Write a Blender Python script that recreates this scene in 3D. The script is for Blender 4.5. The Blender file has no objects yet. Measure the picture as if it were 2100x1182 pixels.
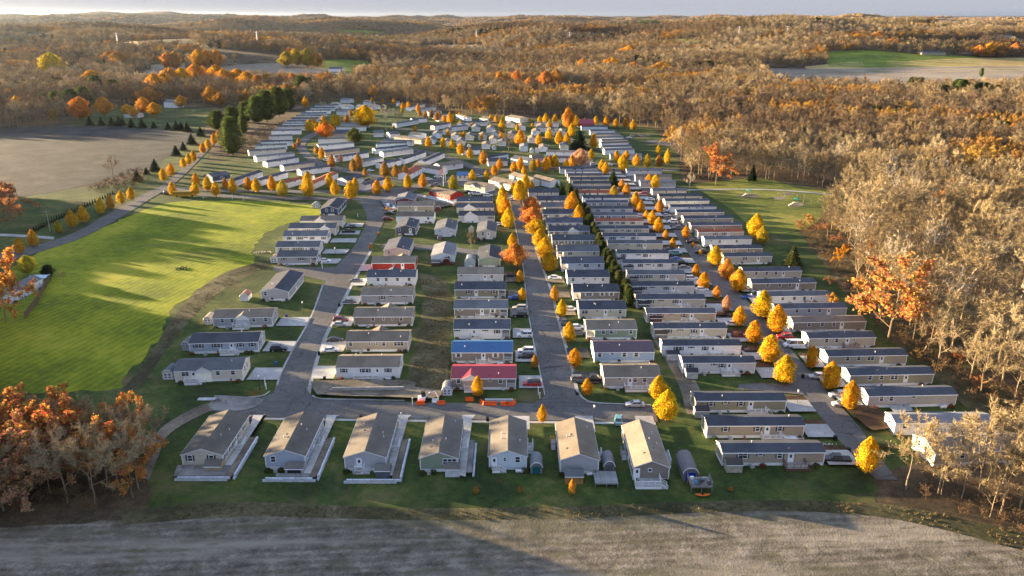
import bpy, bmesh, math, random
import numpy as np
from mathutils import Vector, Matrix

# ---------------------------------------------------------------- camera, sky, sun, exposure
scene = bpy.context.scene
COL = scene.collection
PI = math.pi
F_PX, CX, CY, CAM_H = 1640.0, 1050.0, 591.0, 90.0
PITCH = math.atan((CY - 30.0) / F_PX)
CP, SP = math.cos(PITCH), math.sin(PITCH)
cam_d = bpy.data.cameras.new('camera')
cam = bpy.data.objects.new('camera', cam_d)
COL.objects.link(cam)
cam.location = (0, 0, CAM_H)
cam.rotation_euler = (PI / 2 - PITCH, 0, 0)
cam_d.sensor_width = 36.0
cam_d.lens = 36.0 * F_PX / 2100.0
cam_d.clip_start = 1.0
cam_d.clip_end = 90000.0
scene.camera = cam

SUN_ELEV = math.radians(6.8)
SUN_AZ = math.radians(25.0)          # light travels +x and slightly towards the camera
LDIR = Vector((math.cos(SUN_AZ) * math.cos(SUN_ELEV), -math.sin(SUN_AZ) * math.cos(SUN_ELEV), -math.sin(SUN_ELEV)))
world = bpy.data.worlds.new('World')
scene.world = world
world.use_nodes = True
wn, wl = world.node_tree.nodes, world.node_tree.links
wn.clear()
w_out = wn.new('ShaderNodeOutputWorld')
w_bg = wn.new('ShaderNodeBackground')
w_sky = wn.new('ShaderNodeTexSky')
w_sky.sky_type = 'NISHITA'
w_sky.sun_disc = False
w_sky.sun_elevation = SUN_ELEV
w_sky.sun_rotation = math.atan2(-LDIR.x, -LDIR.y)   # towards the sun, clockwise from +y
w_sky.altitude = 300
w_sky.air_density = 1.0
w_sky.dust_density = 0.8
w_sky.ozone_density = 1.5
w_bg.inputs['Strength'].default_value = 0.086
# thin high cloud over the clear sky, streaked along the horizon
w_tc = wn.new('ShaderNodeTexCoord'); w_mp = wn.new('ShaderNodeMapping'); w_mp.inputs['Scale'].default_value = (1.2, 1.2, 16)
w_ns = wn.new('ShaderNodeTexNoise'); w_ns.inputs['Scale'].default_value = 1.6; w_ns.inputs['Detail'].default_value = 5; w_ns.inputs['Roughness'].default_value = 0.55
w_mr = wn.new('ShaderNodeMapRange'); w_mr.inputs[1].default_value = 0.3; w_mr.inputs[2].default_value = 0.7; w_mr.inputs[3].default_value = 0.99; w_mr.inputs[4].default_value = 1.0
w_mx = wn.new('ShaderNodeMix'); w_mx.data_type = 'RGBA'
w_sx = wn.new('ShaderNodeSeparateXYZ'); w_cr = wn.new('ShaderNodeValToRGB')
w_cr.color_ramp.elements[0].position = 0.0; w_cr.color_ramp.elements[0].color = (0.80, 0.83, 0.95, 1)
w_cr.color_ramp.elements[1].position = 0.55; w_cr.color_ramp.elements[1].color = (0.98, 1.25, 1.85, 1)
wl.new(w_tc.outputs['Generated'], w_sx.inputs[0]); wl.new(w_sx.outputs['Z'], w_cr.inputs[0]); wl.new(w_cr.outputs[0], w_mx.inputs[7])
wl.new(w_tc.outputs['Generated'], w_mp.inputs[0]); wl.new(w_mp.outputs[0], w_ns.inputs['Vector']); wl.new(w_ns.outputs['Fac'], w_mr.inputs[0])
wl.new(w_mr.outputs[0], w_mx.inputs[0]); wl.new(w_sky.outputs[0], w_mx.inputs[6]); wl.new(w_mx.outputs[2], w_bg.inputs[0])
wl.new(w_bg.outputs[0], w_out.inputs[0])
sun_d = bpy.data.lights.new('sun', 'SUN')
sun = bpy.data.objects.new('sun', sun_d)
COL.objects.link(sun)
sun_d.energy = 5.0
sun_d.angle = math.radians(0.6)
sun_d.color = (1.0, 0.74, 0.43)
sun.rotation_euler = LDIR.to_track_quat('-Z', 'Y').to_euler()
scene.view_settings.view_transform = 'Standard'
scene.view_settings.look = 'None'
scene.view_settings.gamma = 1.0
scene.view_settings.exposure = 2.9
scene.view_settings.use_curve_mapping = False
scene.cycles.max_bounces = 5
scene.cycles.diffuse_bounces = 2
scene.cycles.glossy_bounces = 2
scene.cycles.transmission_bounces = 2
scene.cycles.volume_bounces = 0
scene.cycles.caustics_reflective = False
scene.cycles.caustics_refractive = False
scene.cycles.use_denoising = True
scene.render.threads_mode = 'AUTO'

# ---------------------------------------------------------------- geometry of the ground
def _s(a, b):
    return np.sin(a) * np.cos(b)

def ss(t):
    t = np.clip(t, 0, 1)
    return t * t * (3 - 2 * t)

def terr(x, y):
    """height of the land: the park lies level, hills roll beyond it"""
    x = np.asarray(x, float)
    y = np.asarray(y, float)
    d = np.maximum(np.maximum(y - 930.0, np.abs(x) - 900.0), -y - 250.0)
    r = ss(d / 1100.0)
    a = x / 310.0
    b = y / 290.0
    n = (0.9 * np.sin(a + 1.3 * np.sin(b * 0.7 + 0.4)) + 0.8 * np.sin(b * 0.9 + 1.1 * np.sin(a * 0.8) + 1.0)
         + 0.45 * np.sin(1.9 * a - 1.3 * b + 0.5) + 0.35 * np.sin(2.3 * b + 1.6 * a + 2.0)
         + 0.22 * np.sin(3.9 * a + 0.9 * b) + 0.18 * np.sin(4.4 * b - 2.2 * a + 1.0))
    calm = 1 - .85 * np.exp(-((y - 1500) / 420.0) ** 2) * np.exp(-((x + 430) / 420.0) ** 2)
    h = r * (6.0 + (16.0 + 8.0 * ss((y - 1500) / 1500.0)) * n * calm)
    # the dark valley behind the last homes
    h = h - 10 * r * np.exp(-((y - 1250) / 160.0) ** 2)
    # higher land in the distance
    far = ss((y - 2600) / 5000.0)
    A, B = x / 1500.0, y / 1300.0
    m = np.sin(A + 1.2 * np.sin(B) + 0.6) + 0.8 * np.sin(1.7 * B - 0.8 * A + 2.0) + 0.5 * np.sin(2.7 * A + 1.1 * B)
    h = h + far * (4 + 7 * m)
    # ridges on the skyline
    h = h + 62 * np.exp(-((y - 9000 - 0.1 * x) / 1500.0) ** 2) * ss((-x - 900) / 2600.0)
    h = h + 20 * np.exp(-((y - 5200) / 700.0) ** 2) * np.exp(-((x + 500) / 700.0) ** 2)
    h = h + 10 * np.exp(-((y - 6500) / 900.0) ** 2) * np.exp(-((x - 2600) / 2300.0) ** 2)
    # hill with the stubble field behind the left-hand wood
    h = h + 34 * np.exp(-((y - 1760) / 330.0) ** 2) * np.exp(-((x + 600) / 420.0) ** 2)
    h = h + 36 * np.exp(-((y - 2150) / 480.0) ** 2) * np.exp(-((x - 1150) / 620.0) ** 2)
    h = h + 26 * np.exp(-((y - 2300) / 300.0) ** 2) * np.exp(-((x - 250) / 420.0) ** 2)
    return h

def ray(px, py):
    u, v = px - CX, py - CY
    return Vector((u, F_PX * CP - v * SP, -(F_PX * SP + v * CP)))

def at(px, py):
    d = ray(px, py)
    if d.z < -1e-6:
        t = CAM_H / -d.z
        if d.y * t < 900 and abs(d.x * t) < 880:
            return Vector((d.x * t, d.y * t, 0))
    D = 700 * 1.004 ** np.arange(900)
    X, Z = D * d.x / d.y, CAM_H + D * d.z / d.y
    T = terr(X, D)
    k = np.argmax(T >= Z)
    if not (T >= Z).any():
        k = len(D) - 1
    return Vector((X[k], D[k], float(T[k])))

def g2(px, py):
    p = at(px, py)
    return (p.x, p.y)

def to_px(x, y, z=0.0):
    """photo pixel of a point (vectorised)"""
    dz = z - CAM_H
    depth = y * CP - dz * SP
    depth = np.where(depth < 1, 1, depth)
    return CX + F_PX * x / depth, CY - F_PX * (y * SP + dz * CP) / depth

def px_per_m(y):
    return F_PX / math.hypot(y, CAM_H)

def in_poly(x, y, poly):
    x = np.asarray(x); y = np.asarray(y)
    c = np.zeros(x.shape, bool)
    n = len(poly)
    for i in range(n):
        x0, y0 = poly[i]; x1, y1 = poly[(i + 1) % n]
        if y0 == y1:
            continue
        m = ((y0 > y) != (y1 > y)) & (x < (x1 - x0) * (y - y0) / (y1 - y0) + x0)
        c ^= m
    return c

# ---------------------------------------------------------------- materials
MATS = {}
def new_mat(name):
    m = bpy.data.materials.new(name)
    m.use_nodes = True
    nt = m.node_tree
    nt.nodes.clear()
    out = nt.nodes.new('ShaderNodeOutputMaterial')
    b = nt.nodes.new('ShaderNodeBsdfPrincipled')
    nt.links.new(b.outputs[0], out.inputs[0])
    MATS[name] = m
    return m, nt, b, out

def N(nt, t, **kw):
    n = nt.nodes.new(t)
    for k, v in kw.items():
        if k in n.inputs:
            n.inputs[k].default_value = v
        else:
            setattr(n, k, v)
    return n

def ramp(nt, fac, stops):
    r = nt.nodes.new('ShaderNodeValToRGB')
    e = r.color_ramp.elements
    while len(e) < len(stops):
        e.new(0.5)
    for el, (p, c) in zip(e, stops):
        el.position = p
        el.color = (*c, 1)
    nt.links.new(fac, r.inputs[0])
    return r.outputs[0]

def coords(nt, scale=(1, 1, 1), rot=(0, 0, 0), obj=True):
    tc = nt.nodes.new('ShaderNodeTexCoord')
    mp = nt.nodes.new('ShaderNodeMapping')
    mp.inputs['Scale'].default_value = scale
    mp.inputs['Rotation'].default_value = rot
    nt.links.new(tc.outputs['Object'], mp.inputs[0])
    return mp.outputs[0]

def noise(nt, vec, scale, detail=4, rough=0.55, dist=0.0):
    n = N(nt, 'ShaderNodeTexNoise')
    n.inputs['Scale'].default_value = scale
    n.inputs['Detail'].default_value = detail
    n.inputs['Roughness'].default_value = rough
    n.inputs['Distortion'].default_value = dist
    nt.links.new(vec, n.inputs['Vector'])
    return n.outputs['Fac']

def mix(nt, fac, a, b, mode='MIX'):
    m = nt.nodes.new('ShaderNodeMix')
    m.data_type = 'RGBA'
    m.blend_type = mode
    for sock, val in ((m.inputs[0], fac), (m.inputs[6], a), (m.inputs[7], b)):
        if hasattr(val, 'is_output'):
            nt.links.new(val, sock)
        elif isinstance(val, (int, float)):
            sock.default_value = val
        else:
            sock.default_value = (*val, 1)
    return m.outputs[2]

def bump(nt, b, h, strength=0.4, dist=0.05):
    n = nt.nodes.new('ShaderNodeBump')
    n.inputs['Strength'].default_value = strength
    n.inputs['Distance'].default_value = dist
    nt.links.new(h, n.inputs['Height'])
    nt.links.new(n.outputs[0], b.inputs['Normal'])

def ground_mat(name, stops, s1=0.05, s2=0.7, s3=6.0, rough=0.95, patches=None, stripes=None, bands=None, bstr=0.5):
    """mottled ground: three scales of noise through a ramp, optional patches of another colour"""
    m, nt, b, out = new_mat(name)
    v = coords(nt)
    n1 = noise(nt, v, s1, 5, 0.6, 0.3)
    n2 = noise(nt, v, s2, 4, 0.65)
    n3 = noise(nt, v, s3, 2, 0.7)
    a1 = N(nt, 'ShaderNodeMath', operation='MULTIPLY_ADD')
    nt.links.new(n2, a1.inputs[0]); a1.inputs[1].default_value = 0.5; nt.links.new(n1, a1.inputs[2])
    a2 = N(nt, 'ShaderNodeMath', operation='MULTIPLY_ADD')
    nt.links.new(n3, a2.inputs[0]); a2.inputs[1].default_value = 0.45; nt.links.new(a1.outputs[0], a2.inputs[2])
    a3 = N(nt, 'ShaderNodeMath', operation='MULTIPLY_ADD')
    nt.links.new(a2.outputs[0], a3.inputs[0]); a3.inputs[1].default_value = 2.7; a3.inputs[2].default_value = -2.13
    fac = a3.outputs[0]
    if stripes:
        ang, wl_, amt = stripes
        w = N(nt, 'ShaderNodeTexWave', wave_type='BANDS', bands_direction='X')
        nt.links.new(coords(nt, (1, 1, 1), (0, 0, ang)), w.inputs['Vector'])
        w.inputs['Scale'].default_value = 0.314 / wl_ * 1.0
        w.inputs['Distortion'].default_value = 2.2
        w.inputs['Detail'].default_value = 3
        w.inputs['Detail Scale'].default_value = 0.12
        a4 = N(nt, 'ShaderNodeMath', operation='MULTIPLY_ADD')
        nt.links.new(w.outputs['Fac'], a4.inputs[0]); a4.inputs[1].default_value = amt
        a5 = N(nt, 'ShaderNodeMath', operation='SUBTRACT')
        nt.links.new(fac, a5.inputs[0]); a5.inputs[1].default_value = amt * 0.5
        nt.links.new(a5.outputs[0], a4.inputs[2])
        fac = a4.outputs[0]
    col = ramp(nt, fac, stops)
    for (pc, sc, lo, hi, stretch) in (patches or ()):
        n = noise(nt, coords(nt, stretch), sc, 5, 0.6, 0.6)
        mr = N(nt, 'ShaderNodeMapRange')
        nt.links.new(n, mr.inputs[0])
        mr.inputs[1].default_value = lo; mr.inputs[2].default_value = hi
        col = mix(nt, mr.outputs[0], col, pc)
    nt.links.new(col, b.inputs['Base Color'])
    b.inputs['Roughness'].default_value = rough
    b.inputs['Specular IOR Level'].default_value = 0.15
    bump(nt, b, a2.outputs[0], bstr, 0.12)
    return m

G = ground_mat
G('lawn_grass', [(0.0, (0.020, 0.032, 0.010)), (0.45, (0.038, 0.060, 0.014)), (0.75, (0.060, 0.082, 0.018)), (1.0, (0.11, 0.105, 0.035))],
  0.06, 0.5, 3, patches=[((0.12, 0.095, 0.045), 0.045, 0.56, 0.72, (1, 1, 1)), ((0.13, 0.06, 0.012), 0.16, 0.62, 0.74, (1, 1, 1))])
G('mown_field_grass', [(0.0, (0.085, 0.11, 0.008)), (0.45, (0.165, 0.195, 0.010)), (0.75, (0.235, 0.25, 0.014)), (1.0, (0.30, 0.27, 0.03))],
  0.03, 0.3, 4, patches=[((0.16, 0.14, 0.045), 0.02, 0.60, 0.75, (1, 1, 1))], stripes=(math.radians(14.5), 2.4, 0.24))
G('woodland_floor', [(0.0, (0.028, 0.022, 0.014)), (0.5, (0.075, 0.055, 0.032)), (0.8, (0.13, 0.09, 0.05)), (1.0, (0.18, 0.12, 0.06))],
  0.03, 0.4, 3, patches=[((0.05, 0.062, 0.02), 0.012, 0.58, 0.70, (1, 1, 1))])
G('stubble_soil', [(0.0, (0.070, 0.060, 0.044)), (0.40, (0.120, 0.103, 0.080)), (0.7, (0.155, 0.134, 0.105)), (1.0, (0.23, 0.20, 0.16))],
  0.25, 1.1, 2.6, stripes=(math.radians(86), 1.9, 0.30), patches=[((0.082, 0.080, 0.048), 0.05, 0.52, 0.66, (0.16, 1.5, 1)), ((0.235, 0.205, 0.16), 0.07, 0.52, 0.66, (0.13, 1.6, 1)), ((0.10, 0.095, 0.055), 0.4, 0.55, 0.70, (0.4, 1.2, 1))], bstr=1.0)
G('shaded_field_soil', [(0.0, (0.012, 0.015, 0.016)), (0.40, (0.022, 0.026, 0.028)), (0.7, (0.036, 0.039, 0.040)), (1.0, (0.062, 0.062, 0.058))],
  0.05, 0.4, 1.2, stripes=(math.radians(20), 5.0, 0.5), patches=[((0.085, 0.077, 0.055), 0.02, 0.58, 0.72, (1, 1, 1))], bstr=1.0)  # very dark: tree shade over this field is put into the soil colour
G('play_grass', [(0.0, (0.06, 0.075, 0.016)), (0.45, (0.11, 0.125, 0.02)), (0.75, (0.16, 0.165, 0.03)), (1.0, (0.22, 0.19, 0.05))], 0.03, 0.3, 2)
G('tan_stubble', [(0.0, (0.16, 0.13, 0.095)), (0.5, (0.22, 0.185, 0.14)), (1.0, (0.30, 0.26, 0.20))],
  0.01, 0.2, 2, stripes=(math.radians(68), 3.2, 0.35), patches=[((0.12, 0.12, 0.05), 0.012, 0.6, 0.72, (1, 1, 1))])
G('gold_stubble', [(0.0, (0.26, 0.19, 0.07)), (0.5, (0.36, 0.27, 0.10)), (1.0, (0.46, 0.36, 0.15))], 0.01, 0.1, 1)
G('winter_wheat', [(0.0, (0.07, 0.10, 0.012)), (0.5, (0.13, 0.17, 0.02)), (1.0, (0.20, 0.24, 0.03))], 0.01, 0.1, 1)
G('rough_grass', [(0.0, (0.030, 0.030, 0.014)), (0.45, (0.058, 0.055, 0.026)), (0.75, (0.10, 0.088, 0.045)), (1.0, (0.15, 0.125, 0.07))],
  0.05, 0.8, 6, patches=[((0.035, 0.028, 0.018), 0.08, 0.55, 0.70, (1, 1, 1))], bstr=1.0)
G('dirt', [(0.0, (0.085, 0.07, 0.052)), (0.5, (0.145, 0.12, 0.09)), (1.0, (0.23, 0.20, 0.15))], 0.1, 0.9, 6)
G('gravel_grey', [(0.0, (0.12, 0.115, 0.11)), (0.5, (0.19, 0.18, 0.17)), (1.0, (0.28, 0.265, 0.25))], 0.2, 2.0, 12, bstr=0.8)
_m = G('asphalt', [(0.0, (0.082, 0.079, 0.077)), (0.45, (0.105, 0.101, 0.098)), (0.8, (0.125, 0.120, 0.116)), (1.0, (0.155, 0.15, 0.143))],
  0.06, 0.6, 2.5, rough=0.85, patches=[((0.062, 0.060, 0.060), 0.22, 0.64, 0.67, (0.22, 1, 1)), ((0.17, 0.16, 0.14), 0.09, 0.62, 0.80, (1, 1, 1)), ((0.07, 0.068, 0.066), 0.5, 0.66, 0.72, (1, 1, 1))], bstr=0.3)
_nt = _m.node_tree; _b = [n for n in _nt.nodes if n.type == 'BSDF_PRINCIPLED'][0]
_v = N(_nt, 'ShaderNodeTexVoronoi', feature='DISTANCE_TO_EDGE'); _v.inputs['Scale'].default_value = 0.16; _v.inputs['Randomness'].default_value = 1.0
_wn = N(_nt, 'ShaderNodeTexNoise'); _wn.inputs['Scale'].default_value = 0.5; _wn.inputs['Detail'].default_value = 4
_va = N(_nt, 'ShaderNodeVectorMath', operation='MULTIPLY_ADD'); _va.inputs[1].default_value = (2.5, 2.5, 0)
_nt.links.new(coords(_nt), _wn.inputs['Vector']); _nt.links.new(_wn.outputs['Color'], _va.inputs[0]); _nt.links.new(coords(_nt), _va.inputs[2]); _nt.links.new(_va.outputs[0], _v.inputs['Vector'])
_lt = N(_nt, 'ShaderNodeMath', operation='LESS_THAN'); _lt.inputs[1].default_value = 0.010; _nt.links.new(_v.outputs['Distance'], _lt.inputs[0])
_sc = N(_nt, 'ShaderNodeMath', operation='MULTIPLY'); _sc.inputs[1].default_value = 0.6; _nt.links.new(_lt.outputs[0], _sc.inputs[0])
_nt.links.new(mix(_nt, _sc.outputs[0], _b.inputs['Base Color'].links[0].from_socket, (0.03, 0.03, 0.03)), _b.inputs['Base Color'])
G('asphalt_dark', [(0.0, (0.030, 0.030, 0.031)), (0.5, (0.045, 0.044, 0.043)), (1.0, (0.07, 0.068, 0.065))], 0.06, 0.6, 9, rough=0.85, bstr=0.3)
G('concrete', [(0.0, (0.25, 0.245, 0.235)), (0.45, (0.33, 0.325, 0.31)), (0.8, (0.39, 0.385, 0.37)), (1.0, (0.46, 0.45, 0.43))],
  0.12, 0.9, 6, rough=0.85, patches=[((0.26, 0.25, 0.235), 0.3, 0.60, 0.74, (1, 1, 1))], bstr=0.2)
G('mulch', [(0.0, (0.035, 0.020, 0.012)), (0.5, (0.07, 0.04, 0.022)), (1.0, (0.12, 0.07, 0.035))], 0.2, 2.0, 12, bstr=0.8)

def tinted(name, rough=0.6, spec=0.3, mott=0.25, scale=0.6, wave=None, bstr=0.5, streak=False, metal=0.0):
    """colour from the object, mottled by wear; optional ribs (siding, shingle courses, metal ribs)"""
    m, nt, b, out = new_mat(name)
    oi = N(nt, 'ShaderNodeObjectInfo')
    v = coords(nt, (1, 1, 1))
    n1 = noise(nt, coords(nt, (1, 1, 0.35) if streak else (1, 1, 1)), scale, 5, 0.65, 0.2)
    n2 = noise(nt, v, scale * 14, 2, 0.7)
    mr = N(nt, 'ShaderNodeMapRange')
    nt.links.new(n1, mr.inputs[0])
    mr.inputs[1].default_value = 0.3; mr.inputs[2].default_value = 0.7
    mr.inputs[3].default_value = 1 - mott; mr.inputs[4].default_value = 1 + mott * 0.7
    mr2 = N(nt, 'ShaderNodeMapRange')
    nt.links.new(n2, mr2.inputs[0])
    mr2.inputs[1].default_value = 0.3; mr2.inputs[2].default_value = 0.7
    mr2.inputs[3].default_value = 1 - mott * 0.6; mr2.inputs[4].default_value = 1 + mott * 0.6
    mu = N(nt, 'ShaderNodeMath', operation='MULTIPLY')
    nt.links.new(mr.outputs[0], mu.inputs[0]); nt.links.new(mr2.outputs[0], mu.inputs[1])
    vm = N(nt, 'ShaderNodeVectorMath', operation='SCALE')
    nt.links.new(oi.outputs['Color'], vm.inputs[0]); nt.links.new(mu.outputs[0], vm.inputs['Scale'])
    nt.links.new(vm.outputs[0], b.inputs['Base Color'])
    b.inputs['Roughness'].default_value = rough
    b.inputs['Specular IOR Level'].default_value = spec
    b.inputs['Metallic'].default_value = metal
    if wave:
        ax, wl_ = wave
        w = N(nt, 'ShaderNodeTexWave', wave_type='BANDS', bands_direction=ax, wave_profile='SAW')
        nt.links.new(v, w.inputs['Vector'])
        w.inputs['Scale'].default_value = 0.314 / wl_
        bump(nt, b, w.outputs['Fac'], bstr, 0.03)
    else:
        bump(nt, b, n2, bstr * 0.5, 0.01)
    return m
tinted('siding', 0.55, 0.3, 0.07, 0.35, ('Z', 0.16), 0.6, streak=True)
tinted('shingles', 0.9, 0.06, 0.22, 0.22, None, 0.8)
tinted('metal_roof', 0.4, 0.5, 0.10, 0.3, ('X', 0.45), 0.8)
tinted('plain', 0.55, 0.3, 0.08, 0.8)
tinted('wood_boards', 0.8, 0.2, 0.28, 0.9, ('X', 0.14), 0.7)
tinted('car_paint', 0.28, 0.6, 0.03, 0.5, None, 0.0)
tinted('stone_block', 0.85, 0.2, 0.20, 1.2, None, 1.2)
tinted('bark', 0.9, 0.1, 0.25, 0.8, None, 0.8)

def leafy(name, trans=0.35, hue=0.15):
    m, nt, b, out = new_mat(name)
    nt.nodes.remove(b)
    oi = N(nt, 'ShaderNodeObjectInfo')
    geo = N(nt, 'ShaderNodeNewGeometry')
    v = coords(nt)
    n1 = noise(nt, v, 0.55, 3, 0.6)
    hs = N(nt, 'ShaderNodeHueSaturation')
    a = N(nt, 'ShaderNodeMapRange')
    nt.links.new(geo.outputs['Random Per Island'], a.inputs[0])
    a.inputs[3].default_value = 0.5 - hue * 0.45; a.inputs[4].default_value = 0.5 + hue * 0.28
    vv = N(nt, 'ShaderNodeMapRange')
    nt.links.new(n1, vv.inputs[0])
    vv.inputs[1].default_value = 0.3; vv.inputs[2].default_value = 0.7
    vv.inputs[3].default_value = 0.6; vv.inputs[4].default_value = 1.3
    nt.links.new(a.outputs[0], hs.inputs['Hue'])
    nt.links.new(vv.outputs[0], hs.inputs['Value'])
    nt.links.new(oi.outputs['Color'], hs.inputs['Color'])
    d = N(nt, 'ShaderNodeBsdfDiffuse')
    t = N(nt, 'ShaderNodeBsdfTranslucent')
    nt.links.new(hs.outputs[0], d.inputs[0]); nt.links.new(hs.outputs[0], t.inputs[0])
    ms = N(nt, 'ShaderNodeMixShader')
    ms.inputs[0].default_value = trans
    nt.links.new(d.outputs[0], ms.inputs[1]); nt.links.new(t.outputs[0], ms.inputs[2])
    nt.links.new(ms.outputs[0], out.inputs[0])
    return m
leafy('leaves')

def varied(name, cols, trans=0.0, scale=None):
    """colour varies from plant to plant (instances of a wood)"""
    m, nt, b, out = new_mat(name)
    nt.nodes.remove(b)
    oi = N(nt, 'ShaderNodeObjectInfo')
    geo = N(nt, 'ShaderNodeNewGeometry')
    n = len(cols)
    c = ramp(nt, oi.outputs['Random'], [(i / (n - 1), k) for i, k in enumerate(cols)])
    hs = N(nt, 'ShaderNodeHueSaturation')
    a = N(nt, 'ShaderNodeMapRange')
    nt.links.new(geo.outputs['Random Per Island'], a.inputs[0])
    a.inputs[3].default_value = 0.65; a.inputs[4].default_value = 1.3
    nt.links.new(a.outputs[0], hs.inputs['Value'])
    nt.links.new(c, hs.inputs['Color'])
    d = N(nt, 'ShaderNodeBsdfDiffuse')
    nt.links.new(hs.outputs[0], d.inputs[0])
    last = d.outputs[0]
    if trans:
        t = N(nt, 'ShaderNodeBsdfTranslucent')
        nt.links.new(hs.outputs[0], t.inputs[0])
        ms = N(nt, 'ShaderNodeMixShader')
        ms.inputs[0].default_value = trans
        nt.links.new(d.outputs[0], ms.inputs[1]); nt.links.new(t.outputs[0], ms.inputs[2])
        last = ms.outputs[0]
    nt.links.new(last, out.inputs[0])
    return m
varied('twigs', [(0.25, 0.19, 0.11), (0.33, 0.26, 0.15), (0.21, 0.16, 0.10), (0.38, 0.31, 0.19), (0.29, 0.215, 0.11), (0.35, 0.28, 0.16)])
varied('twigs_dark', [(0.20, 0.14, 0.09), (0.25, 0.175, 0.10), (0.16, 0.12, 0.085), (0.22, 0.17, 0.12)])
varied('twigs_pale', [(0.42, 0.34, 0.22), (0.48, 0.40, 0.27), (0.40, 0.30, 0.16)])
varied('trunk_bark', [(0.20, 0.155, 0.10), (0.26, 0.21, 0.145), (0.17, 0.13, 0.085)])
varied('pale_bark', [(0.42, 0.36, 0.27), (0.48, 0.42, 0.33)])
varied('far_canopy_dark', [(0.15, 0.11, 0.075), (0.19, 0.13, 0.08), (0.13, 0.105, 0.08)])
varied('rust_leaves', [(0.40, 0.22, 0.07), (0.46, 0.27, 0.07), (0.36, 0.18, 0.05), (0.50, 0.33, 0.08), (0.36, 0.23, 0.10)], 0.3)
varied('gold_leaves', [(0.50, 0.28, 0.025), (0.58, 0.36, 0.03), (0.46, 0.22, 0.03)], 0.3)
varied('conifer_needles', [(0.045, 0.075, 0.022), (0.065, 0.10, 0.025), (0.085, 0.12, 0.03)], 0.1)
varied('far_canopy', [(0.30, 0.225, 0.13), (0.37, 0.28, 0.15), (0.25, 0.19, 0.13), (0.42, 0.27, 0.11), (0.33, 0.245, 0.14)])
varied('dry_weeds', [(0.15, 0.115, 0.06), (0.22, 0.17, 0.09), (0.12, 0.10, 0.05), (0.19, 0.12, 0.06)])
varied('brown_brush', [(0.12, 0.075, 0.045), (0.17, 0.11, 0.06), (0.09, 0.06, 0.04), (0.20, 0.12, 0.05)])

m, nt, b, out = new_mat('window_glass')
b.inputs['Base Color'].default_value = (0.03, 0.035, 0.045, 1)
b.inputs['Roughness'].default_value = 0.12
b.inputs['Specular IOR Level'].default_value = 0.6

# ---------------------------------------------------------------- object helpers
def mesh_of(name, verts, faces, mats=('plain',), midx=None, smooth=False):
    me = bpy.data.meshes.new(name)
    me.from_pydata([tuple(v) for v in verts], [], faces)
    for mt in mats:
        me.materials.append(MATS[mt])
    if midx is not None:
        me.polygons.foreach_set('material_index', np.asarray(midx, dtype=np.int32))
    if smooth:
        me.polygons.foreach_set('use_smooth', np.ones(len(faces), dtype=bool))
    me.update()
    return me

class MB:
    """collects boxes, bars and faces for one mesh"""
    def __init__(s):
        s.v = []; s.f = []; s.m = []
    def face(s, pts, mi=0):
        n = len(s.v)
        s.v += [tuple(p) for p in pts]
        s.f.append(tuple(range(n, n + len(pts)))); s.m.append(mi)
        return s
    def box(s, x0, x1, y0, y1, z0, z1, mi=0):
        n = len(s.v)
        s.v += [(x0, y0, z0), (x1, y0, z0), (x1, y1, z0), (x0, y1, z0), (x0, y0, z1), (x1, y0, z1), (x1, y1, z1), (x0, y1, z1)]
        s.f += [tuple(n + i for i in q) for q in ((3, 2, 1, 0), (4, 5, 6, 7), (0, 1, 5, 4), (1, 2, 6, 5), (2, 3, 7, 6), (3, 0, 4, 7))]
        s.m += [mi] * 6
        return s
    def bar(s, a, b, r, mi=0, n=4, r2=None):
        a, b = Vector(a), Vector(b)
        r2 = r if r2 is None else r2
        d = (b - a).normalized()
        u = d.orthogonal().normalized(); w = d.cross(u)
        k = len(s.v)
        for p, rr in ((a, r), (b, r2)):
            for i in range(n):
                t = 2 * PI * (i + 0.5) / n
                s.v.append(tuple(p + (u * math.cos(t) + w * math.sin(t)) * rr))
        for i in range(n):
            j = (i + 1) % n
            s.f.append((k + i, k + j, k + n + j, k + n + i)); s.m.append(mi)
        s.f.append(tuple(k + i for i in reversed(range(n)))); s.m.append(mi)
        s.f.append(tuple(k + n + i for i in range(n))); s.m.append(mi)
        return s
    def prism(s, prof, x0, x1, axis='x', mi=0):
        """profile of (a, z) points pushed along an axis"""
        n = len(prof); k = len(s.v)
        for t in (x0, x1):
            for a, z in prof:
                s.v.append((t, a, z) if axis == 'x' else (a, t, z))
        for i in range(n):
            j = (i + 1) % n
            s.f.append((k + i, k + j, k + n + j, k + n + i)); s.m.append(mi)
        s.f.append(tuple(k + i for i in reversed(range(n)))); s.m.append(mi)
        s.f.append(tuple(k + n + i for i in range(n))); s.m.append(mi)
        return s
    def mesh(s, name, *mats):
        return mesh_of(name, s.v, s.f, mats or ('plain',), s.m)

def obj(name, me, parent=None, color=None, loc=None, rz=None, scale=None):
    o = bpy.data.objects.new(name, me)
    COL.objects.link(o)
    if parent is not None:
        o.parent = parent
    if color is not None:
        o.color = (*color, 1)
    if loc is not None:
        o.location = loc
    if rz is not None:
        o.rotation_euler = (0, 0, rz)
    if scale is not None:
        o.scale = scale if hasattr(scale, '__len__') else (scale,) * 3
    return o

LABELS = {}
def tag(o, label=None, cat=None, group=None, kind=None):
    if label: o['label'] = label
    if cat: o['category'] = cat
    if group: o['group'] = group
    if kind: o['kind'] = kind
    return o

def thing(name, label, cat, loc=(0, 0, 0), rz=0.0, group=None, scale=None):
    return tag(obj(name, None, None, None, loc, rz, scale), label, cat, group)

def copy_tree(o, parent=None):
    c = o.copy(); COL.objects.link(c)
    c.parent = parent
    for ch in o.children:
        copy_tree(ch, c)
    return c

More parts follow.
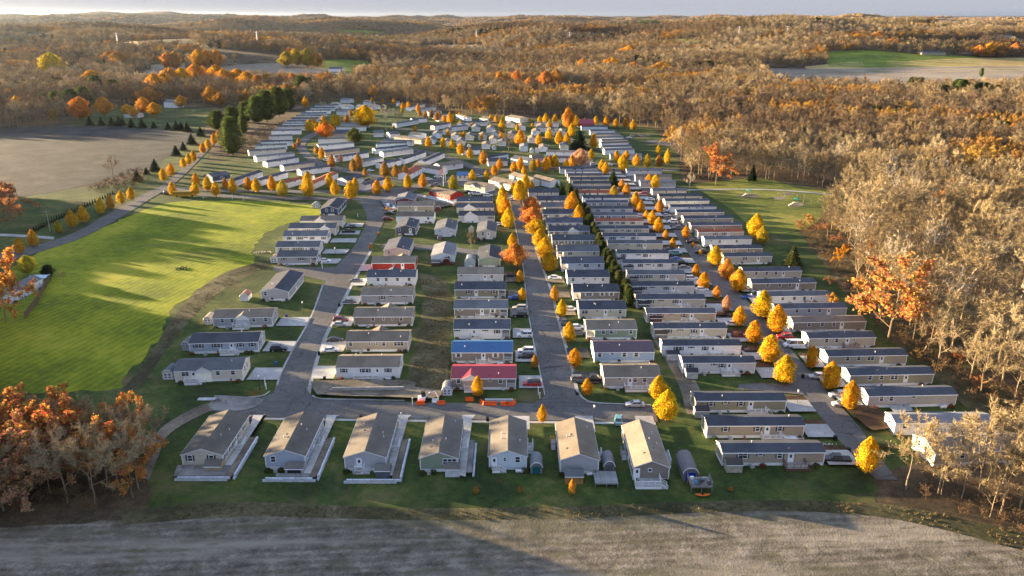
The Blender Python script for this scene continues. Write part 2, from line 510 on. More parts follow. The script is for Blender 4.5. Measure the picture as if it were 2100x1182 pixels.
ORD = ['zeroth', 'first', 'second', 'third', 'fourth', 'fifth', 'sixth', 'seventh', 'eighth', 'ninth', 'tenth', 'eleventh', 'twelfth',
       'thirteenth', 'fourteenth', 'fifteenth', 'sixteenth', 'seventeenth', 'eighteenth', 'nineteenth', 'twentieth']
def ordn(i):
    if i <= 20: return ORD[i]
    if i > 100: return 'hundred-and-' + ordn(i - 100)
    t = {2: 'twenty', 3: 'thirty', 4: 'forty', 5: 'fifty', 6: 'sixty', 7: 'seventy', 8: 'eighty', 9: 'ninety', 10: 'hundred'}[i // 10]
    return t + '-' + ORD[i % 10] if i % 10 else (t[:-1] + 'ieth' if i < 100 else 'hundredth')

# ---------------------------------------------------------------- ground sheets
Z_LAYER = [0.02]
def next_z():
    Z_LAYER[0] += 0.005
    return Z_LAYER[0]

def smooth_line(pts, n=6):
    """Catmull-Rom through the points"""
    if n <= 1 or len(pts) < 3: return [Vector(p) for p in pts]
    P = [Vector(p) for p in pts]
    P = [P[0] * 2 - P[1]] + P + [P[-1] * 2 - P[-2]]
    out = []
    for i in range(1, len(P) - 2):
        for k in range(n):
            t = k / n
            a, b_, c, d = P[i - 1], P[i], P[i + 1], P[i + 2]
            out.append(0.5 * ((2 * b_) + (c - a) * t + (2 * a - 5 * b_ + 4 * c - d) * t * t + (3 * b_ - a - 3 * c + d) * t ** 3))
    out.append(P[-2])
    return out

def sheet(name, pts_px, mat, label=None, curve=1, kind='structure', world_pts=None, jag=0.0):
    pts = world_pts or [g2(*p) for p in pts_px]
    if curve > 1:
        L = smooth_line([(*p, 0) for p in pts + [pts[0]]], curve)[:-1]
        pts = [(p.x, p.y) for p in L]
    if jag:
        rnd = random.Random(len(pts) * 7 + 1)
        dense = []
        for i in range(len(pts)):
            a, c = Vector(pts[i]), Vector(pts[(i + 1) % len(pts)])
            n = max(1, int((c - a).length / 2.5))
            for k in range(n):
                p = a.lerp(c, k / n)
                dense.append((p.x + rnd.uniform(-jag, jag), p.y + rnd.uniform(-jag, jag)))
        pts = dense
    z = next_z()
    bm = bmesh.new()
    vs = [bm.verts.new((x, y, z)) for x, y in pts]
    es = [bm.edges.new((vs[i], vs[(i + 1) % len(vs)])) for i in range(len(vs))]
    bmesh.ops.triangle_fill(bm, use_beauty=True, use_dissolve=False, edges=es, normal=(0, 0, 1))
    for f in bm.faces:
        if f.normal.z < 0: f.normal_flip()
    me = bpy.data.meshes.new(name)
    bm.to_mesh(me); bm.free()
    me.materials.append(MATS[mat])
    o = obj(name, me)
    tag(o, label, None, None, kind)
    return o

def ribbon(name, left_px, right_px, mat, label=None, n=6, kind='structure', nm=2, lift=0.0, jitter=0):
    """a surface lofted between two edges, draped on the land"""
    def res(pts):
        L = smooth_line([at(*p) for p in pts], 8)
        d = [0]
        for a, c in zip(L, L[1:]): d.append(d[-1] + (c - a).length)
        out = []
        M = max(n * (len(left_px) - 1), 2)
        for k in range(M + 1):
            t = d[-1] * k / M
            i = min(max(np.searchsorted(d, t) - 1, 0), len(L) - 2)
            w = (t - d[i]) / max(d[i + 1] - d[i], 1e-9)
            out.append(L[i].lerp(L[i + 1], w))
        return out
    A, B = res(left_px), res(right_px)
    z = next_z() + lift
    vs, fs = [], []
    for a, c in zip(A, B):
        for j in range(nm + 1):
            p = a.lerp(c, j / nm)
            vs.append((p.x, p.y, float(terr(p.x, p.y)) + z))
    for i in range(len(A) - 1):
        for j in range(nm):
            k = i * (nm + 1) + j
            fs.append((k, k + 1, k + nm + 2, k + nm + 1))
    me = mesh_of(name, vs, fs, (mat,))
    if me.polygons[0].normal.z < 0:
        me.flip_normals()
    return tag(obj(name, me), label, None, None, kind)

def kerb(pts_px, w=0.35, h=0.12, label=None, world=None, name='kerb'):
    L = world or [at(*p) for p in pts_px]
    L = smooth_line(L, 6)
    vs, fs = [], []
    for i, p in enumerate(L):
        d = (L[min(i + 1, len(L) - 1)] - L[max(i - 1, 0)]); d.z = 0
        nrm = Vector((-d.y, d.x, 0)).normalized() * w / 2
        for q, zz in ((p - nrm, 0.0), (p - nrm, h), (p + nrm, h), (p + nrm, 0.0)):
            vs.append((q.x, q.y, zz))
    for i in range(len(L) - 1):
        for j in range(3):
            k = i * 4 + j
            fs.append((k, k + 4, k + 5, k + 1))
    return tag(obj(name, mesh_of(name, vs, fs, ('concrete',))), None, None, None, 'structure')

# ---------------------------------------------------------------- land
def build_land():
    ys = [-260, -150, -50]
    y = 0.0
    while y < 900: ys.append(y); y += 45
    while y < 3000: ys.append(y); y += 13 + (y - 900) * 0.008
    while y < 17000: ys.append(y); y += 30 + (y - 3000) * 0.012
    ys += [20000, 26000, 36000, 60000]
    xs = [0.0]
    x = 0.0
    while x < 16000:
        x += 18 if x < 900 else 18 + (x - 900) * 0.045
        xs.append(x)
    xs += [24000, 45000]
    xs = sorted(set([-v for v in xs] + xs))
    X, Y = np.meshgrid(xs, ys)
    Z = terr(X, Y)
    Z = np.where(Y > 17000, 0, Z)
    n, m = X.shape
    V = np.stack([X.ravel(), Y.ravel(), Z.ravel()], 1)
    idx = np.arange(n * m).reshape(n, m)
    F = np.stack([idx[:-1, :-1], idx[:-1, 1:], idx[1:, 1:], idx[1:, :-1]], -1).reshape(-1, 4)
    me = bpy.data.meshes.new('terrain')
    me.from_pydata(V.tolist(), [], F.tolist())
    me.materials.append(MATS['woodland_floor'])
    me.polygons.foreach_set('use_smooth', np.ones(len(F), dtype=bool))
    tag(obj('terrain', me), 'rolling wooded land reaching to the horizon', None, None, 'structure')
build_land()

LAWN = [(-420, 930), (150, 935), (270, 942), (298, 962), (306, 1000), (300, 1040), (330, 1060), (650, 1058), (1000, 1056), (1500, 1042), (1800, 1036), (1790, 975), (2050, 905),
        (2010, 845), (1925, 770), (1825, 690), (1722, 590), (1650, 480), (1720, 430), (1730, 395), (1600, 375), (1400, 375), (1390, 320),
        (1340, 262), (1100, 245), (900, 228), (700, 205), (640, 215), (560, 300), (430, 330), (420, 262), (440, 225), (330, 214), (200, 222), (170, 240), (140, 262), (270, 266), (395, 275), (300, 350), (240, 380), (0, 400), (-300, 420)]
sheet('lawn', LAWN, 'lawn_grass', 'mown lawns running between all the homes', jag=0.4)
fg = [(-500, 1120), (0, 1085), (150, 1075), (300, 1062), (450, 1046), (560, 1050), (700, 1053), (900, 1055), (1200, 1050), (1500, 1041), (1700, 1043), (1850, 1060), (2000, 1095), (2100, 1122), (2600, 1250)]
fgw = [g2(*p) for p in fg] + [(300, 60), (300, -120), (-300, -120), (-300, 90)]
sheet('stubble_field', None, 'stubble_soil', 'grey brown stubble field in front of the homes', world_pts=fgw, jag=0.5)
# wild strip between lawn and field
ribbon('rough_verge', [(250, 1078), (480, 1060), (700, 1064), (900, 1068), (1200, 1063), (1500, 1050), (1700, 1052), (1860, 1070), (2100, 1130)],
       [(250, 1046), (480, 1030), (700, 1038), (900, 1043), (1200, 1038), (1500, 1027), (1700, 1028), (1860, 1040), (2100, 1095)], 'rough_grass', 'weedy verge at the edge of the stubble field')
sheet('mown_field', [(15, 555), (75, 520), (150, 492), (240, 455), (330, 420), (420, 412), (560, 415), (650, 425), (655, 440), (560, 470), (520, 510),
                     (520, 545), (470, 560), (400, 600), (350, 640), (330, 690), (250, 780), (200, 800), (-350, 800), (-300, 600), (0, 590)],
      'mown_field_grass', 'yellow green striped mown field left of the homes', curve=3, jag=1.0)
ribbon('rough_bank', [(548, 535), (470, 556), (400, 600), (350, 660), (300, 740), (250, 800)], [(556, 546), (498, 572), (440, 608), (385, 662), (328, 738), (285, 800)],
       'rough_grass', 'bare brown bank beside the mown field')
sheet('dry_grass_bank', [(858, 560), (905, 572), (925, 600), (922, 700), (918, 800), (890, 815), (850, 812), (832, 800), (842, 750), (856, 690), (866, 640), (868, 600)],
      'rough_grass', 'dry grassy bank between two rows of homes', curve=3, jag=0.5)
ribbon('gravel_track', [(1336, 690), (1362, 735), (1392, 790), (1408, 850)], [(1352, 685), (1400, 745), (1436, 800), (1440, 850)], 'dirt', 'gravel track behind two rows of homes')
sheet('hayfield', [(-400, 262), (0, 262), (180, 259), (262, 262), (393, 270), (398, 285), (345, 322), (290, 352), (240, 362), (180, 380), (60, 402), (-100, 410), (-500, 420)],
      'shaded_field_soil', 'grey ploughed field beyond the curving avenue', curve=3, jag=0.5)
sheet('woodland_edge', [(1640, 480), (1700, 440), (1740, 470), (1800, 560), (1850, 640), (1950, 720), (2080, 820), (2040, 905), (1988, 842), (1880, 745), (1790, 655), (1724, 585), (1676, 525)],
      'rough_grass', 'brown scrubby ground at the foot of the woods', curve=3, jag=0.6)
sheet('play_lawn', [(1420, 378), (1560, 366), (1640, 388), (1730, 400), (1690, 440), (1650, 470), (1560, 478), (1500, 430), (1450, 400)], 'play_grass', 'sunny grass around the play equipment', curve=3)
for i, (px, py, rx, ry) in enumerate([(1536, 402, 22, 4.5), (1616, 398, 14, 3), (1632, 420, 16, 5), (1598, 407, 14, 3)]):
    sheet('play_pit', [(px + rx * math.cos(t * PI / 6), py + ry * math.sin(t * PI / 6)) for t in range(12)], 'dirt', None)

# roads -------------------------------------------------------------
S2L = [(1120, 812), (1103.8, 737), (1090.8, 673), (1082.5, 621), (1074, 540), (1066, 500), (1055, 445), (1046, 405)]
S2R = [(1182, 812), (1172.5, 765), (1156, 706), (1139, 644), (1127.5, 597), (1106, 540), (1093, 500), (1078, 445), (1066, 405)]
S1L = [(565, 822), (575, 775), (600, 722), (640, 650), (664, 585), (692, 545), (730, 500), (752, 450), (742, 420)]
S1R = [(625, 822), (640, 760), (660, 700), (690, 640), (720, 580), (757, 515), (785, 460), (795, 430)]
S3L = [(1798, 985), (1760, 950), (1717, 900), (1655, 822), (1600, 762), (1545, 692), (1490, 620), (1440, 560), (1400, 503), (1360, 445), (1325, 398), (1262, 346)]
S3R = [(1840, 985), (1805, 940), (1785, 910), (1750, 862), (1700, 808), (1640, 738), (1580, 668), (1520, 602), (1487, 562), (1430, 497), (1385, 443), (1345, 398), (1280, 346)]
ribbon('road', [(440, 854), (560, 856), (700, 858), (850, 860), (1000, 862), (1200, 864), (1350, 866)], [(452, 812), (560, 819), (700, 820), (850, 826), (1000, 828), (1200, 829), (1340, 834)], 'asphalt', 'grey road running across the park behind the front homes')
ribbon('road', S2L, S2R, 'asphalt', 'main street lined with golden trees')
ribbon('road', S1L, S1R, 'asphalt', 'street beside the mown field')
ribbon('road', S3L, S3R, 'asphalt', 'street along the right-hand homes')
ribbon('road', [(562, 546), (620, 549), (690, 548)], [(560, 556), (620, 566), (672, 578)], 'asphalt', 'short side street off the left street')
sheet('road', [(1116, 795), (1118, 812), (1100, 826), (1080, 832), (1260, 836), (1215, 830), (1192, 820), (1180, 800)], 'asphalt')
sheet('road', [(566, 790), (562, 806), (535, 818), (560, 824), (640, 824), (664, 820), (640, 815), (630, 800)], 'asphalt')
ribbon('road', [(790, 498), (850, 501), (950, 510), (1066, 520)], [(780, 509), (850, 512), (950, 522), (1070, 534)], 'asphalt', 'narrow lane crossing between two streets')
ribbon('road', [(330, 398), (450, 405), (560, 410), (700, 412), (790, 414)], [(330, 392), (450, 399), (560, 403), (700, 405), (790, 403)], 'asphalt', 'near lane of the tree lined boulevard')
ribbon('road', [(340, 390), (450, 394), (600, 396), (720, 396), (800, 393), (870, 385), (930, 380), (1050, 408), (1070, 414)], [(345, 384), (450, 389), (600, 391), (720, 391), (800, 387), (870, 377), (940, 371), (1045, 398), (1080, 408)], 'asphalt', 'far lane of the tree lined boulevard')
ribbon('road', [(735, 418), (762, 400), (800, 393)], [(798, 432), (812, 412), (860, 388)], 'asphalt')
ribbon('road', [(-100, 560), (0, 520), (60, 508), (150, 479), (220, 440), (290, 402), (345, 372), (398, 322), (440, 280)],
       [(-100, 590), (0, 542), (80, 518), (170, 488), (245, 448), (310, 408), (362, 374), (412, 325), (452, 281)], 'asphalt', 'avenue with golden trees curving up the left side')
ribbon('road', [(870, 376), (935, 366), (990, 357), (1080, 350), (1180, 349), (1280, 352), (1390, 352)], [(865, 370), (930, 361), (985, 351), (1080, 344), (1180, 343), (1280, 346), (1390, 347)], 'asphalt', 'cross street through the middle of the park')
ribbon('road', [(990, 357), (950, 341), (915, 327), (870, 314), (800, 304)], [(1000, 352), (965, 336), (925, 322), (872, 309), (800, 300)], 'asphalt', 'street curving up through the far homes')
ribbon('road', [(830, 376), (760, 364), (690, 351), (640, 335), (613, 312), (608, 294), (640, 272), (680, 255)], [(850, 371), (770, 358), (700, 344), (656, 330), (632, 310), (628, 294), (655, 274), (692, 257)], 'asphalt', 'street curving round the far left homes')
ribbon('road', [(1190, 345), (1200, 320), (1170, 290), (1130, 275)], [(1215, 345), (1214, 320), (1182, 288), (1140, 273)], 'asphalt', 'street beside the far row of homes')
ribbon('road', [(800, 266), (900, 272), (1000, 280), (1130, 286)], [(800, 263), (900, 269), (1000, 277), (1130, 282)], 'asphalt', 'far cross street')
ribbon('path', [(1320, 292), (1350, 297), (1400, 305)], [(1330, 288), (1360, 290), (1400, 298)], 'asphalt')
ribbon('path', [(1400, 392), (1500, 390), (1600, 392), (1720, 402)], [(1400, 390), (1500, 388), (1600, 390), (1720, 400)], 'concrete', 'thin path to the play area')
ribbon('road', [(1000, 822), (1340, 834), (1360, 838)], [(1000, 821), (1340, 833), (1360, 836)], 'asphalt')
ribbon('path', [(-40, 484), (40, 487), (110, 492)], [(-40, 479), (40, 482), (112, 487)], 'concrete', 'pale drive crossing to the left avenue')
ribbon('dirt_track', [(292, 985), (303, 935), (330, 880), (400, 838), (440, 826)], [(306, 985), (324, 940), (350, 890), (420, 850), (455, 842)], 'dirt', 'dirt track curving beside the orange trees')
sheet('gravel_patch', [(440, 812), (500, 815), (540, 820), (520, 838), (470, 845), (430, 838)], 'gravel_grey', 'gravel at the end of the front road', curve=3)
ribbon('road', [(1512, 800), (1570, 803), (1650, 812)], [(1516, 789), (1565, 788), (1635, 790)], 'asphalt', 'short stub road beside the street lamp')

# kerbs and gutters
kerb([(p[0] - 2, p[1]) for p in S2L]); kerb([(p[0] + 3, p[1]) for p in S2R], 0.9)
kerb([(p[0] - 2, p[1]) for p in S1L[:5]], 0.5); kerb([(p[0] + 3, p[1]) for p in S1R[:6]], 1.3, 0.06)
kerb([(452, 858), (560, 859.5), (700, 861.5), (850, 863.5), (1000, 865.5), (1200, 867.5), (1345, 869)], 1.0, 0.08)
kerb([(640, 812), (655, 818), (700, 819.5), (830, 822)], 0.5)
kerb([(1186, 806), (1198, 819), (1225, 827), (1335, 832)], 0.6)
kerb([(553, 803), (538, 812), (500, 816)], 0.4)

# far fields draped over the hills ----------------------------------
def far_field(name, top, bot, mat, label):
    o = ribbon(name, bot, top, mat, label, n=14, nm=10, lift=0.5)
    return o
FAR_OPEN = []
for nm_, mt_, lb_, top_, bot_ in [
    ('far_field', 'tan_stubble', 'tan stubble hill behind the orange woods', [(300, 146), (380, 141), (460, 137), (560, 131), (640, 138), (720, 150)], [(250, 160), (380, 160), (460, 158), (560, 158), (640, 160), (740, 160)]),
    ('far_field', 'winter_wheat', 'small green field beyond the yellow trees', [(655, 125), (700, 124), (755, 128)], [(665, 140), (710, 142), (765, 137)]),
    ('far_field', 'tan_stubble', 'wide tan field on the right above the woods', [(1560, 141), (1690, 143), (1880, 139), (2130, 137)], [(1590, 168), (1740, 176), (1900, 178), (2130, 170)]),
    ('far_field', 'gold_stubble', 'golden strip of field on the right', [(1650, 138), (1740, 128), (1850, 127), (2000, 120), (2130, 120)], [(1665, 144), (1750, 143), (1880, 139), (2000, 139), (2130, 137)]),
    ('far_field', 'winter_wheat', 'green winter wheat field before the farm', [(1690, 107), (1790, 106), (1900, 114), (2010, 117)], [(1700, 126), (1760, 127), (1880, 126), (2010, 122)]),
    ('far_field', 'winter_wheat', 'bright far strip of field near the white barns', [(1832, 83), (1900, 85), (2010, 88)], [(1840, 89), (1900, 92), (2010, 95)]),
    ('far_field', 'winter_wheat', 'small bright green field in the distance', [(1165, 71), (1220, 70), (1272, 70)], [(1170, 76), (1220, 76), (1272, 75)]),
    ('far_field', 'winter_wheat', 'far green field on the left hills', [(700, 62), (740, 62), (790, 66)], [(700, 67), (740, 68), (790, 69)]),
    ('far_field', 'gold_stubble', 'pale field on the left skyline ridge', [(0, 54), (60, 52), (110, 55)], [(0, 60), (60, 60), (110, 60)]),
    ('far_field', 'winter_wheat', 'far green field right of centre', [(1330, 84), (1390, 82), (1440, 83)], [(1335, 88), (1390, 87), (1440, 87)]),
    ('far_field', 'gold_stubble', 'pale gold field in the far left hills', [(150, 92), (220, 89), (300, 91)], [(155, 97), (220, 95), (300, 96)]),
    ('far_field', 'tan_stubble', 'tan clearing in the far centre hills', [(860, 96), (920, 93), (990, 95)], [(862, 102), (920, 100), (990, 100)]),
    ('far_field', 'winter_wheat', 'green clearing on the far left hills', [(380, 74), (450, 71), (520, 73)], [(382, 78), (450, 76), (520, 77)]),
    ('far_field', 'gold_stubble', 'thin gold field far right of centre', [(1480, 62), (1560, 60), (1640, 61)], [(1482, 65), (1560, 64), (1640, 64)]),
    ('far_field', 'winter_wheat', 'thin bright field near the right horizon', [(1850, 52), (1950, 51), (2090, 53)], [(1850, 55), (1950, 55), (2090, 57)]),
    ('far_field', 'tan_stubble', 'pale strip of open ground left of the orange clump', [(310, 134), (380, 131)], [(310, 142), (380, 141)]),
]:
    bot_ = [(a, c + (13 if c > 120 else 5 if c > 80 else 2)) for a, c in bot_]
    far_field(nm_, top_, bot_, mt_, lb_)
    FAR_OPEN.append(top_ + bot_[::-1])

WOODS = [
    [(-600, 266), (0, 266), (135, 256), (160, 238), (200, 222), (300, 214), (420, 214), (470, 222), (600, 212), (650, 214), (690, 205), (800, 208), (870, 220), (960, 235),
     (1050, 241), (1150, 241), (1200, 244), (1350, 268), (1395, 330), (1412, 378), (1520, 366), (1640, 380), (1735, 398), (1775, 440), (1720, 455), (1690, 482), (1730, 560),
     (1775, 625), (1835, 690), (1880, 730), (1960, 790), (2040, 850), (2110, 900), (2900, 1100), (2900, 31), (-900, 31)],
    [(2010, 905), (2060, 885), (2100, 880), (2900, 1150), (2500, 1250), (2100, 1100), (1960, 1050), (1870, 1015), (1880, 985), (1950, 975)],
    [(-900, 940), (150, 940), (296, 945), (306, 1025), (90, 1055), (-900, 1110)],
]

# ---------------------------------------------------------------- plants: mesh builders
def tube(V, Fc, pts, radii, sides):
    k0 = len(V)
    for i, (p, r) in enumerate(zip(pts, radii)):
        d = (pts[min(i + 1, len(pts) - 1)] - pts[max(i - 1, 0)])
        d = d.normalized() if d.length > 1e-6 else Vector((0, 0, 1))
        u = d.orthogonal().normalized(); w = d.cross(u)
        for s in range(sides):
            t = 2 * PI * s / sides
            V.append(p + (u * math.cos(t) + w * math.sin(t)) * r)
    for i in range(len(pts) - 1):
        for s in range(sides):
            t = (s + 1) % sides
            a = k0 + i * sides
            Fc.append((a + s, a + t, a + sides + t, a + sides + s))

def rdir(rnd, up=0.0):
    v = Vector((rnd.gauss(0, 1), rnd.gauss(0, 1), rnd.gauss(0, 1) + up))
    return v.normalized()

def bare_tree(seed, H, spread=0.34, twigs=1700, upright=0.6, leaf=0, leaf_size=0.4, first=0.28, twig_w=0.034):
    """trunk mesh data, crown mesh data (limbs, branches and fine twigs, or leaves)"""
    rnd = random.Random(seed)
    TV, TF, CV, CF = [], [], [], []
    lean = Vector((rnd.uniform(-.05, .05), rnd.uniform(-.05, .05), 1))
    pts = [Vector((0, 0, -0.3))]
    n = 6
    for i in range(1, n + 1):
        pts.append(Vector((lean.x * H * .75 * i / n + rnd.uniform(-.15, .15), lean.y * H * .75 * i / n + rnd.uniform(-.15, .15), H * 0.78 * i / n)))
    R = H * 0.0125
    tube(TV, TF, pts, [R * (1 - 0.85 * i / n) for i in range(n + 1)], 6)
    ends = []
    def grow(p, d, L, r, lev):
        q = p.copy(); ps = [p.copy()]
        for i in range(3):
            d = (d + rdir(rnd) * 0.22 + Vector((0, 0, 0.10 * upright))).normalized()
            q = q + d * L / 3
            ps.append(q.copy())
        tube(CV, CF, ps, [r, r * .8, r * .6, r * .35], 3)
        ends.append((ps, d, L, lev))
        if lev < 3:
            for k in range(3 if lev else 4):
                j = rnd.choice((1, 2, 3))
                dd = (d * 1.0 + rdir(rnd, 0.3 * upright) * 0.85).normalized()
                grow(ps[j], dd, L * rnd.uniform(.5, .72), r * .5, lev + 1)
    nb = 8
    for k in range(nb):
        t = first + (0.97 - first) * (k + rnd.random() * .6) / nb
        z = t * H * 0.78
        i = min(int(t * n), n - 1)
        base = pts[i].lerp(pts[i + 1], t * n - i)
        ang = k * 2.4 + rnd.uniform(-.4, .4)
        d = Vector((math.cos(ang), math.sin(ang), rnd.uniform(.5, 1.0) * (0.5 + upright))).normalized()
        grow(base, d, H * spread * (1.15 - 0.65 * t), R * 0.42 * (1.1 - .6 * t), 1)
    grow(pts[-1], Vector((0, 0, 1)), H * 0.16, R * .15, 2)
    pool = [e for e in ends if e[3] >= 2] or ends
    for _ in range(twigs):
        ps, d, L, lev = rnd.choice(pool)
        j = rnd.randrange(3)
        p = ps[j].lerp(ps[j + 1], rnd.random())
        dd = (d * .8 + rdir(rnd, .5 * upright)).normalized()
        l = H * rnd.uniform(.03, .075)
        w = dd.orthogonal().normalized() * twig_w * rnd.uniform(.5, 1.2)
        k = len(CV)
        mid = p + dd * l * .5 + rdir(rnd) * l * .1
        CV += [p - w, p + w, mid + w * .8, p + dd * l, mid - w * .8]
        CF.append((k, k + 1, k + 2, k + 3, k + 4))
    LV, LF = [], []
    for _ in range(leaf):
        ps, d, L, lev = rnd.choice(pool)
        j = rnd.randrange(3)
        p = ps[j].lerp(ps[j + 1], rnd.random()) + rdir(rnd) * rnd.uniform(0, H * .05)
        a = rdir(rnd, .5); u = a.orthogonal().normalized(); v = a.cross(u)
        s = leaf_size * rnd.uniform(.5, 1.2)
        k = len(LV)
        LV += [p - u * s, p + v * s * .7, p + u * s, p - v * s * .7]
        LF.append((k, k + 1, k + 2, k + 3))
    return (TV, TF), (CV, CF), (LV, LF)

def egg_tree(seed, H=9.0, W=5.0, n=1500, leaf=0.30, point=1.0, clear=0.12, ragged=0.13):
    """street pear or maple: short trunk under a dense egg-shaped crown made of leaf clumps"""
    rnd = random.Random(seed)
    TV, TF = [], []
    tube(TV, TF, [Vector((0, 0, -.2)), Vector((0, 0, H * .2)), Vector((rnd.uniform(-.1, .1), 0, H * .62))], [H * .019, H * .015, H * .006], 6)
    for k in range(7):
        a = k * 2.4; z = H * (.16 + .05 * k)
        tube(TV, TF, [Vector((0, 0, z)), Vector((math.cos(a) * W * .18, math.sin(a) * W * .18, z + H * .14)), Vector((math.cos(a) * W * .26, math.sin(a) * W * .26, z + H * .28))], [H * .008, H * .006, H * .003], 3)
    z0 = H * clear
    ph = [rnd.uniform(0, 6.3) for _ in range(6)]
    def rad(t, a):
        prof = (math.sin(PI * min(1, (t + .06) / 1.06) ** 0.72) ** 0.72) if point < 1.5 else math.sin(PI * t ** .86) ** .62
        prof = max(prof, 0) * (1 - 0.16 * point * t * t)
        lump = 1 + ragged * (math.sin(3 * a + ph[0] + 5 * t) + .7 * math.sin(5 * a + ph[1] - 9 * t) + .6 * math.sin(11 * t + ph[2] + 2 * a))
        return W / 2 * prof * lump
    CV, CF = [], []
    # a dark heart of inner foliage
    k0 = len(CV); S = 8
    for i in range(6):
        t = .06 + .8 * i / 5
        for s in range(S):
            a = 2 * PI * s / S
            r = rad(t, a) * .72
            CV.append(Vector((r * math.cos(a), r * math.sin(a), z0 + t * (H - z0))))
    for i in range(5):
        for s in range(S):
            t = (s + 1) % S
            CF.append((k0 + i * S + s, k0 + i * S + t, k0 + (i + 1) * S + t, k0 + (i + 1) * S + s))
    CF.append(tuple(k0 + 5 * S + s for s in range(S)))
    for _ in range(n):
        t = rnd.random() ** 1.0
        a = rnd.uniform(0, 2 * PI)
        r = rad(t, a) * (1 - rnd.random() ** 2.2 * .38) * rnd.uniform(.94, 1.08)
        if rnd.random() < .10: r *= rnd.uniform(1.05, 1.2)
        p = Vector((r * math.cos(a), r * math.sin(a), z0 + t * (H - z0)))
        nn = (Vector((math.cos(a), math.sin(a), .5)) * 1.0 + rdir(rnd) * .8).normalized()
        u = nn.orthogonal().normalized(); u = (u * math.cos(a * 7) + nn.cross(u) * math.sin(a * 7)).normalized(); v = nn.cross(u)
        s = leaf * rnd.uniform(.55, 1.2)
        k = len(CV)
        CV += [p - u * s, p + v * s * .6 + nn * s * .2, p + u * s, p - v * s * .6]
        CF.append((k, k + 1, k + 2, k + 3))
    return (TV, TF), (CV, CF)

def conifer(seed, H=10.0, W=5.0, n=1300, kind='spruce'):
    rnd = random.Random(seed)
    TV, TF, CV, CF = [], [], [], []
    tube(TV, TF, [Vector((0, 0, -.2)), Vector((0, 0, H * .9))], [H * .02, H * .004], 6)
    for _ in range(n):
        if kind == 'spruce':
            t = 1 - math.sqrt(rnd.random() * .995 + .002)
            t = min(max(t, 0), .99)
            layer = round(t * 11) / 11
            t = t * .45 + layer * .55
            R = W / 2 * (1 - t) * (0.85 + .3 * rnd.random())
            droop = -.25
        else:
            t = rnd.random()
            R = W / 2 * math.sin(PI * (t * .86 + .10)) ** .7 * (0.8 + .3 * math.sin(9 * t + seed) * .5 + .2 * rnd.random())
            droop = .15
        a = rnd.uniform(0, 2 * PI)
        lump = 1 + .16 * math.sin(5 * a + 9 * t + seed) + .1 * math.sin(9 * a - 7 * t)
        rr = R * lump * (1 - rnd.random() ** 2 * .5)
        z = H * (.06 + .94 * t)
        c = Vector((math.cos(a) * rr, math.sin(a) * rr, z + droop * rr * .4))
        out = Vector((math.cos(a), math.sin(a), droop)).normalized()
        side = Vector((-math.sin(a), math.cos(a), rnd.uniform(-.4, .4))).normalized()
        L = H * .045 * rnd.uniform(.7, 1.5); w = L * .42
        k = len(CV)
        CV += [c - out * L, c + side * w, c + out * L, c - side * w + Vector((0, 0, w * .5))]
        CF.append((k, k + 1, k + 2, k + 3))
    k0 = len(CV)
    S = 8
    for i in range(5):
        t = i / 4
        for s in range(S):
            a = 2 * PI * s / S
            r = (W / 2 * (1 - t) * .6 if kind == 'spruce' else W / 2 * math.sin(PI * (t * .8 + .12)) ** .7 * .62) + .02
            CV.append(Vector((r * math.cos(a), r * math.sin(a), H * (.08 + .85 * t))))
    for i in range(4):
        for s in range(S):
            t = (s + 1) % S
            CF.append((k0 + i * S + s, k0 + i * S + t, k0 + (i + 1) * S + t, k0 + (i + 1) * S + s))
    CF.append(tuple(k0 + 4 * S + s for s in range(S)))
    return (TV, TF), (CV, CF)

def merged_mesh(name, parts):
    V, Fc, mi, mats = [], [], [], []
    for (v, f), mt in parts:
        k = len(V)
        V += v
        Fc += [tuple(i + k for i in q) for q in f]
        mats.append(mt); mi += [len(mats) - 1] * len(f)
    return mesh_of(name, V, Fc, mats, mi)

# prototypes --------------------------------------------------------
BARE = []
for i, (H, sp, up, tw) in enumerate([(20, .33, .7, 3000), (18, .36, .5, 2900), (22, .28, 1.0, 2800), (16, .38, .5, 2700), (19, .31, .9, 2800), (14, .40, .4, 2500)]):
    t, c, l = bare_tree(100 + i, H, sp, tw, up)
    BARE.append((H, mesh_of('bare_trunk', *t, mats=('trunk_bark',)), mesh_of('bare_crown', *c, mats=('twigs',)), merged_mesh('bare_tree_whole', [(t, 'trunk_bark'), (c, 'twigs')])))
def recoloured(me, mt):
    c = me.copy(); c.materials[len(c.materials) - 1] = MATS[mt]
    return c
BARE_D = [recoloured(b_[3], 'twigs_dark') for b_ in BARE[:3]]
BARE_P = [recoloured(b_[3], 'twigs_pale') for b_ in (BARE[0], BARE[4])]
PALE = []
for i in range(2):
    t, c, l = bare_tree(300 + i, 20, .34, 700, .8, twig_w=.05)
    PALE.append((20, mesh_of('pale_trunk', *t, mats=('pale_bark',)), mesh_of('pale_crown', *c, mats=('pale_bark',)), None))
RUST = []
for i, (H, n) in enumerate([(17, 5200), (15, 4600), (18, 3000)]):
    t, c, l = bare_tree(200 + i, H, .38, 250, .4, leaf=n, leaf_size=.29, first=.18)
    RUST.append((H, mesh_of('oak_trunk', *t, mats=('trunk_bark',)), mesh_of('oak_limbs', *c, mats=('trunk_bark',)), mesh_of('oak_leaves', *l, mats=('rust_leaves',)),
                 merged_mesh('rust_tree_whole', [(t, 'trunk_bark'), (c, 'trunk_bark'), (l, 'rust_leaves')]), mesh_of('oak_leaves_tinted', *l, mats=('leaves',))))
GOLD = []
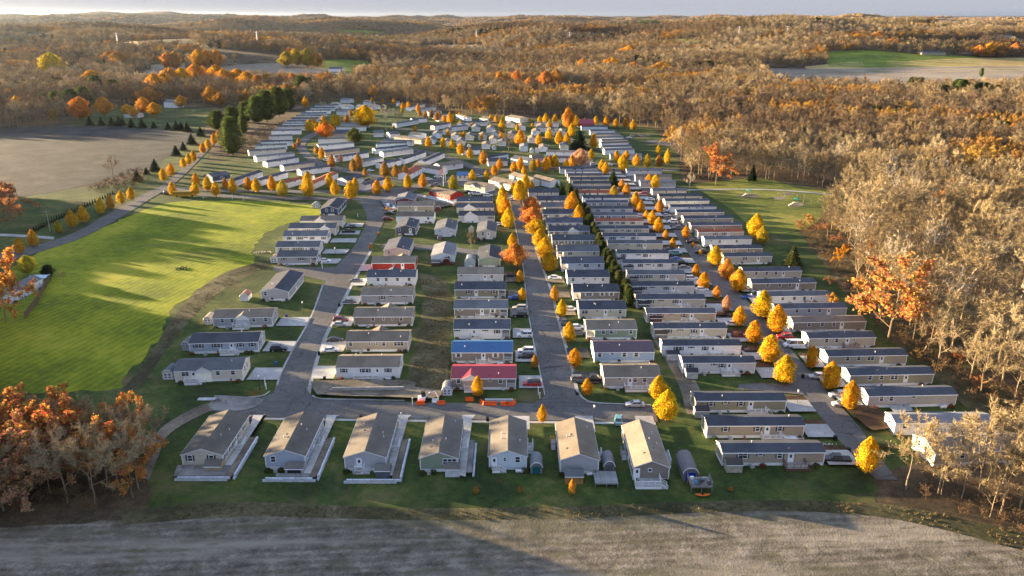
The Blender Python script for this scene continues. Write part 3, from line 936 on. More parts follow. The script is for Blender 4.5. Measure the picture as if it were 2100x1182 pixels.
for i, (H, W, pt) in enumerate([(9, 5.0, 1.0), (9, 4.7, 1.4), (9, 5.4, .9), (9, 5.0, .6), (9, 4.6, 1.2), (9, 5.2, .8), (9, 4.9, 1.1)]):
    t, c = egg_tree(40 + i, H, W, 2600, .21, pt, ragged=.11 + .02 * (i % 3))
    GOLD.append((H, W, mesh_of('street_trunk', *t, mats=('bark',)), mesh_of('street_crown', *c, mats=('leaves',))))
ROUND = []
for i in range(3):
    t, c = egg_tree(60 + i, 9, 8.2, 4600, .23, 2.0, .14, .24)
    ROUND.append((9, 8.2, mesh_of('round_trunk', *t, mats=('bark',)), mesh_of('round_crown', *c, mats=('leaves',))))
SPRUCE = []
for i in range(3):
    t, c = conifer(70 + i, 10, 5.4, 1500, 'spruce')
    SPRUCE.append((10, 5.4, mesh_of('spruce_trunk', *t, mats=('bark',)), mesh_of('spruce_crown', *c, mats=('leaves',)), merged_mesh('spruce_whole', [(t, 'bark'), (c, 'conifer_needles')])))
PINE = []
for i in range(2):
    t, c = conifer(80 + i, 14, 9.5, 2400, 'pine')
    PINE.append((14, 9.5, mesh_of('pine_trunk', *t, mats=('bark',)), mesh_of('pine_crown', *c, mats=('leaves',)), merged_mesh('pine_whole', [(t, 'bark'), (c, 'conifer_needles')])))

def canopy_blob(seed, W, H, n, mat, leaf=1.0):
    rnd = random.Random(seed)
    V, Fc = [], []
    for _ in range(n):
        a = rnd.uniform(0, 2 * PI); t = rnd.random() ** .7
        r = W / 2 * math.sqrt(rnd.random())
        z = H * (1 - (2 * r / W) ** 2 * .5) * rnd.uniform(.45, 1.0)
        p = Vector((math.cos(a) * r, math.sin(a) * r, z))
        d = rdir(rnd, 1.0); u = d.orthogonal().normalized(); v = d.cross(u); s = leaf * rnd.uniform(.5, 1.2)
        k = len(V)
        V += [p - u * s, p + v * s * .7, p + u * s, p - v * s * .7]
        Fc.append((k, k + 1, k + 2, k + 3))
    return mesh_of('canopy', V, Fc, (mat,))
FARM = [canopy_blob(1, 13, 14, 130, 'far_canopy', .95), canopy_blob(2, 12, 15, 130, 'far_canopy_dark', .95), canopy_blob(3, 13, 14, 130, 'rust_leaves', 1.0), canopy_blob(4, 10, 16, 130, 'conifer_needles', 1.0)]
HUGE = [canopy_blob(5, 60, 15, 220, 'far_canopy', 4.0), canopy_blob(6, 60, 15, 220, 'rust_leaves', 4.0), canopy_blob(7, 60, 16, 220, 'conifer_needles', 4.0)]
_b = bare_tree(500, 2.4, .5, 500, .3, first=.02, twig_w=.03)
BRUSH = [merged_mesh('brush_whole', [(_b[1], 'brown_brush')])]
_b = bare_tree(501, 3.4, .45, 600, .4, first=.02, twig_w=.035)
BRUSH.append(merged_mesh('brush_whole', [(_b[1], 'brown_brush')]))

# ---------------------------------------------------------------- scattering of uncountable plants
def scatter(name, label, pts, protos, idx, rots, scls):
    """one object: points carrying instances of plant meshes"""
    me = bpy.data.meshes.new(name)
    me.from_pydata([tuple(p) for p in pts], [], [])
    for nm_, tp, arr in (('pick', 'INT', idx), ('turn', 'FLOAT_VECTOR', np.stack([np.zeros(len(rots)), np.zeros(len(rots)), rots], 1)), ('size', 'FLOAT_VECTOR', scls)):
        at_ = me.attributes.new(nm_, tp, 'POINT')
        if tp == 'INT': at_.data.foreach_set('value', np.asarray(arr, dtype=np.int32))
        else: at_.data.foreach_set('vector', np.asarray(arr, dtype=np.float32).ravel())
    o = obj(name, me)
    ng = bpy.data.node_groups.new(name, 'GeometryNodeTree')
    ng.interface.new_socket('Geometry', in_out='INPUT', socket_type='NodeSocketGeometry')
    ng.interface.new_socket('Geometry', in_out='OUTPUT', socket_type='NodeSocketGeometry')
    gi, go = ng.nodes.new('NodeGroupInput'), ng.nodes.new('NodeGroupOutput')
    join = ng.nodes.new('GeometryNodeJoinGeometry')
    def attr(nm_, dt):
        a = ng.nodes.new('GeometryNodeInputNamedAttribute'); a.data_type = dt; a.inputs[0].default_value = nm_
        return [s for s in a.outputs if s.enabled and s.name == 'Attribute'][0]
    pick, turn, size = attr('pick', 'INT'), attr('turn', 'FLOAT_VECTOR'), attr('size', 'FLOAT_VECTOR')
    for k, pm in enumerate(protos):
        po = bpy.data.objects.new(pm.name, pm)      # never linked: only its mesh is instanced
        oi = ng.nodes.new('GeometryNodeObjectInfo'); oi.inputs['Object'].default_value = po; oi.inputs['As Instance'].default_value = True
        cmp_ = ng.nodes.new('FunctionNodeCompare'); cmp_.data_type = 'INT'; cmp_.operation = 'EQUAL'
        ins = [s for s in cmp_.inputs if s.enabled]
        ng.links.new(pick, ins[0]); ins[1].default_value = k
        iop = ng.nodes.new('GeometryNodeInstanceOnPoints')
        ng.links.new(gi.outputs[0], iop.inputs['Points'])
        ng.links.new([s for s in cmp_.outputs if s.enabled][0], iop.inputs['Selection'])
        ng.links.new(oi.outputs['Geometry'], iop.inputs['Instance'])
        e2r = ng.nodes.new('FunctionNodeEulerToRotation')
        ng.links.new(turn, e2r.inputs[0]); ng.links.new(e2r.outputs[0], iop.inputs['Rotation'])
        ng.links.new(size, iop.inputs['Scale'])
        ng.links.new(iop.outputs[0], join.inputs[0])
    ng.links.new(join.outputs[0], go.inputs[0])
    md = o.modifiers.new('scatter', 'NODES'); md.node_group = ng
    return tag(o, label, None, None, 'stuff')

NPR = np.random.default_rng(7)
def jgrid(x0, x1, y0, y1, s):
    xs = np.arange(x0, x1, s); ys = np.arange(y0, y1, s)
    X, Y = np.meshgrid(xs, ys)
    X = X + NPR.uniform(-.48, .48, X.shape) * s; Y = Y + NPR.uniform(-.48, .48, Y.shape) * s
    return X.ravel(), Y.ravel()

def wood_mask(X, Y, woods=WOODS):
    Z = terr(X, Y)
    px, py = to_px(X, Y, Z)
    m = np.zeros(X.shape, bool)
    for w in woods: m |= in_poly(px, py, w)
    for w in FAR_OPEN: m &= ~in_poly(px, py, w)
    return m, px, py, Z

def lownoise(X, Y, s, ph=0.0):
    a, b = X / s, Y / s
    return (np.sin(a + 1.7 * np.sin(b * .8 + ph) + ph) + np.sin(1.3 * b + 1.4 * np.sin(a * .9 - ph) + 2 * ph) + .6 * np.sin(2.7 * a - 2.1 * b + ph) + .5 * np.sin(5.1 * b + 4.3 * a + 3 * ph)) / 3.1

# ---------------------------------------------------------------- homes
WALL = {'tan': (.40, .345, .27), 'beige': (.52, .48, .40), 'grey': (.38, .39, .42), 'light grey': (.60, .61, .63), 'white': (.80, .81, .83), 'blue grey': (.38, .44, .53),
        'pale blue': (.40, .52, .66), 'sage green': (.27, .33, .25), 'red': (.36, .03, .025), 'taupe': (.27, .235, .205), 'navy': (.035, .06, .13), 'cream': (.66, .62, .53),
        'dark grey': (.12, .115, .13), 'maroon': (.20, .045, .05), 'olive tan': (.30, .28, .20), 'sky blue': (.52, .62, .70), 'pink grey': (.45, .40, .38)}  # palest blue: far white walls with cool shade put into the colour
ROOF = {'dark shingle': (.135, .122, .105), 'charcoal': (.072, .078, .094), 'slate': (.115, .12, .13), 'brown': (.19, .16, .125), 'tan': (.19, .16, .125), 'blue metal': (.018, .105, .26), 'red metal': (.22, .018, .032),
        'plum metal': (.085, .045, .060), 'grey': (.16, .165, .175), 'pale': (.45, .45, .44), 'rust red': (.30, .10, .06)}
WHITE = (.80, .81, .83)
WIN_CACHE = {}
SIZES = {'w': (.95, 1.35, .95), 'W': (1.9, 1.35, .95), 'T': (2.8, 1.3, .95), 's': (.85, .62, 1.6), 'n': (.5, .95, 1.2), 'o': (.7, .7, 1.4)}
def win_mesh(t):
    if t not in WIN_CACHE:
        w, h, s = SIZES[t]
        n = {'W': 2, 'T': 3}.get(t, 1)
        f, p = MB(), MB()
        cw = w / n
        for i in range(n):
            a = -w / 2 + i * cw + (.04 if n > 1 else 0); b_ = a + cw - (.08 if n > 1 else 0)
            f.box(a - .09, a + .03, -.07, .0, 0, h); f.box(b_ - .03, b_ + .09, -.07, .0, 0, h)
            f.box(a + .03, b_ - .03, -.072, .0, -.09, .04); f.box(a + .03, b_ - .03, -.072, .0, h - .04, h + .09)
            if h > .8: f.box(a + .03, b_ - .03, -.055, .0, h * .5 - .035, h * .5 + .035)
            p.box(a + .03, b_ - .03, -.03, .0, .04, h - .04)
        WIN_CACHE[t] = (f.mesh('window', 'plain'), p.mesh('pane', 'window_glass'), MB().box(-.17, .17, -.06, 0, -.02, h + .02).mesh('shutter', 'plain'))
    return WIN_CACHE[t]
DOOR_ME = MB().box(-.47, .47, -.05, 0, 0, 2.05).mesh('door', 'plain')
DOORPANE_ME = MB().box(-.24, .24, -.07, -.05, 1.1, 1.8).mesh('pane', 'window_glass')
DOORFRAME_ME = MB().box(-.6, -.47, -.07, 0, 0, 2.15).box(.47, .6, -.07, 0, 0, 2.15).box(-.47, .47, -.072, 0, 2.05, 2.15).mesh('door_frame', 'plain')
VENT_ME = MB().bar((0, 0, -.3), (0, 0, .42), .09, 0, 6).bar((0, 0, .42), (0, 0, .5), .14, 0, 6).mesh('vent_pipe', 'plain')
CAP_ME = MB().box(-.22, .22, -.16, .16, -.15, .16).mesh('roof_vent', 'plain')

def deck_meshes(w, d, h, steps='r'):
    key = ('deck', w, d, round(h, 2), steps)
    if key in WIN_CACHE: return WIN_CACHE[key]
    pl = MB().box(0, w, -d, -.02, h - .14, h)
    sk_ = MB().box(.04, w - .04, -d + .04, -.05, .0, h - .145)
    rl = MB()
    def run(a, c):
        a, c = Vector(a), Vector(c)
        L = (c - a).length
        rl.bar(a + Vector((0, 0, .98)), c + Vector((0, 0, .98)), .05); rl.bar(a + Vector((0, 0, .12)), c + Vector((0, 0, .12)), .04)
        n = max(1, round(L / 1.3))
        for i in range(n + 1):
            p = a.lerp(c, i / n); rl.bar(p, p + Vector((0, 0, 1.05)), .065)
        m_ = int(L / .17)
        for i in range(1, m_):
            p = a.lerp(c, i / m_); rl.bar(p + Vector((0, 0, .12)), p + Vector((0, 0, .95)), .022, 0, 3)
    run((0, -.05, h), (0, -d + .05, h)); run((0, -d + .05, h), (w if steps != 'f' else w - 1.1, -d + .05, h))
    if steps == 'r':
        run((w, -.05, h), (w, -d + 1.1, h))
    else:
        run((w, -.05, h), (w, -d + .05, h))
    st = MB()
    ns = 4
    for i in range(ns):
        zz = h - (i + 1) * h / (ns + .6)
        if steps == 'r': st.box(w + i * .28, w + (i + 1) * .28 + .02, -d + .06, -d + 1.05, 0, zz)
        else: st.box(w - 1.05, w - .05, -d - (i + 1) * .28 - .02, -d - i * .28, 0, zz)
    if steps == 'r':
        for yy in (-d + .05, -d + 1.08):
            rl.bar((w, yy, h + .98), (w + 1.2, yy, 1.0), .05); rl.bar((w + 1.2, yy, 0), (w + 1.2, yy, 1.05), .065)
            for i in range(1, 6): rl.bar((w + i * .2, yy, h * (1 - i / 6)), (w + i * .2, yy, h * (1 - i / 6) + .98), .022, 0, 3)
    r = (pl.mesh('deck', 'wood_boards'), sk_.mesh('deck_skirt', 'plain'), rl.mesh('railing', 'plain'), st.mesh('steps', 'plain'))
    WIN_CACHE[key] = r
    return r

HOMES = []
SHARED = {}
def shared(key, fn):
    if key not in SHARED: SHARED[key] = fn()
    return SHARED[key]

def home(name, label, P0, yaw, L, W, wall, roof, wins='', lod=0, ridge='x', ev=3.15, sk=.72, rise=None, ends='', porch=None, dormer=None, deck=None, shut=None,
         group=None, skirt=True, vents=2, rmat='shingles', deckcol=WHITE, seed=0):
    """P0 near left corner of the near wall; x runs along the near wall for L metres, y away from the camera for W metres"""
    rnd = random.Random(seed)
    t = thing(name, label, 'home', (P0.x, P0.y, P0.z), yaw, group)
    k1, k2 = rnd.uniform(.9, 1.07), rnd.uniform(.82, 1.2)
    wc = tuple(c * k1 for c in WALL[wall]); rc = tuple(c * k2 for c in ROOF[roof])
    a, c = (L, W) if ridge == 'x' else (W, L)     # a along the ridge, c across it
    rs = rise if rise is not None else (.74 if c < 6 else 1.36)
    x0w, x1w = 0.0, L
    if porch == 'R': x1w = L - 2.3
    if porch == 'L': x0w = 2.3
    def wall_me():
        m = MB()
        if ridge == 'x':
            m.prism([(0, sk), (W, sk), (W, ev), (W / 2, ev + rs), (0, ev)], x0w, x1w, 'x')
        else:
            m.prism([(0, sk), (0, ev), (L / 2, ev + rs), (L, ev), (L, sk)], 0, W, 'y')
        return m.mesh('wall', 'siding')
    obj('wall', wall_me(), t, wc)
    def skirt_me():
        return MB().box(x0w + .03, x1w - .03, .03, W - .03, -.1, sk).mesh('skirting', 'siding')
    obj('skirting', skirt_me(), t, WHITE if skirt else tuple(k * .9 for k in wc))
    ov, th = .22, .13
    ovg = .12
    e = rs / (c / 2)
    def roof_me():
        m = MB()
        zl = ev - ov * e + .02
        prof = [(-ov, zl), (c / 2, ev + rs + .02), (c + ov, zl), (c + ov, zl + th), (c / 2, ev + rs + th + .02), (-ov, zl + th)]
        if ridge == 'x':
            m.prism(prof, -ovg, L + ovg, 'x')
        else:
            m.prism(prof[::-1], -ovg, W + ovg, 'y')
        return m.mesh('roof', rmat)
    ro = obj('roof', roof_me(), t, rc)
    if lod <= 1:      # white fascia boards
        m = MB()
        zl = ev - ov * e - .03
        if ridge == 'x':
            m.box(-ovg - .02, L + ovg + .02, -ov - .035, -ov + .0, zl - .05, zl + th + .045)
            for xx in (-ovg - .03, L + ovg):
                m.prism([(-ov, zl - .03), (c / 2, ev + rs - .03), (c + ov, zl - .03), (c + ov, zl + .12), (c / 2, ev + rs + .12), (-ov, zl + .12)], xx, xx + .03, 'x')
        else:
            for xx in (-ov - .035, L + ov):
                m.box(xx, xx + .035, -ovg, W + ovg, zl - .05, zl + th + .04)
            m.prism([(-ov, zl - .03), (-ov, zl + .12), (c / 2, ev + rs + .12), (c + ov, zl + .12), (c + ov, zl - .03), (c / 2, ev + rs - .03)], -ovg - .035, -ovg - .002, 'y')
        obj('fascia', m.mesh('fascia', 'plain'), t, WHITE)
        cb = shared(('cb', ev, sk), lambda: MB().box(-.09, .09, -.09, .09, sk, ev - .02).mesh('corner_board', 'plain'))
        for xx, yy in ((x0w + .06, .06), (x1w - .06, .06), (x1w - .06 if P0.x < 0 else x0w + .06, W - .06)):
            obj('corner_board', cb, t, WHITE, (xx, yy, 0))
    fl = sk + .12
    def put(tp, x, y, rz, z0=0.0):
        if tp == 'd':
            d = obj('door', DOOR_ME, t, WHITE, (x, y, fl), rz)
            if lod <= 1:
                obj('pane', DOORPANE_ME, d); obj('door_frame', DOORFRAME_ME, d, WHITE)
        else:
            fm, pm, sm_ = win_mesh(tp)
            w, h, s = SIZES[tp]
            f = obj('window', fm, t, WHITE, (x, y, fl + s + z0), rz)
            obj('pane', pm, f)
            if shut and lod <= 1 and tp != 'o':
                for q in (-1, 1):
                    obj('shutter', sm_, f, shut, (q * (w / 2 + .27), 0, 0))
    for tok in wins.split():
        tp, fr = tok[0], float(tok[1:]) / 100
        put(tp, L * fr, -.002, 0)
    for tok in ends.split():            # Lw40 = window on the left end, R... on the right end
        sd, tp, fr = tok[0], tok[1], float(tok[2:]) / 100
        if sd == 'R': put(tp, x1w + .002, W * fr, PI / 2)
        else: put(tp, x0w - .002, W * (1 - fr), -PI / 2)
    if porch and lod <= 1:
        xa, xb = (L - 2.3, L) if porch == 'R' else (0, 2.3)
        po = obj('porch', MB().box(xa + .01, xb, .05, W - .05, sk - .1, sk + .05).mesh('porch', 'wood_boards'), t, (.35, .33, .31))
        obj('porch_skirt', MB().box(xa + .03, xb - .03, .09, W - .09, 0, sk - .1).mesh('porch_skirt', 'siding'), po, WHITE)
        xo = xb - .08 if porch == 'R' else xa + .08
        pp = shared('pp', lambda: MB().box(-.08, .08, -.08, .08, .72, 3.12).mesh('post', 'plain'))
        for yy in (.12, W * .34, W * .66, W - .12):
            obj('post', pp, po, WHITE, (xo, yy, 0))
        m = MB()
        for zz in (.95, 1.75): m.box(xo - .03, xo + .03, .2, W * .62, zz, zz + .07)
        for k in range(int(W * .6 / .18)): m.box(xo - .02, xo + .02, .25 + k * .18, .29 + k * .18, 1.0, 1.75)
        for zz in (.95, 1.75): m.box(xa + .1, xb - .1, .06, .12, zz, zz + .07)
        for k in range(11): m.box(xa + .15 + k * .19, xa + .19 + k * .19, .07, .11, 1.0, 1.75)
        obj('porch_railing', m.mesh('porch_railing', 'plain'), po, WHITE)
        obj('porch_beam', MB().box(xa, xb, .02, .14, ev - .28, ev - .02).box(xo - .06, xo + .06, .15, W - .1, ev - .28, ev - .02).mesh('porch_beam', 'plain'), po, WHITE)
    if dormer:                         # (fraction, width, side) small gable over the near or far slope
        fr, dw, sd = dormer
        s = -1 if sd == 'N' else 1
        dr = dw / 2 * .52
        ye = 0.0 if s < 0 else W
        yo = -.55 if s < 0 else W + .3
        yi = W * .42 if s < 0 else W * .58
        x = L * fr
        d = obj('gable', MB().prism([(x - dw / 2, ev - .45), (x - dw / 2, ev), (x, ev + dr), (x + dw / 2, ev), (x + dw / 2, ev - .45)], min(yo, ye + s * -.2), max(yo, ye + s * -.2), 'y').mesh('gable', 'siding'), t, WHITE)
        m = MB()
        zt = .10
        rr = .25
        for q in (-1, 1):
            p1 = Vector((x + q * (dw / 2 + rr), yo + s * .15, ev - rr * .52)); p2 = Vector((x, yo + s * .15, ev + dr + .02)); p3 = Vector((x, yi, ev + dr + .02)); p4 = Vector((x + q * (dw / 2 + rr), ye, ev - rr * .52))
            up = Vector((0, 0, zt))
            pts = [p1, p2, p3, p4]
            if q > 0: pts = pts[::-1]
            m.face([p + up for p in pts]); m.face([p for p in reversed(pts)])
            m.face([p1, p1 + up, p2 + up, p2])
        obj('gable_roof', m.mesh('gable_roof', rmat), d, rc)
        if s < 0 and lod <= 1:
            m = MB().prism([(x - dw / 2 - rr, ev - rr * .52 - .06), (x, ev + dr - .05), (x + dw / 2 + rr, ev - rr * .52 - .06), (x + dw / 2 + rr, ev - rr * .52 + .1), (x, ev + dr + .12), (x - dw / 2 - rr, ev - rr * .52 + .1)][::-1], yo - .19, yo - .16, 'y')
            obj('gable_trim', m.mesh('gable_trim', 'plain'), d, WHITE)
            obj('bay_wall', MB().box(x - dw / 2 + .1, x + dw / 2 - .1, yo + .15, -.01, sk - .6, ev - .45).mesh('bay_wall', 'siding'), d, tuple(min(1, k * 1.5) for k in wc))
    if deck:                           # (x start, width, depth, steps)
        xs, w, dd, stp = deck
        pl, sk_, rl, st = deck_meshes(w, dd, fl, stp)
        D = obj('deck', pl, t, (.34, .31, .28), (L * xs, 0, 0))
        obj('deck_skirt', sk_, D, deckcol); obj('railing', rl, D, deckcol); obj('steps', st, D, (.5, .5, .5) if deckcol == WHITE else deckcol)
    if lod <= 1:
        for k in range(vents):
            q = rnd.uniform(.12, .88)
            cr = rnd.uniform(.58, .85) if rnd.random() < .6 else rnd.uniform(.2, .45)
            zz = ev + rs * (1 - abs(cr - .5) * 2) + .1
            loc = (L * q, W * (1 - cr), zz) if ridge == 'x' else (L * cr, W * q, zz)
            obj('vent_pipe' if k % 2 == 0 else 'roof_vent', VENT_ME if k % 2 == 0 else CAP_ME, t, (.6, .6, .6) if k % 2 == 0 else (.1, .09, .08), loc)
    HOMES.append((t, P0.x + math.cos(yaw) * L / 2, P0.y + W / 2, L, W, label))
    return t

AUTO1 = ['w12 s30 w52 d63 w82', 'W14 s32 w46 d58 w78', 'w10 w26 d48 s60 w84', 'w16 w36 s54 d66 w86', 'W18 w40 d54 W80', 'w14 s28 w44 w62 d76']
SHUTS = [(.03, .035, .045), (.03, .035, .045), None, (.12, .03, .03), (.55, .56, .58), (.10, .12, .13)]
ROWINFO = []
def row(rname, labelrow, W, data, yaw_deg, near_first=True, group=None, cap=None, **kw):
    """data rows: (x0, y0, x1, y1, wall, roof, wins, extra)"""
    out = []
    for i, d in enumerate(data):
        x0, y0, x1, y1, wall, roof = d[:6]
        wins = d[6] if len(d) > 6 else None
        ex = dict(kw); ex.update(d[7] if len(d) > 7 else {})
        A, B = at(x0, y0), at(x1, y1)
        if yaw_deg is None:
            yaw = math.atan2(B.y - A.y, B.x - A.x); L = (B - A).length
            P = A
        else:
            yaw = math.radians(yaw_deg)
            Mi = (A + B) / 2
            L = abs(B.x - A.x) / math.cos(yaw)
            P = Vector((Mi.x - math.cos(yaw) * L / 2, Mi.y - math.sin(yaw) * L / 2, 0))
        ym = (y0 + y1) / 2
        lod = 0 if ym > 600 else (1 if ym > 425 else 2)
        rnd = random.Random(hash((int(x0), int(y0))) % 99991)
        if wins is None: wins = rnd.choice(AUTO1)
        Wd = ex.pop('W', W)
        if 'shut' not in ex: ex['shut'] = rnd.choice(SHUTS)
        if ex.get('shut') == 'no': ex['shut'] = None
        kind_ = 'double-wide' if Wd > 6.5 else 'single-wide'
        rl = roof
        if 'label' in ex: lb = ex.pop('label')
        else:
            lb = f"{wall} {kind_} with {rl} roof, {ordn(i + 1)} from {'front' if near_first else 'left'} {labelrow}"
            if len(lb.replace('-', ' ').split()) > 16: lb = f"{wall} home, {rl} roof, {ordn(i + 1)} from {'front' if near_first else 'left'} {labelrow}"
        rm = 'metal_roof' if 'metal' in roof else 'shingles'
        if lod == 2:
            for k in ('ends', 'vents', 'shut', 'porch', 'deck'): ex.pop(k, None)
        t = home('mobile_home', lb, P, yaw, L, Wd, wall, roof, wins, lod, rmat=rm, group=group or ('homes ' + labelrow), seed=i * 13 + int(x0), **ex)
        out.append((P, yaw, L, Wd))
    ROWINFO.append((rname, out))
    return out

rA = row('A', 'of the front row', 8.4, [], 0)
# front row: gable ends face the camera, ridges run away from it
FRONT = [  # x0, x1, y base, length, wall, roof, near wall, ends, deck
    (376, 460, 961, 17.2, 'beige', 'dark shingle', 'w20 w72', 'Rw10 Rw28 Rw40 Rd47 Rw58 Rw80', 'Beige home with dark roof and block wall, leftmost of the front row'),
    (546, 628, 963, 16.6, 'blue grey', 'dark shingle', 'w20', 'Rw10 Rw26 Rd42 Rw52 Rw70 Rw86', 'Blue grey home of the front row with a dark-doored shed at its corner'),
    (708, 793, 966, 16.6, 'grey', 'dark shingle', 'd35', 'Rw16 Rw30 Rd46 Rw60 Rw82', 'Grey home of the front row with white back door and small steps'),
    (862, 940, 968, 16.4, 'sage green', 'dark shingle', 'T78', 'Rw16 Rw30 Rd46 Rw60 Rw82', 'Sage green home in the middle of the front row'),
    (1003, 1080, 964, 15.2, 'sky blue', 'dark shingle', 'd14 n42 w76', 'Rw16 Rd40 Rw60 Rw82', 'Pale blue home of the front row beside a teal-doored shed'),
    (1148, 1227, 972, 15.6, 'grey', 'brown', '', 'Ld80 Lw60 Lw30 Rd40', 'Grey home of the front row with wooden shed and grey deck'),
    (1298, 1371, 987, 17.4, 'taupe', 'brown', 'd10 o46', 'Lw80 Ld60 Lw40 Lw20', 'Taupe home at the right end of the front row, white railed deck'),
]
for i, (x0, x1, yb, Ln, wl_, rf, wn_, en, lb) in enumerate(FRONT):
    A, B = at(x0, yb), at(x1, yb)
    t = home('mobile_home', lb, A, 0.0, B.x - A.x, Ln, wl_, rf, wn_, 0, ridge='y', ends=en, vents=5, rise=1.42, ev=3.2, shut=(.03, .03, .035) if i == 0 else None,
             group='homes of the front row', seed=900 + i, skirt=(i != 4))
    FRONT[i] = (A, B, Ln)

R_B = row('B', 'beside the mown field', 8.0, [
    (360, 785, 499, 781, 'cream', 'slate', 'W16 d28 W43 w64 w86', dict(dormer=(.43, 4.2, 'N'), ends='Rw30 Rw60', deck=(.16, 3.2, 1.9, 'r'), shut='no', vents=2)),
    (390, 727, 532, 722, 'blue grey', 'charcoal', 'W13 W40 d61 w74 w91', dict(ends='Rw25 Rd60', deck=(.45, 4.0, 1.9, 'r'), shut=(.03, .035, .05), vents=2)),
    (438, 674, 560, 670, 'grey', 'brown', 'w16 w32 d49 w69 w89', dict(dormer=(.50, 4.4, 'N'), ends='Rw30 Rw60', deck=(.34, 3.6, 1.9, 'r'), shut='no', vents=2)),
], 4)
A, B = at(537, 617), at(593, 617)
home('mobile_home', 'grey home turned end-on at the corner of the short side street', A, 0, B.x - A.x, 20, 'grey', 'charcoal', 'w16', 0, ridge='y', ends='Rw12 Rw30 Rd48 Rw60 Rw80', rise=1.25, vents=3, seed=77)
row('B2', 'left of the side street', 8.0, [
    (570, 543.5, 642, 543.5, 'grey', 'slate', 'w17 W70', dict(porch='R', shut=(.03, .035, .045), L=None)),
    (566, 524, 656, 522, 'light grey', 'slate', 'w12 w25 w42 W56 d70 w84', {}),
    (581, 501, 672, 499, 'white', 'slate', 'w14 W38 s52 w66 w92', dict(shut=(.03, .035, .045), ends='Rw30 Rw60')),
    (592, 485, 690, 482, 'beige', 'slate', 'w16 W38 W66', dict(dormer=(.78, 4.5, 'N'), ends='Rw50')),
    (615, 469, 704, 466, 'cream', 'brown', '', dict(dormer=(.48, 5.0, 'N'), ends='Rw50')),
] if False else [
    (570, 543.5, 650, 543.5, 'grey', 'slate', 'w17 W62', dict(porch='R', shut=(.03, .035, .045))),
    (566, 524, 656, 522, 'light grey', 'slate', 'w12 w25 w42 W56 d70 w84', {}),
    (581, 501, 672, 499, 'white', 'slate', 'w14 W38 s52 w66 w92', dict(shut=(.03, .035, .045), ends='Rw30 Rw60')),
    (592, 485, 690, 482, 'beige', 'slate', 'w16 W38 W66', dict(dormer=(.78, 4.5, 'N'), ends='Rw50')),
    (615, 469, 704, 466, 'cream', 'brown', '', dict(dormer=(.48, 5.0, 'N'), ends='Rw50')),
], 2)
A, B = at(658, 442), at(695, 441)
home('mobile_home', 'navy blue home end-on by the boulevard at the head of the left street', A, 0, B.x - A.x, 19, 'navy', 'charcoal', 'w35 w68', 1, ridge='y', ends='Rw20 Rd40 Rw70', rise=1.25, seed=78)
R_C = row('C', 'left of the grassy bank', 8.4, [
    (690.5, 778, 820, 775.5, 'white', 'brown', 'w12 W46 d65 w82', dict(deck=(.28, 6.4, 2.0, 'r'), ends='Rw50', shut=(.03, .035, .045), vents=3)),
    (709.7, 723, 838, 720.5, 'tan', 'brown', 'w8 n38 n50 w61 T85', dict(dormer=(.5, 5.0, 'F'), ends='Rd50', shut='no', vents=4)),
    (726, 670.5, 846, 669, 'taupe', 'brown', 'w33 n51 n66 w81', dict(dormer=(.56, 5.0, 'F'), ends='Rd30', shut='no', vents=4)),
    (741, 625, 847, 624, 'grey', 'brown', 'w41 s58 s84', dict(shut=(.03, .035, .045), vents=4)),
    (753, 587, 852.5, 586, 'white', 'charcoal', 'w23 w40 w63 w87', dict(dormer=(.5, 4.6, 'F'), shut='no', vents=3)),
    (763, 557, 852, 556, 'red', 'brown', 's50 d71', dict(dormer=(.66, 4.6, 'F'), shut='no', vents=2)),
], 1)
R_D = row('D', 'right of the grassy bank', 8.4, [
    (926, 799.5, 1058, 799.5, 'taupe', 'red metal', 'w11 d25 s60 w76', dict(porch='R', dormer=(.30, 4.6, 'N'), deck=(.20, 3.0, 1.8, 'r'), shut='no', vents=2)),
    (927, 745, 1051, 745, 'taupe', 'blue metal', 'w11 d52 w72', dict(porch='R', deck=(.40, 3.4, 1.7, 'r'), shut=(.75, .75, .76), vents=2)),
    (931, 695.5, 1046, 695.5, 'white', 'charcoal', 's6 d36 s56 w77', dict(porch='R', deck=(.30, 2.6, 1.4, 'r'), shut=(.06, .03, .04), vents=3)),
    (932, 652.5, 1041, 652.5, 'taupe', 'slate', 's11 d52 w72', dict(porch='R', deck=(.40, 4.2, 1.6, 'r'), shut=(.75, .75, .76), vents=3)),
    (933, 612.5, 1037, 612.5, 'olive tan', 'charcoal', 'w28 d42 s61 w77', dict(porch='R', shut=(.03, .03, .04), vents=2)),
    (939, 580.5, 1032, 580.5, 'light grey', 'brown', 's8 w75 d60', dict(vents=3, shut='no', deck=(.5, 3.6, 1.6, 'r'))),
], 0)
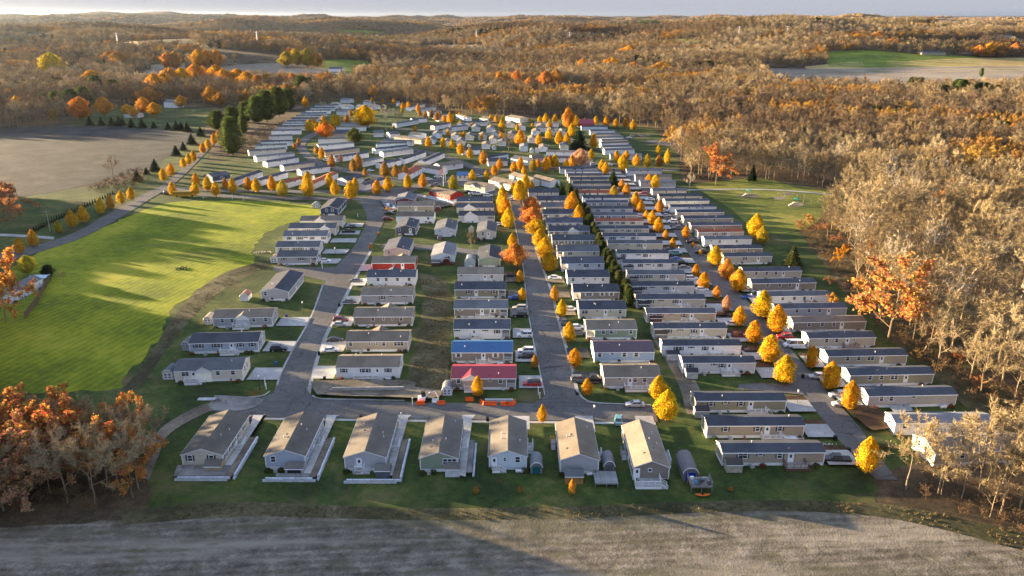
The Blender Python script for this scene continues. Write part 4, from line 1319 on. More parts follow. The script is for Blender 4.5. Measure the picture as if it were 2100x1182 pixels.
for (x0, x1, yb, Ln, wl_, rf, wn_, lb, ex) in [
    (981, 1026, 548.5, 16, 'sage green', 'charcoal', '', 'green grey home end-on by the big orange maple', {}),
    (978.7, 1017, 491, 15, 'beige', 'slate', 'w30 d60', 'beige home end-on beside the bare lane-side tree', {}),
    (885, 931.5, 541.5, 16, 'sky blue', 'grey', 'w76', 'pale blue home end-on behind two brown sheds', {}),
    (892, 934, 486, 15, 'light grey', 'slate', 'o25 d80', 'light grey home end-on with a car at its near gable', {}),
    (812, 853.5, 482.5, 14, 'dark grey', 'charcoal', 'w18 d72', 'dark grey home end-on by the sunlit yellow lawn', {}),
    (788, 839, 530, 16, 'beige', 'charcoal', 'w20', 'beige home end-on just beyond the red home', {}),
    (811, 850, 424, 14, 'maroon', 'slate', '', 'maroon home end-on beside the striped driveway', {}),
]:
    A, B = at(x0, yb), at(x1, yb)
    home('mobile_home', lb, A, 0, B.x - A.x, Ln, wl_, rf, wn_, 1, ridge='y', rise=1.2, vents=2, seed=int(x0), ends='Rw30 Rd55 Rw80' if x0 < 950 else 'Rw40', **ex)
row('C2', 'at the head of the left street', 8.0, [
    (813, 458.5, 890, 458.5, 'white', 'brown', 'w85', dict(shut='no', label='white double-wide with brown roof behind the dark grey end-on home')),
    (815, 436, 889, 436, 'tan', 'brown', 'w35 d52', dict(shut='no', label='tan double-wide with brown roof behind the white one')),
    (937, 426.5, 1010, 426.5, 'tan', 'charcoal', 'W88', dict(label='tan dark-roofed double-wide, rearmost of three by the columnar trees')),
    (937, 440, 1012.5, 440, 'beige', 'charcoal', 'w20 w60 w75 w90', dict(dormer=(.35, 6, 'N'), label='beige gabled double-wide, middle of three by the columnar trees')),
    (941, 457, 1014, 457, 'light grey', 'charcoal', 'W28 W36 W90', dict(dormer=(.35, 6.5, 'N'), label='light grey gabled double-wide, nearest of three by the columnar trees')),
], 0)
row('C3', 'by the white fence', 8.0, [(880, 403.5, 923, 414, 'red', 'tan', 'w25 W50 w75', dict(shut='no', W=9, dormer=(.5, 4, 'F'), label='red home behind a long white fence near the flagpoles'))], None)

R_E = row('E', 'left of the evergreen hedge', 8.2, [
    (1238.5, 798, 1353, 796, 'pink grey', 'brown', 's27 d46 w55 w72', dict(ends='Lw30', deck=(.36, 5.6, 2.2, 'r'), shut='no', vents=4)),
    (1218.3, 745, 1340.4, 743.5, 'pale blue', 'plum metal', 'w9 s30 w50 w70', dict(ends='Lw30 Ld70', shut=(.7, .7, .72), vents=2)),
    (1203, 697.4, 1305, 696, 'sage green', 'brown', 'w33 w49 n58 w88', dict(porch='L', shut='no', vents=4)),
    (1187.5, 655, 1283.5, 654, 'beige', 'charcoal', 'W12 s38 d56 n67 w87', dict(ends='Lw30', shut='no', vents=3)),
    (1175.7, 618, 1269, 617, 'taupe', 'charcoal', 'W34 w63 w83', dict(porch='L', shut=(.7, .7, .72), vents=3)),
    (1163.8, 587, 1249, 586, 'white', 'charcoal', 'w13 s38 n66 w85', dict(shut='no', vents=3)),
    (1152, 559, 1238, 556, 'light grey', 'charcoal', 's42 W58 w88', dict(porch='L', shut='no')),
    (1143.5, 534, 1228, 530, 'beige', 'slate', 'W30 n72 w88', dict(porch='L', shut='no')),
    (1133, 510, 1220.4, 508, 'olive tan', 'charcoal', 'w10 w32 w48 n68 w90', dict(shut=(.7, .7, .72))),
    (1125.8, 490.3, 1208.6, 488, 'beige', 'charcoal', 'w20 s42 w60 w90', dict(dormer=(.6, 5, 'N'), porch='L')),
    (1121, 473, 1193.7, 470.5, 'light grey', 'charcoal', 'w10 w32 w47 w65 w88', dict(dormer=(.55, 5, 'F'))),
    (1114, 454, 1184, 452, 'cream', 'charcoal', 'w40 w80', dict(porch='L')),
    (1109, 439, 1170, 437.5, 'pink grey', 'slate', 'w50 w80', dict(porch='L')),
    (1101, 425, 1168, 423, 'light grey', 'charcoal', 'w30 w46 s70 w92', {}),
    (1084, 410.5, 1145.5, 404, 'grey', 'charcoal', 'w30 w50 w75', {}),
], 1)
FSH = (.03, .035, .045)
R_F = row('F', 'right of the evergreen hedge', 4.9, [
    (1399.5, 767.5, 1547, 766, 'light grey', 'charcoal', 'w10 s43 w54 d64', dict(deck=(.53, 3.4, 1.9, 'r'), shut=(.10, .11, .12))),
    (1359, 731.5, 1517.6, 730, 'white', 'charcoal', 'W20 s36 w54 d64', dict(deck=(.58, 4.2, 1.4, 'r'), shut=(.10, .11, .12))),
    (1340.5, 695.5, 1488.3, 693.5, 'beige', 'charcoal', 'W18 s36 w55 d66', dict(deck=(.50, 4.2, 1.9, 'r'), shut=FSH)),
    (1325.7, 663.5, 1466, 661, 'tan', 'slate', 's6 W18 s36 w54 d65', dict(deck=(.5, 4, 1.4, 'r'), shut=(.22, .05, .05))),
    (1305, 634, 1443.9, 631, 'beige', 'charcoal', 's2 W19 s36 w57 d64', dict(deck=(.58, 3.6, 1.4, 'r'), shut=FSH)),
    (1293, 605.5, 1422.5, 604, 'light grey', 'charcoal', 'W19 s34 w56 d67', dict(deck=(.60, 3, 1.4, 'r'), shut=FSH)),
    (1287, 581, 1403, 580, 'beige', 'slate', 'W20 W36 w61 d70', dict(deck=(.66, 3.4, 1.3, 'r'), shut=FSH)),
    (1277, 557.7, 1388.5, 556.5, 'white', 'charcoal', 'w13 w32 s46 d56 w68', dict(porch='R', shut=FSH)),
    (1266, 537, 1370.8, 536, 'white', 'charcoal', 'w12 s41 w54 d64', dict(shut=FSH)),
    (1246, 516, 1357.7, 515, 'beige', 'slate', 's16 s36 w58 d68', dict(shut=FSH)),
    (1236, 500.5, 1344.7, 500, 'white', 'charcoal', 'W18 s37 w57 d66', dict(shut=FSH)),
    (1226, 484.5, 1329.8, 484, 'beige', 'charcoal', 'w8 w36 n48 w60 W78', dict(shut=FSH)),
    (1220, 468.4, 1318.7, 468, 'cream', 'rust red', 'w8 w33 n46 w58 w78', dict(shut=FSH)),
    (1214, 456, 1307.5, 455.4, 'grey', 'slate', 'W22 W36 W68', dict(shut=(.7, .7, .7))),
    (1208, 442.3, 1297, 442, 'light grey', 'charcoal', 'w20 w55 w78', {}),
    (1201, 429.5, 1287, 429, 'grey', 'charcoal', 'W20 W36 W78', dict(shut=(.7, .7, .7))),
    (1195, 418.5, 1290, 418, 'white', 'charcoal', 's12 s25 w42', {}),
    (1181, 408, 1270, 408, 'cream', 'rust red', 'w20 w32 w50', {}),
    (1173, 399.5, 1260, 399.5, 'beige', 'charcoal', 'W20 s40 W62', {}),
    (1174.5, 388.3, 1253, 388, 'grey', 'charcoal', 'W18 s34 W52', {}),
    (1168, 379.5, 1245, 379.3, 'beige', 'charcoal', 'w30 W60', {}),
    (1164, 371.3, 1234, 371.3, 'beige', 'charcoal', 'w40 w60', {}),
    (1160, 363.3, 1228, 363.3, 'white', 'grey', 'w30 w50', {}),
    (1148, 356.7, 1224, 356.7, 'light grey', 'charcoal', 'W40 W60', {}),
], 0.5)
R_F0 = row('F0', 'at the lower right corner', 4.9, [
    (1479, 955, 1689, 955.5, 'tan', 'charcoal', 'W20 s37 w56 d67', dict(deck=(.60, 4.4, 2.4, 'r'), deckcol=(.12, .065, .045), shut=(.10, .13, .13), label='tan single-wide with charcoal roof and brown wooden deck, nearest right-hand home')),
    (1448.8, 900, 1646, 897.5, 'tan', 'charcoal', 'w19 w52 d62 w75', dict(deck=(.56, 4.2, 2.0, 'r'), shut=FSH, label='tan single-wide with white deck and boat, second of the lower right three')),
    (1425, 847, 1610, 846, 'olive tan', 'charcoal', 'w17 s33 w50 d61', dict(deck=(.57, 4.4, 1.8, 'r'), shut=FSH, label='olive tan single-wide beside the white lamp, rearmost of the lower right three')),
], 0.5)
R_G = row('G', 'along the right-hand woods', 4.9, [
    (1777, 836.5, 1959, 834, 'pink grey', 'charcoal', 'w15 w26 s51', dict(ends='LW50', shut='no')),
    (1740.5, 793.5, 1910.7, 789.5, 'olive tan', 'charcoal', 'w24 w38 W53 d67', dict(ends='LW50', shut='no')),
    (1695, 752.8, 1857.7, 750.7, 'tan', 'charcoal', 'w25 w39 W54 d68', dict(ends='LW50', shut='no')),
    (1656, 715, 1793, 713.3, 'beige', 'charcoal', 'w27 w42 d58 n68', dict(ends='Lw50', shut='no', deck=(.52, 3.6, 1.5, 'r'), deckcol=(.25, .14, .10))),
    (1625, 682, 1773, 679, 'taupe', 'brown', 'w22 w40 w56 d67', dict(ends='Lw50', shut='no')),
    (1589, 653, 1734, 651, 'blue grey', 'charcoal', 'w30 w47 w62 d75', dict(shut='no')),
    (1562, 627, 1700.6, 625, 'light grey', 'slate', 'w30 w47 w62 d72', dict(shut='no', deck=(.62, 3.2, 1.4, 'r'), deckcol=(.14, .05, .04))),
    (1541.7, 600, 1671, 597.5, 'taupe', 'charcoal', 'w24 w43 w59 d71', dict(shut='no')),
    (1523, 574, 1642.4, 573, 'beige', 'charcoal', 'w22 w40 w56 d69', dict(shut='no')),
    (1483, 542.5, 1582, 542.5, 'beige', 'charcoal', 'W44 d72', dict(shut='no')),
    (1461, 526, 1562.7, 526, 'taupe', 'charcoal', 'W42 w72', dict(shut='no')),
    (1444, 507, 1540.7, 506.5, 'white', 'slate', 's14 w32 w68', dict(shut='no')),
    (1430.8, 491.7, 1523.5, 490.5, 'pink grey', 'rust red', 'w38 w58 d66', dict(shut=FSH)),
    (1416.4, 477.3, 1519.6, 476.2, 'taupe', 'charcoal', 's28 s45 w65', dict(shut='no')),
    (1402, 463.2, 1502, 461.8, 'tan', 'charcoal', 's28 s45 w62', dict(shut='no')),
    (1387.6, 450.2, 1483.6, 448.8, 'pink grey', 'charcoal', 's28 s45 d62', dict(shut='no')),
    (1376, 438.5, 1468, 437.5, 'white', 'charcoal', 's40 s56 s70', dict(shut='no')),
    (1364, 426.5, 1453, 424.8, 'cream', 'charcoal', 's30 s48 d66', dict(shut='no')),
    (1352, 416.5, 1438.4, 413, 'beige', 'charcoal', 's30 w60', dict(shut='no')),
    (1338.7, 404.5, 1406.7, 402, 'beige', 'slate', 'w40 w70', dict(shut='no')),
], 2.5)
row('G2', 'behind the green-gold street trees', 4.9, [
    (1313, 386.5, 1385, 386, 'grey', 'grey', 's20 s70', {}), (1303, 373.5, 1377, 373, 'pink grey', 'brown', 'W20 W40', {}), (1285, 361, 1357, 360.5, 'light grey', 'grey', 's20 s40 s60', {}),
], 0)

# homes beyond the boulevard
row('H', 'just beyond the boulevard', 4.9, [
    (437, 375, 473, 369, 'navy', 'slate', 'w50', dict(W=9)), (482, 383, 539.5, 363, 'light grey', 'charcoal', 's50 s70', {}), (536, 382, 591, 365, 'white', 'charcoal', 's30 s60', {}),
    (589, 387, 645.5, 371, 'white', 'rust red', 's30 s50', dict(W=5.2)), (642, 390, 694, 366, 'white', 'rust red', 's40', {}), (712, 382.5, 743.5, 376, 'light grey', 'charcoal', 'w30 w60', dict(W=8.5)),
    (750, 392, 790, 379, 'white', 'charcoal', 'w30 w60', {}),
], None, near_first=False)
row('I', 'in the slanting left rows', 4.9, [
    (618, 361, 677.5, 352.5, 'white', 'charcoal', 's30 s60 s70', {}), (583, 352.5, 646, 343.5, 'beige', 'charcoal', 's30 s60', {}), (549, 344, 613.5, 333.5, 'white', 'charcoal', 's40 s60', {}),
    (527, 333, 605, 324.5, 'light grey', 'grey', 's30 s60', {}), (511.5, 320.5, 587, 315, 'cream', 'slate', 's30 s50 s70', {}), (523.5, 308.5, 588.6, 306.5, 'sky blue', 'slate', 's20 s40 s60', {}),
    (536, 300.5, 599, 299, 'sky blue', 'charcoal', 's40 s60', {}), (553, 289, 600, 287, 'light grey', 'slate', 's40', {}), (557, 277.5, 618, 276, 'white', 'slate', 's40', {}),
], None)
row('J', 'in the terraced rows before the big pines', 4.9, [
    (570 + k * 9.5, 268 - k * 5.6, 570 + k * 9.5 + 58 - k * 1.2, 267.5 - k * 5.6, ['light grey', 'sky blue', 'white', 'sky blue'][k % 4], ['slate', 'grey', 'slate', 'charcoal'][k % 4], 's30 s60', {}) for k in range(9)
], None)
row('K', 'right of the curving street', 4.9, [
    (815, 333, 759, 341.5, 'white', 'slate', '', {}) if False else (743, 343.5, 787, 334, 'light grey', 'grey', 's40', {}),
    (689, 333.5, 757, 323.5, 'white', 'charcoal', 's35 s50 s70', {}), (668, 322.5, 737.5, 313.5, 'tan', 'charcoal', 's50', {}), (653.5, 308.5, 726.5, 303, 'white', 'grey', 's25 s40', {}),
    (653, 295, 724, 293, 'light grey', 'grey', '', {}), (683, 283, 727, 283, 'pink grey', 'charcoal', '', dict(W=8)), (686, 277.5, 737, 277, 'white', 'charcoal', '', {}), (690, 269.5, 750, 269, 'white', 'brown', '', {}), (700, 262.5, 757, 262, 'sky blue', 'grey', '', {}),
], None)
row('L', 'round the far shrubs', 4.9, [
    (787, 323.5, 848, 315, 'light grey', 'grey', 's30 s60', {}), (770, 316.5, 838, 309.5, 'sky blue', 'charcoal', 's30 s50', {}), (772, 305, 835, 303, 'sky blue', 'slate', 's40', {}),
    (784, 297.5, 845, 300, 'light grey', 'slate', 's30 s50 s70', {}), (808, 289.5, 864, 296, 'beige', 'brown', 's30 s60', {}), (766, 281.5, 787, 281, 'light grey', 'slate', '', dict(W=9)),
    (800, 284.5, 820, 283, 'light grey', 'slate', '', dict(W=9)), (838, 284, 860, 286, 'white', 'slate', '', dict(W=9)),
    (829, 337.5, 874, 322, 'white', 'charcoal', 's50 s70', {}), (872, 342, 912, 324, 'white', 'charcoal', 's50 s70', {}), (782, 347, 823, 339, 'white', 'charcoal', 's40 s70', {}),
    (847, 350, 903, 360, 'white', 'tan', 's20 s50', dict(W=6)), (840, 370, 866, 356, 'white', 'rust red', 'w40 w70', dict(W=7)), (903, 352, 950, 345, 'light grey', 'tan', 'w60', dict(W=7)),
], None)
row('M', 'in the middle of the park', 8.2, [
    (937, 371.5, 960, 371.5, 'cream', 'blue metal', 'w30 w70', dict(W=8, label='small cream park office with bright blue roof panel near the flagpoles')),
    (952, 390, 995, 396.5, 'cream', 'tan', 'w30 w75', dict(W=9, dormer=(.4, 4, 'N'))), (1002, 381, 1047, 392, 'cream', 'tan', 'w50', dict(W=9)), (1044, 370, 1085, 384, 'cream', 'tan', '', dict(W=7)), (1090, 376, 1128, 385.5, 'white', 'tan', '', dict(W=7)),
    (999, 335, 1042.5, 326, 'sky blue', 'charcoal', 'd60', dict(W=5)), (1002, 341.5, 1041, 340.5, 'light grey', 'charcoal', 'w60', {}), (1047, 335, 1082, 340, 'sky blue', 'slate', 'w60', {}),
    (948, 318.5, 985, 317, 'white', 'charcoal', '', dict(W=9)), (1092, 334.5, 1117, 333.5, 'grey', 'tan', '', dict(W=8)), (1122, 333, 1172, 334.5, 'white', 'charcoal', 's20 s50 s80', dict(W=5)), (1120, 321, 1180, 322, 'white', 'brown', 's30 s60', dict(W=5)),
], None)
fx = [(945, 265), (976, 270), (1006, 272), (917, 276), (1070, 268), (1048, 262), (1110, 268), (896, 284), (934, 288), (963, 288), (990, 287), (1016, 284), (1092, 294), (1050, 285), (1070, 286), (884, 296), (915, 300), (945, 299), (997, 306), (1075, 311), (1115, 312), (1158, 308), (1130, 278), (1153, 280), (1100, 279), (1030, 300), (1012, 295)]
row('N', 'scattered among the far streets', 8, [
    (x - 9, y, x + 8, y, ['white', 'cream', 'light grey', 'sky blue'][i % 4], ['tan', 'slate', 'tan', 'grey'][i % 4], 's40', dict(W=13, ridge='y')) for i, (x, y) in enumerate(fx)
], 0)
row('O', 'at the far edge before the dark woods', 5, [
    (842, 228, 872, 219.5, 'white', 'slate', '', {}), (864, 232, 895, 226, 'sky blue', 'grey', '', {}), (880, 238, 906, 235, 'sky blue', 'slate', '', {}), (893, 245, 920, 242, 'white', 'slate', '', {}), (900, 249.5, 925, 247, 'sky blue', 'grey', '', {}),
    (814, 262, 859, 254, 'sky blue', 'slate', '', {}), (846, 253, 876, 251, 'white', 'slate', '', {}), (892, 267, 925, 261, 'light grey', 'charcoal', '', {}), (925, 270, 960, 266, 'light grey', 'slate', '', {}),
    (950, 260, 1000, 258, 'light grey', 'charcoal', '', {}), (935, 243, 957, 249, 'white', 'tan', '', {}), (983, 250, 1000, 252, 'light grey', 'tan', '', dict(W=9)),
    (1037, 247, 1066, 252, 'cream', 'tan', '', dict(W=12)), (1100, 270, 1140, 272, 'light grey', 'charcoal', '', {}), (1096, 260, 1145, 261, 'white', 'brown', '', {}),
    (699, 224, 715, 225, 'sky blue', 'grey', '', dict(W=9)), (677, 220, 690, 221, 'sky blue', 'slate', '', dict(W=9)), (698, 211, 716, 212, 'light grey', 'grey', '', dict(W=9)), (729, 225, 744, 226, 'sky blue', 'grey', '', dict(W=9)),
    (745, 215, 757, 216, 'light grey', 'slate', '', dict(W=9)), (755, 224, 769, 225, 'light grey', 'slate', '', dict(W=9)), (812, 218, 818, 218, 'white', 'grey', '', dict(W=9)), (690, 236, 712, 237, 'sky blue', 'grey', '', dict(W=6)),
], None, near_first=False)
row('P', 'beside the boulder pile at the far right', 4.9, [
    (1251, 328.5, 1316, 329, 'light grey', 'grey', 's60', {}), (1240, 318, 1301, 316.5, 'sky blue', 'slate', '', {}), (1236, 311.5, 1295, 309.5, 'white', 'slate', '', {}), (1233, 303.5, 1289, 301.5, 'white', 'brown', '', {}),
    (1234, 298, 1287, 296.5, 'cream', 'grey', '', {}), (1222, 292.5, 1278, 290.5, 'white', 'slate', '', {}), (1221, 284.5, 1271, 284, 'pink grey', 'slate', '', {}), (1210, 277.5, 1261, 277, 'sky blue', 'slate', '', {}), (1192, 268, 1246, 268, 'sky blue', 'charcoal', '', {}),
], None)
t = home('barn', 'small barn with orange red metal roof behind the far row', at(1186, 262), 0.15, 14, 10, 'red', 'red metal', '', 2, rise=3, rmat='metal_roof', seed=5)
# homes in the trees at the lower right, and the ones at the left edge
row('Q', 'among bare trees at the lower right', 4.9, [
    (1832, 893, 2035, 893, 'white', 'grey', 'w10 w40 w70', dict(ends='Lw50', shut='no', label='white single-wide with pale grey roof half hidden by bare trees')),
    (1913, 958, 2100, 948, 'tan', 'tan', 'w30', dict(ends='Lw30 Lw60', shut='no', W=8, label='tan home with sunlit white gable deep among the bare trees')),
], None)
row('R', 'at the left edge', 6, [
    (22, 625, 90, 590, 'white', 'grey', 'w25', dict(ends='Rd30', shut='no', skirt=False, label='white house with wooden fence below the orange tree at the left edge')),
], None)
row('S', 'beyond the left avenue', 8, [
    (337, 221, 366, 222, 'white', 'slate', 's30 s60', dict(ev=5.5, rise=2.2, W=9, label='white two-storey farmhouse among orange trees, far left')),
    (255, 241, 283, 242, 'light grey', 'grey', '', dict(label='low grey house behind the row of dark spruces')),
], None)
for k, (x0, x1, y, cl, ln, lb) in enumerate([(976, 1012, 84, 'cream', 25, 'long pale building far off in the wooded hills'), (1890, 1935, 114, 'tan', 22, 'low farm building behind the green wheat field'), (2030, 2058, 86, 'white', 30, 'white barn near the right horizon'),
                                         (1970, 2000, 112, 'light grey', 20, 'grey house beside the bright orange grove'), (1204, 1217, 74, 'light grey', 20, 'small grey barn on the distant green field'), (675, 702, 149, 'white', 14, 'small white shed by the green hill field'),
                                         (2012, 2028, 87, 'cream', 20, 'cream house beside the white barn far right'), (2050, 2075, 78, 'light grey', 20, 'pale house above the white barn far right')]):
    P = at(x0, y); Q = at(x1, y); P.z -= 1
    home('far_building', lb, P, 0, (Q - P).length, ln, cl, 'slate', '', 2, ev=6, rise=3, seed=k, group='buildings in the far countryside')
P = at(1995, 155); P.z += 1

# ---------------------------------------------------------------- street trees
YEL, GLD, ORG, OLV, REDO, PNK, BRN = (.60, .42, .02), (.60, .36, .02), (.58, .33, .04), (.38, .32, .03), (.54, .27, .05), (.52, .33, .18), (.40, .25, .05)
def street_tree(px, py, hpx, col=YEL, label=None, w=None, protos=GOLD, name='street_tree', cat='tree', group=None, seed=0, tc=(.16, .12, .09)):
    rnd = random.Random(int(px * 7 + py * 13) + seed)
    P = at(px, py)
    s = px_per_m(P.y)
    H = hpx / s / 0.955
    pr = protos[rnd.randrange(len(protos))]
    k = H / pr[0]
    ws = k if w is None else (w / s) / pr[1]
    t = thing(name, label, cat, (P.x, P.y, P.z), rnd.uniform(0, 6.28), group)
    obj('trunk', pr[2], t, tc, scale=(ws, ws, k))
    kq = rnd.uniform(.88, 1.08); c = (col[0] * kq, col[1] * kq * rnd.uniform(.93, 1.07), col[2] * kq)
    obj('crown', pr[3], t, c, scale=(ws, ws, k))
    return t

def trees(where, data, group):
    for i, d in enumerate(data):
        col = d[3] if len(d) > 3 else YEL
        w = d[4] if len(d) > 4 else d[2] * .61
        nm_ = {YEL: 'yellow', GLD: 'golden', ORG: 'orange', OLV: 'olive yellow', REDO: 'red orange', PNK: 'pinkish', BRN: 'brownish gold'}[col]
        sz = 'tiny' if d[2] < 17 else ('small' if d[2] < 30 else ('tall' if d[2] > 52 else ''))
        lb = f"{sz} {nm_} tree, {ordn(i + 1)} from front {where}".strip()
        street_tree(d[0], d[1], d[2], col, lb, w, group=group, protos=ROUND if (len(d) > 5 and d[5]) else GOLD)

trees('along the curving left avenue', [(70, 508, 37, GLD), (42, 522, 34, GLD), (122, 480, 28, OLV), (150, 469, 38), (173, 459, 37), (208, 441, 34), (228, 431, 31, ORG), (250, 420, 28), (270, 412, 27),
    (336, 372, 26), (352, 363, 27, GLD), (377, 346, 22), (388, 340, 24), (398, 333, 24), (417, 316, 22, GLD), (428, 308, 22), (440, 297, 22, GLD), (448, 288, 18, GLD), (355, 402, 28)], 'golden trees along the left avenue')
trees('along the boulevard', [(402, 402, 30), (427, 393, 30), (444, 404, 31), (403, 383, 27, GLD), (463, 389, 23, ORG), (478, 398, 32), (510, 393, 29, GLD), (527, 397, 31), (559, 393, 32, GLD), (581, 407, 38, OLV), (633, 407, 50, YEL, 26),
    (632, 386, 34, OLV), (677, 387, 31), (688, 403, 32), (720, 411, 38, YEL, 26), (729, 393, 28), (774, 401, 31, GLD), (796, 395, 32), (837, 389, 31), (868, 387, 30, ORG), (930, 394, 34, OLV)], 'golden trees along the boulevard')
trees('around the curving far left street', [(650, 318, 20, BRN), (661, 328, 24, GLD), (681, 346, 28, BRN), (699, 334, 17, PNK), (725, 354, 27, BRN), (735, 351, 34, BRN), (749, 362, 17, BRN), (790, 367, 34, BRN), (812, 365, 27, BRN), (832, 367, 27, BRN),
    (613, 300, 16, BRN), (604, 308, 14, ORG), (635, 272, 26, YEL, 18), (646, 263, 20, YEL), (650, 271, 18), (659, 270, 20), (668, 262, 19), (664, 252, 15, ORG), (685, 264, 27), (692, 260, 24), (712, 257, 21, BRN), (720, 240, 14, BRN), (627, 222, 22)], 'golden trees round the far left homes')
trees('east of the flagpoles', [(969, 373, 24), (998, 369, 20), (1014, 362, 24, GLD), (1025, 350, 24, GLD), (1054, 356, 24, GLD), (1067, 350, 26, GLD), (1075, 360, 20), (992, 340, 30, ORG), (964, 327, 24), (945, 320, 26), (1093, 353, 26, OLV), (1103, 346, 20, GLD),
    (1119, 354, 30, GLD), (1127, 346, 26, GLD), (1138, 346, 28), (1161, 349, 22), (1173, 345, 26, ORG), (927, 308, 22), (909, 305, 22), (879, 304, 23), (944, 286, 14), (1090, 392, 20, GLD), (1052, 397, 22, GLD), (1078, 395, 36), (1066, 416, 46, YEL, 30)], 'golden trees of the middle streets')
trees('on the west side of the main street', [(1097, 756, 30, BRN, 17), (1071, 618, 28, GLD), (1066, 581, 27, GLD), (1057, 550, 50, REDO, 49, 1), (1051, 510, 32), (1043, 470, 44), (1036, 452, 48, GLD), (1031, 438, 56, YEL, 26)], 'trees on the west side of the main street')
trees('on the east side of the main street', [(1112, 868, 40, GLD, 19), (1204, 812, 38, GLD), (1179, 755, 42, GLD, 28), (1167, 703, 44), (1152, 651, 38), (1137, 621, 36, ORG, 18), (1126, 558, 42, YEL, 34), (1117, 532, 44, YEL, 34), (1107, 508, 38, YEL, 32),
    (1099, 486, 36, YEL, 38, 1), (1092, 464, 38, REDO, 44, 1), (1089, 443, 38, REDO, 42, 1)], 'trees on the east side of the main street')
trees('between the main street and the hedge', [(1366, 863, 66, YEL, 47), (1349, 822, 54, YEL, 38), (1186, 458, 37, GLD, 23), (1173, 441, 46, GLD, 29)], 'golden trees by the hedge')
trees('along the left kerb of the right-hand street', [(1607, 788, 62, YEL, 44), (1577, 745, 60, YEL, 43), (1545, 706, 50, GLD, 33), (1515, 671, 44, GLD, 27), (1489, 641, 36, PNK, 20), (1469, 614, 28, ORG), (1443, 594, 36, GLD, 25), (1427, 569, 28, GLD),
    (1379, 511, 23, GLD), (1365, 492, 21, ORG), (1350, 479, 33, GLD, 21), (1337, 463, 31, GLD), (1325, 450, 19, GLD), (1314, 438, 27, GLD), (1303, 429, 35, GLD, 20), (1285, 405, 28, ORG), (1275, 390, 22, ORG), (1259, 409, 28, OLV, 18)], 'golden trees left of the right-hand street')
trees('along the right kerb of the right-hand street', [(1775, 972, 80, YEL, 47), (1741, 842, 64, GLD, 36), (1701, 801, 62, GLD, 38), (1662, 757, 50, GLD, 26), (1591, 684, 60, GLD, 42), (1562, 653, 58, YEL, 41), (1513, 600, 50, GLD, 34), (1489, 573, 42, ORG, 32),
    (1466, 546, 42, YEL, 31), (1436, 524, 13, ORG), (1421, 508, 11, ORG), (1406, 491, 28, GLD, 16), (1352, 437, 27, ORG, 18), (1344, 389, 30), (1331, 383, 26, GLD)], 'golden trees right of the right-hand street')
trees('on the lawn by the play area', [(1562, 502, 38, OLV, 24), (1548, 491, 52, YEL, 33)], 'golden trees on the play lawn')
trees('behind the front row facing the stubble', [(1173, 1016, 36, ORG, 15), (1067, 1012, 18, BRN, 10), (976, 1013, 16, BRN, 12), (1498, 1007, 10, BRN, 10), (980, 815, 46, GLD, 23)], 'small trees behind the front row')
trees('in the verges of the left street', [(760, 509, 8, ORG, 8), (795, 433, 9, ORG, 9), (776, 482, 6, GLD, 6), (722, 625, 5, GLD, 5)], 'saplings by the left street')
trees('around the far right corner', [(1242, 360, 27), (1234, 351, 23), (1277, 354, 36, YEL, 20), (1264, 333, 23, GLD), (1272, 336, 14), (1284, 329, 20, GLD), (1305, 343, 26, GLD), (1327, 345, 28, OLV), (1351, 345, 27, BRN), (1350, 318, 20), (1368, 339, 32, YEL, 12),
    (1212, 329, 22), (1217, 307, 32, GLD, 16), (1190, 343, 36, PNK, 34, 1), (1162, 301, 27), (1147, 299, 29), (1126, 292, 27, YEL, 15), (1105, 299, 24), (1067, 300, 32, GLD, 22), (1172, 282, 27), (1165, 268, 44, ORG, 26, 1), (1181, 262, 24), (1199, 257, 14, GLD),
    (1222, 257, 18), (1243, 262, 22, GLD), (1263, 264, 20, GLD), (1282, 264, 20, GLD), (1298, 269, 22), (1127, 270, 22), (1138, 256, 20), (1119, 256, 22), (1107, 257, 18), (1086, 251, 9, GLD), (1092, 267, 14), (1061, 269, 14), (1029, 269, 22), (1031, 252, 14), (1018, 253, 16, GLD), (1007, 251, 15),
    (1028, 288, 16, GLD), (1024, 283, 14, GLD)], 'golden trees of the far right streets')
trees('among the rearmost homes', [(988, 288, 13, GLD), (969, 263, 12, ORG), (952, 285, 15, GLD), (944, 262, 14), (919, 280, 15), (923, 257, 26, GLD, 13), (931, 254, 16, OLV), (911, 253, 17, ORG), (900, 246, 18, BRN), (896, 250, 18, BRN), (886, 244, 18, BRN), (873, 244, 16, BRN), (861, 240, 14, BRN), (858, 232, 18, ORG),
    (838, 224, 15, GLD), (826, 226, 15, GLD), (825, 234, 12, OLV), (808, 217, 14, GLD), (785, 213, 10, GLD), (763, 215, 14, GLD), (735, 212, 12, BRN), (851, 272, 14, GLD), (808, 268, 10, OLV), (937, 236, 9, ORG), (942, 238, 8), (955, 242, 8, ORG), (962, 246, 8)], 'golden trees among the rearmost homes')

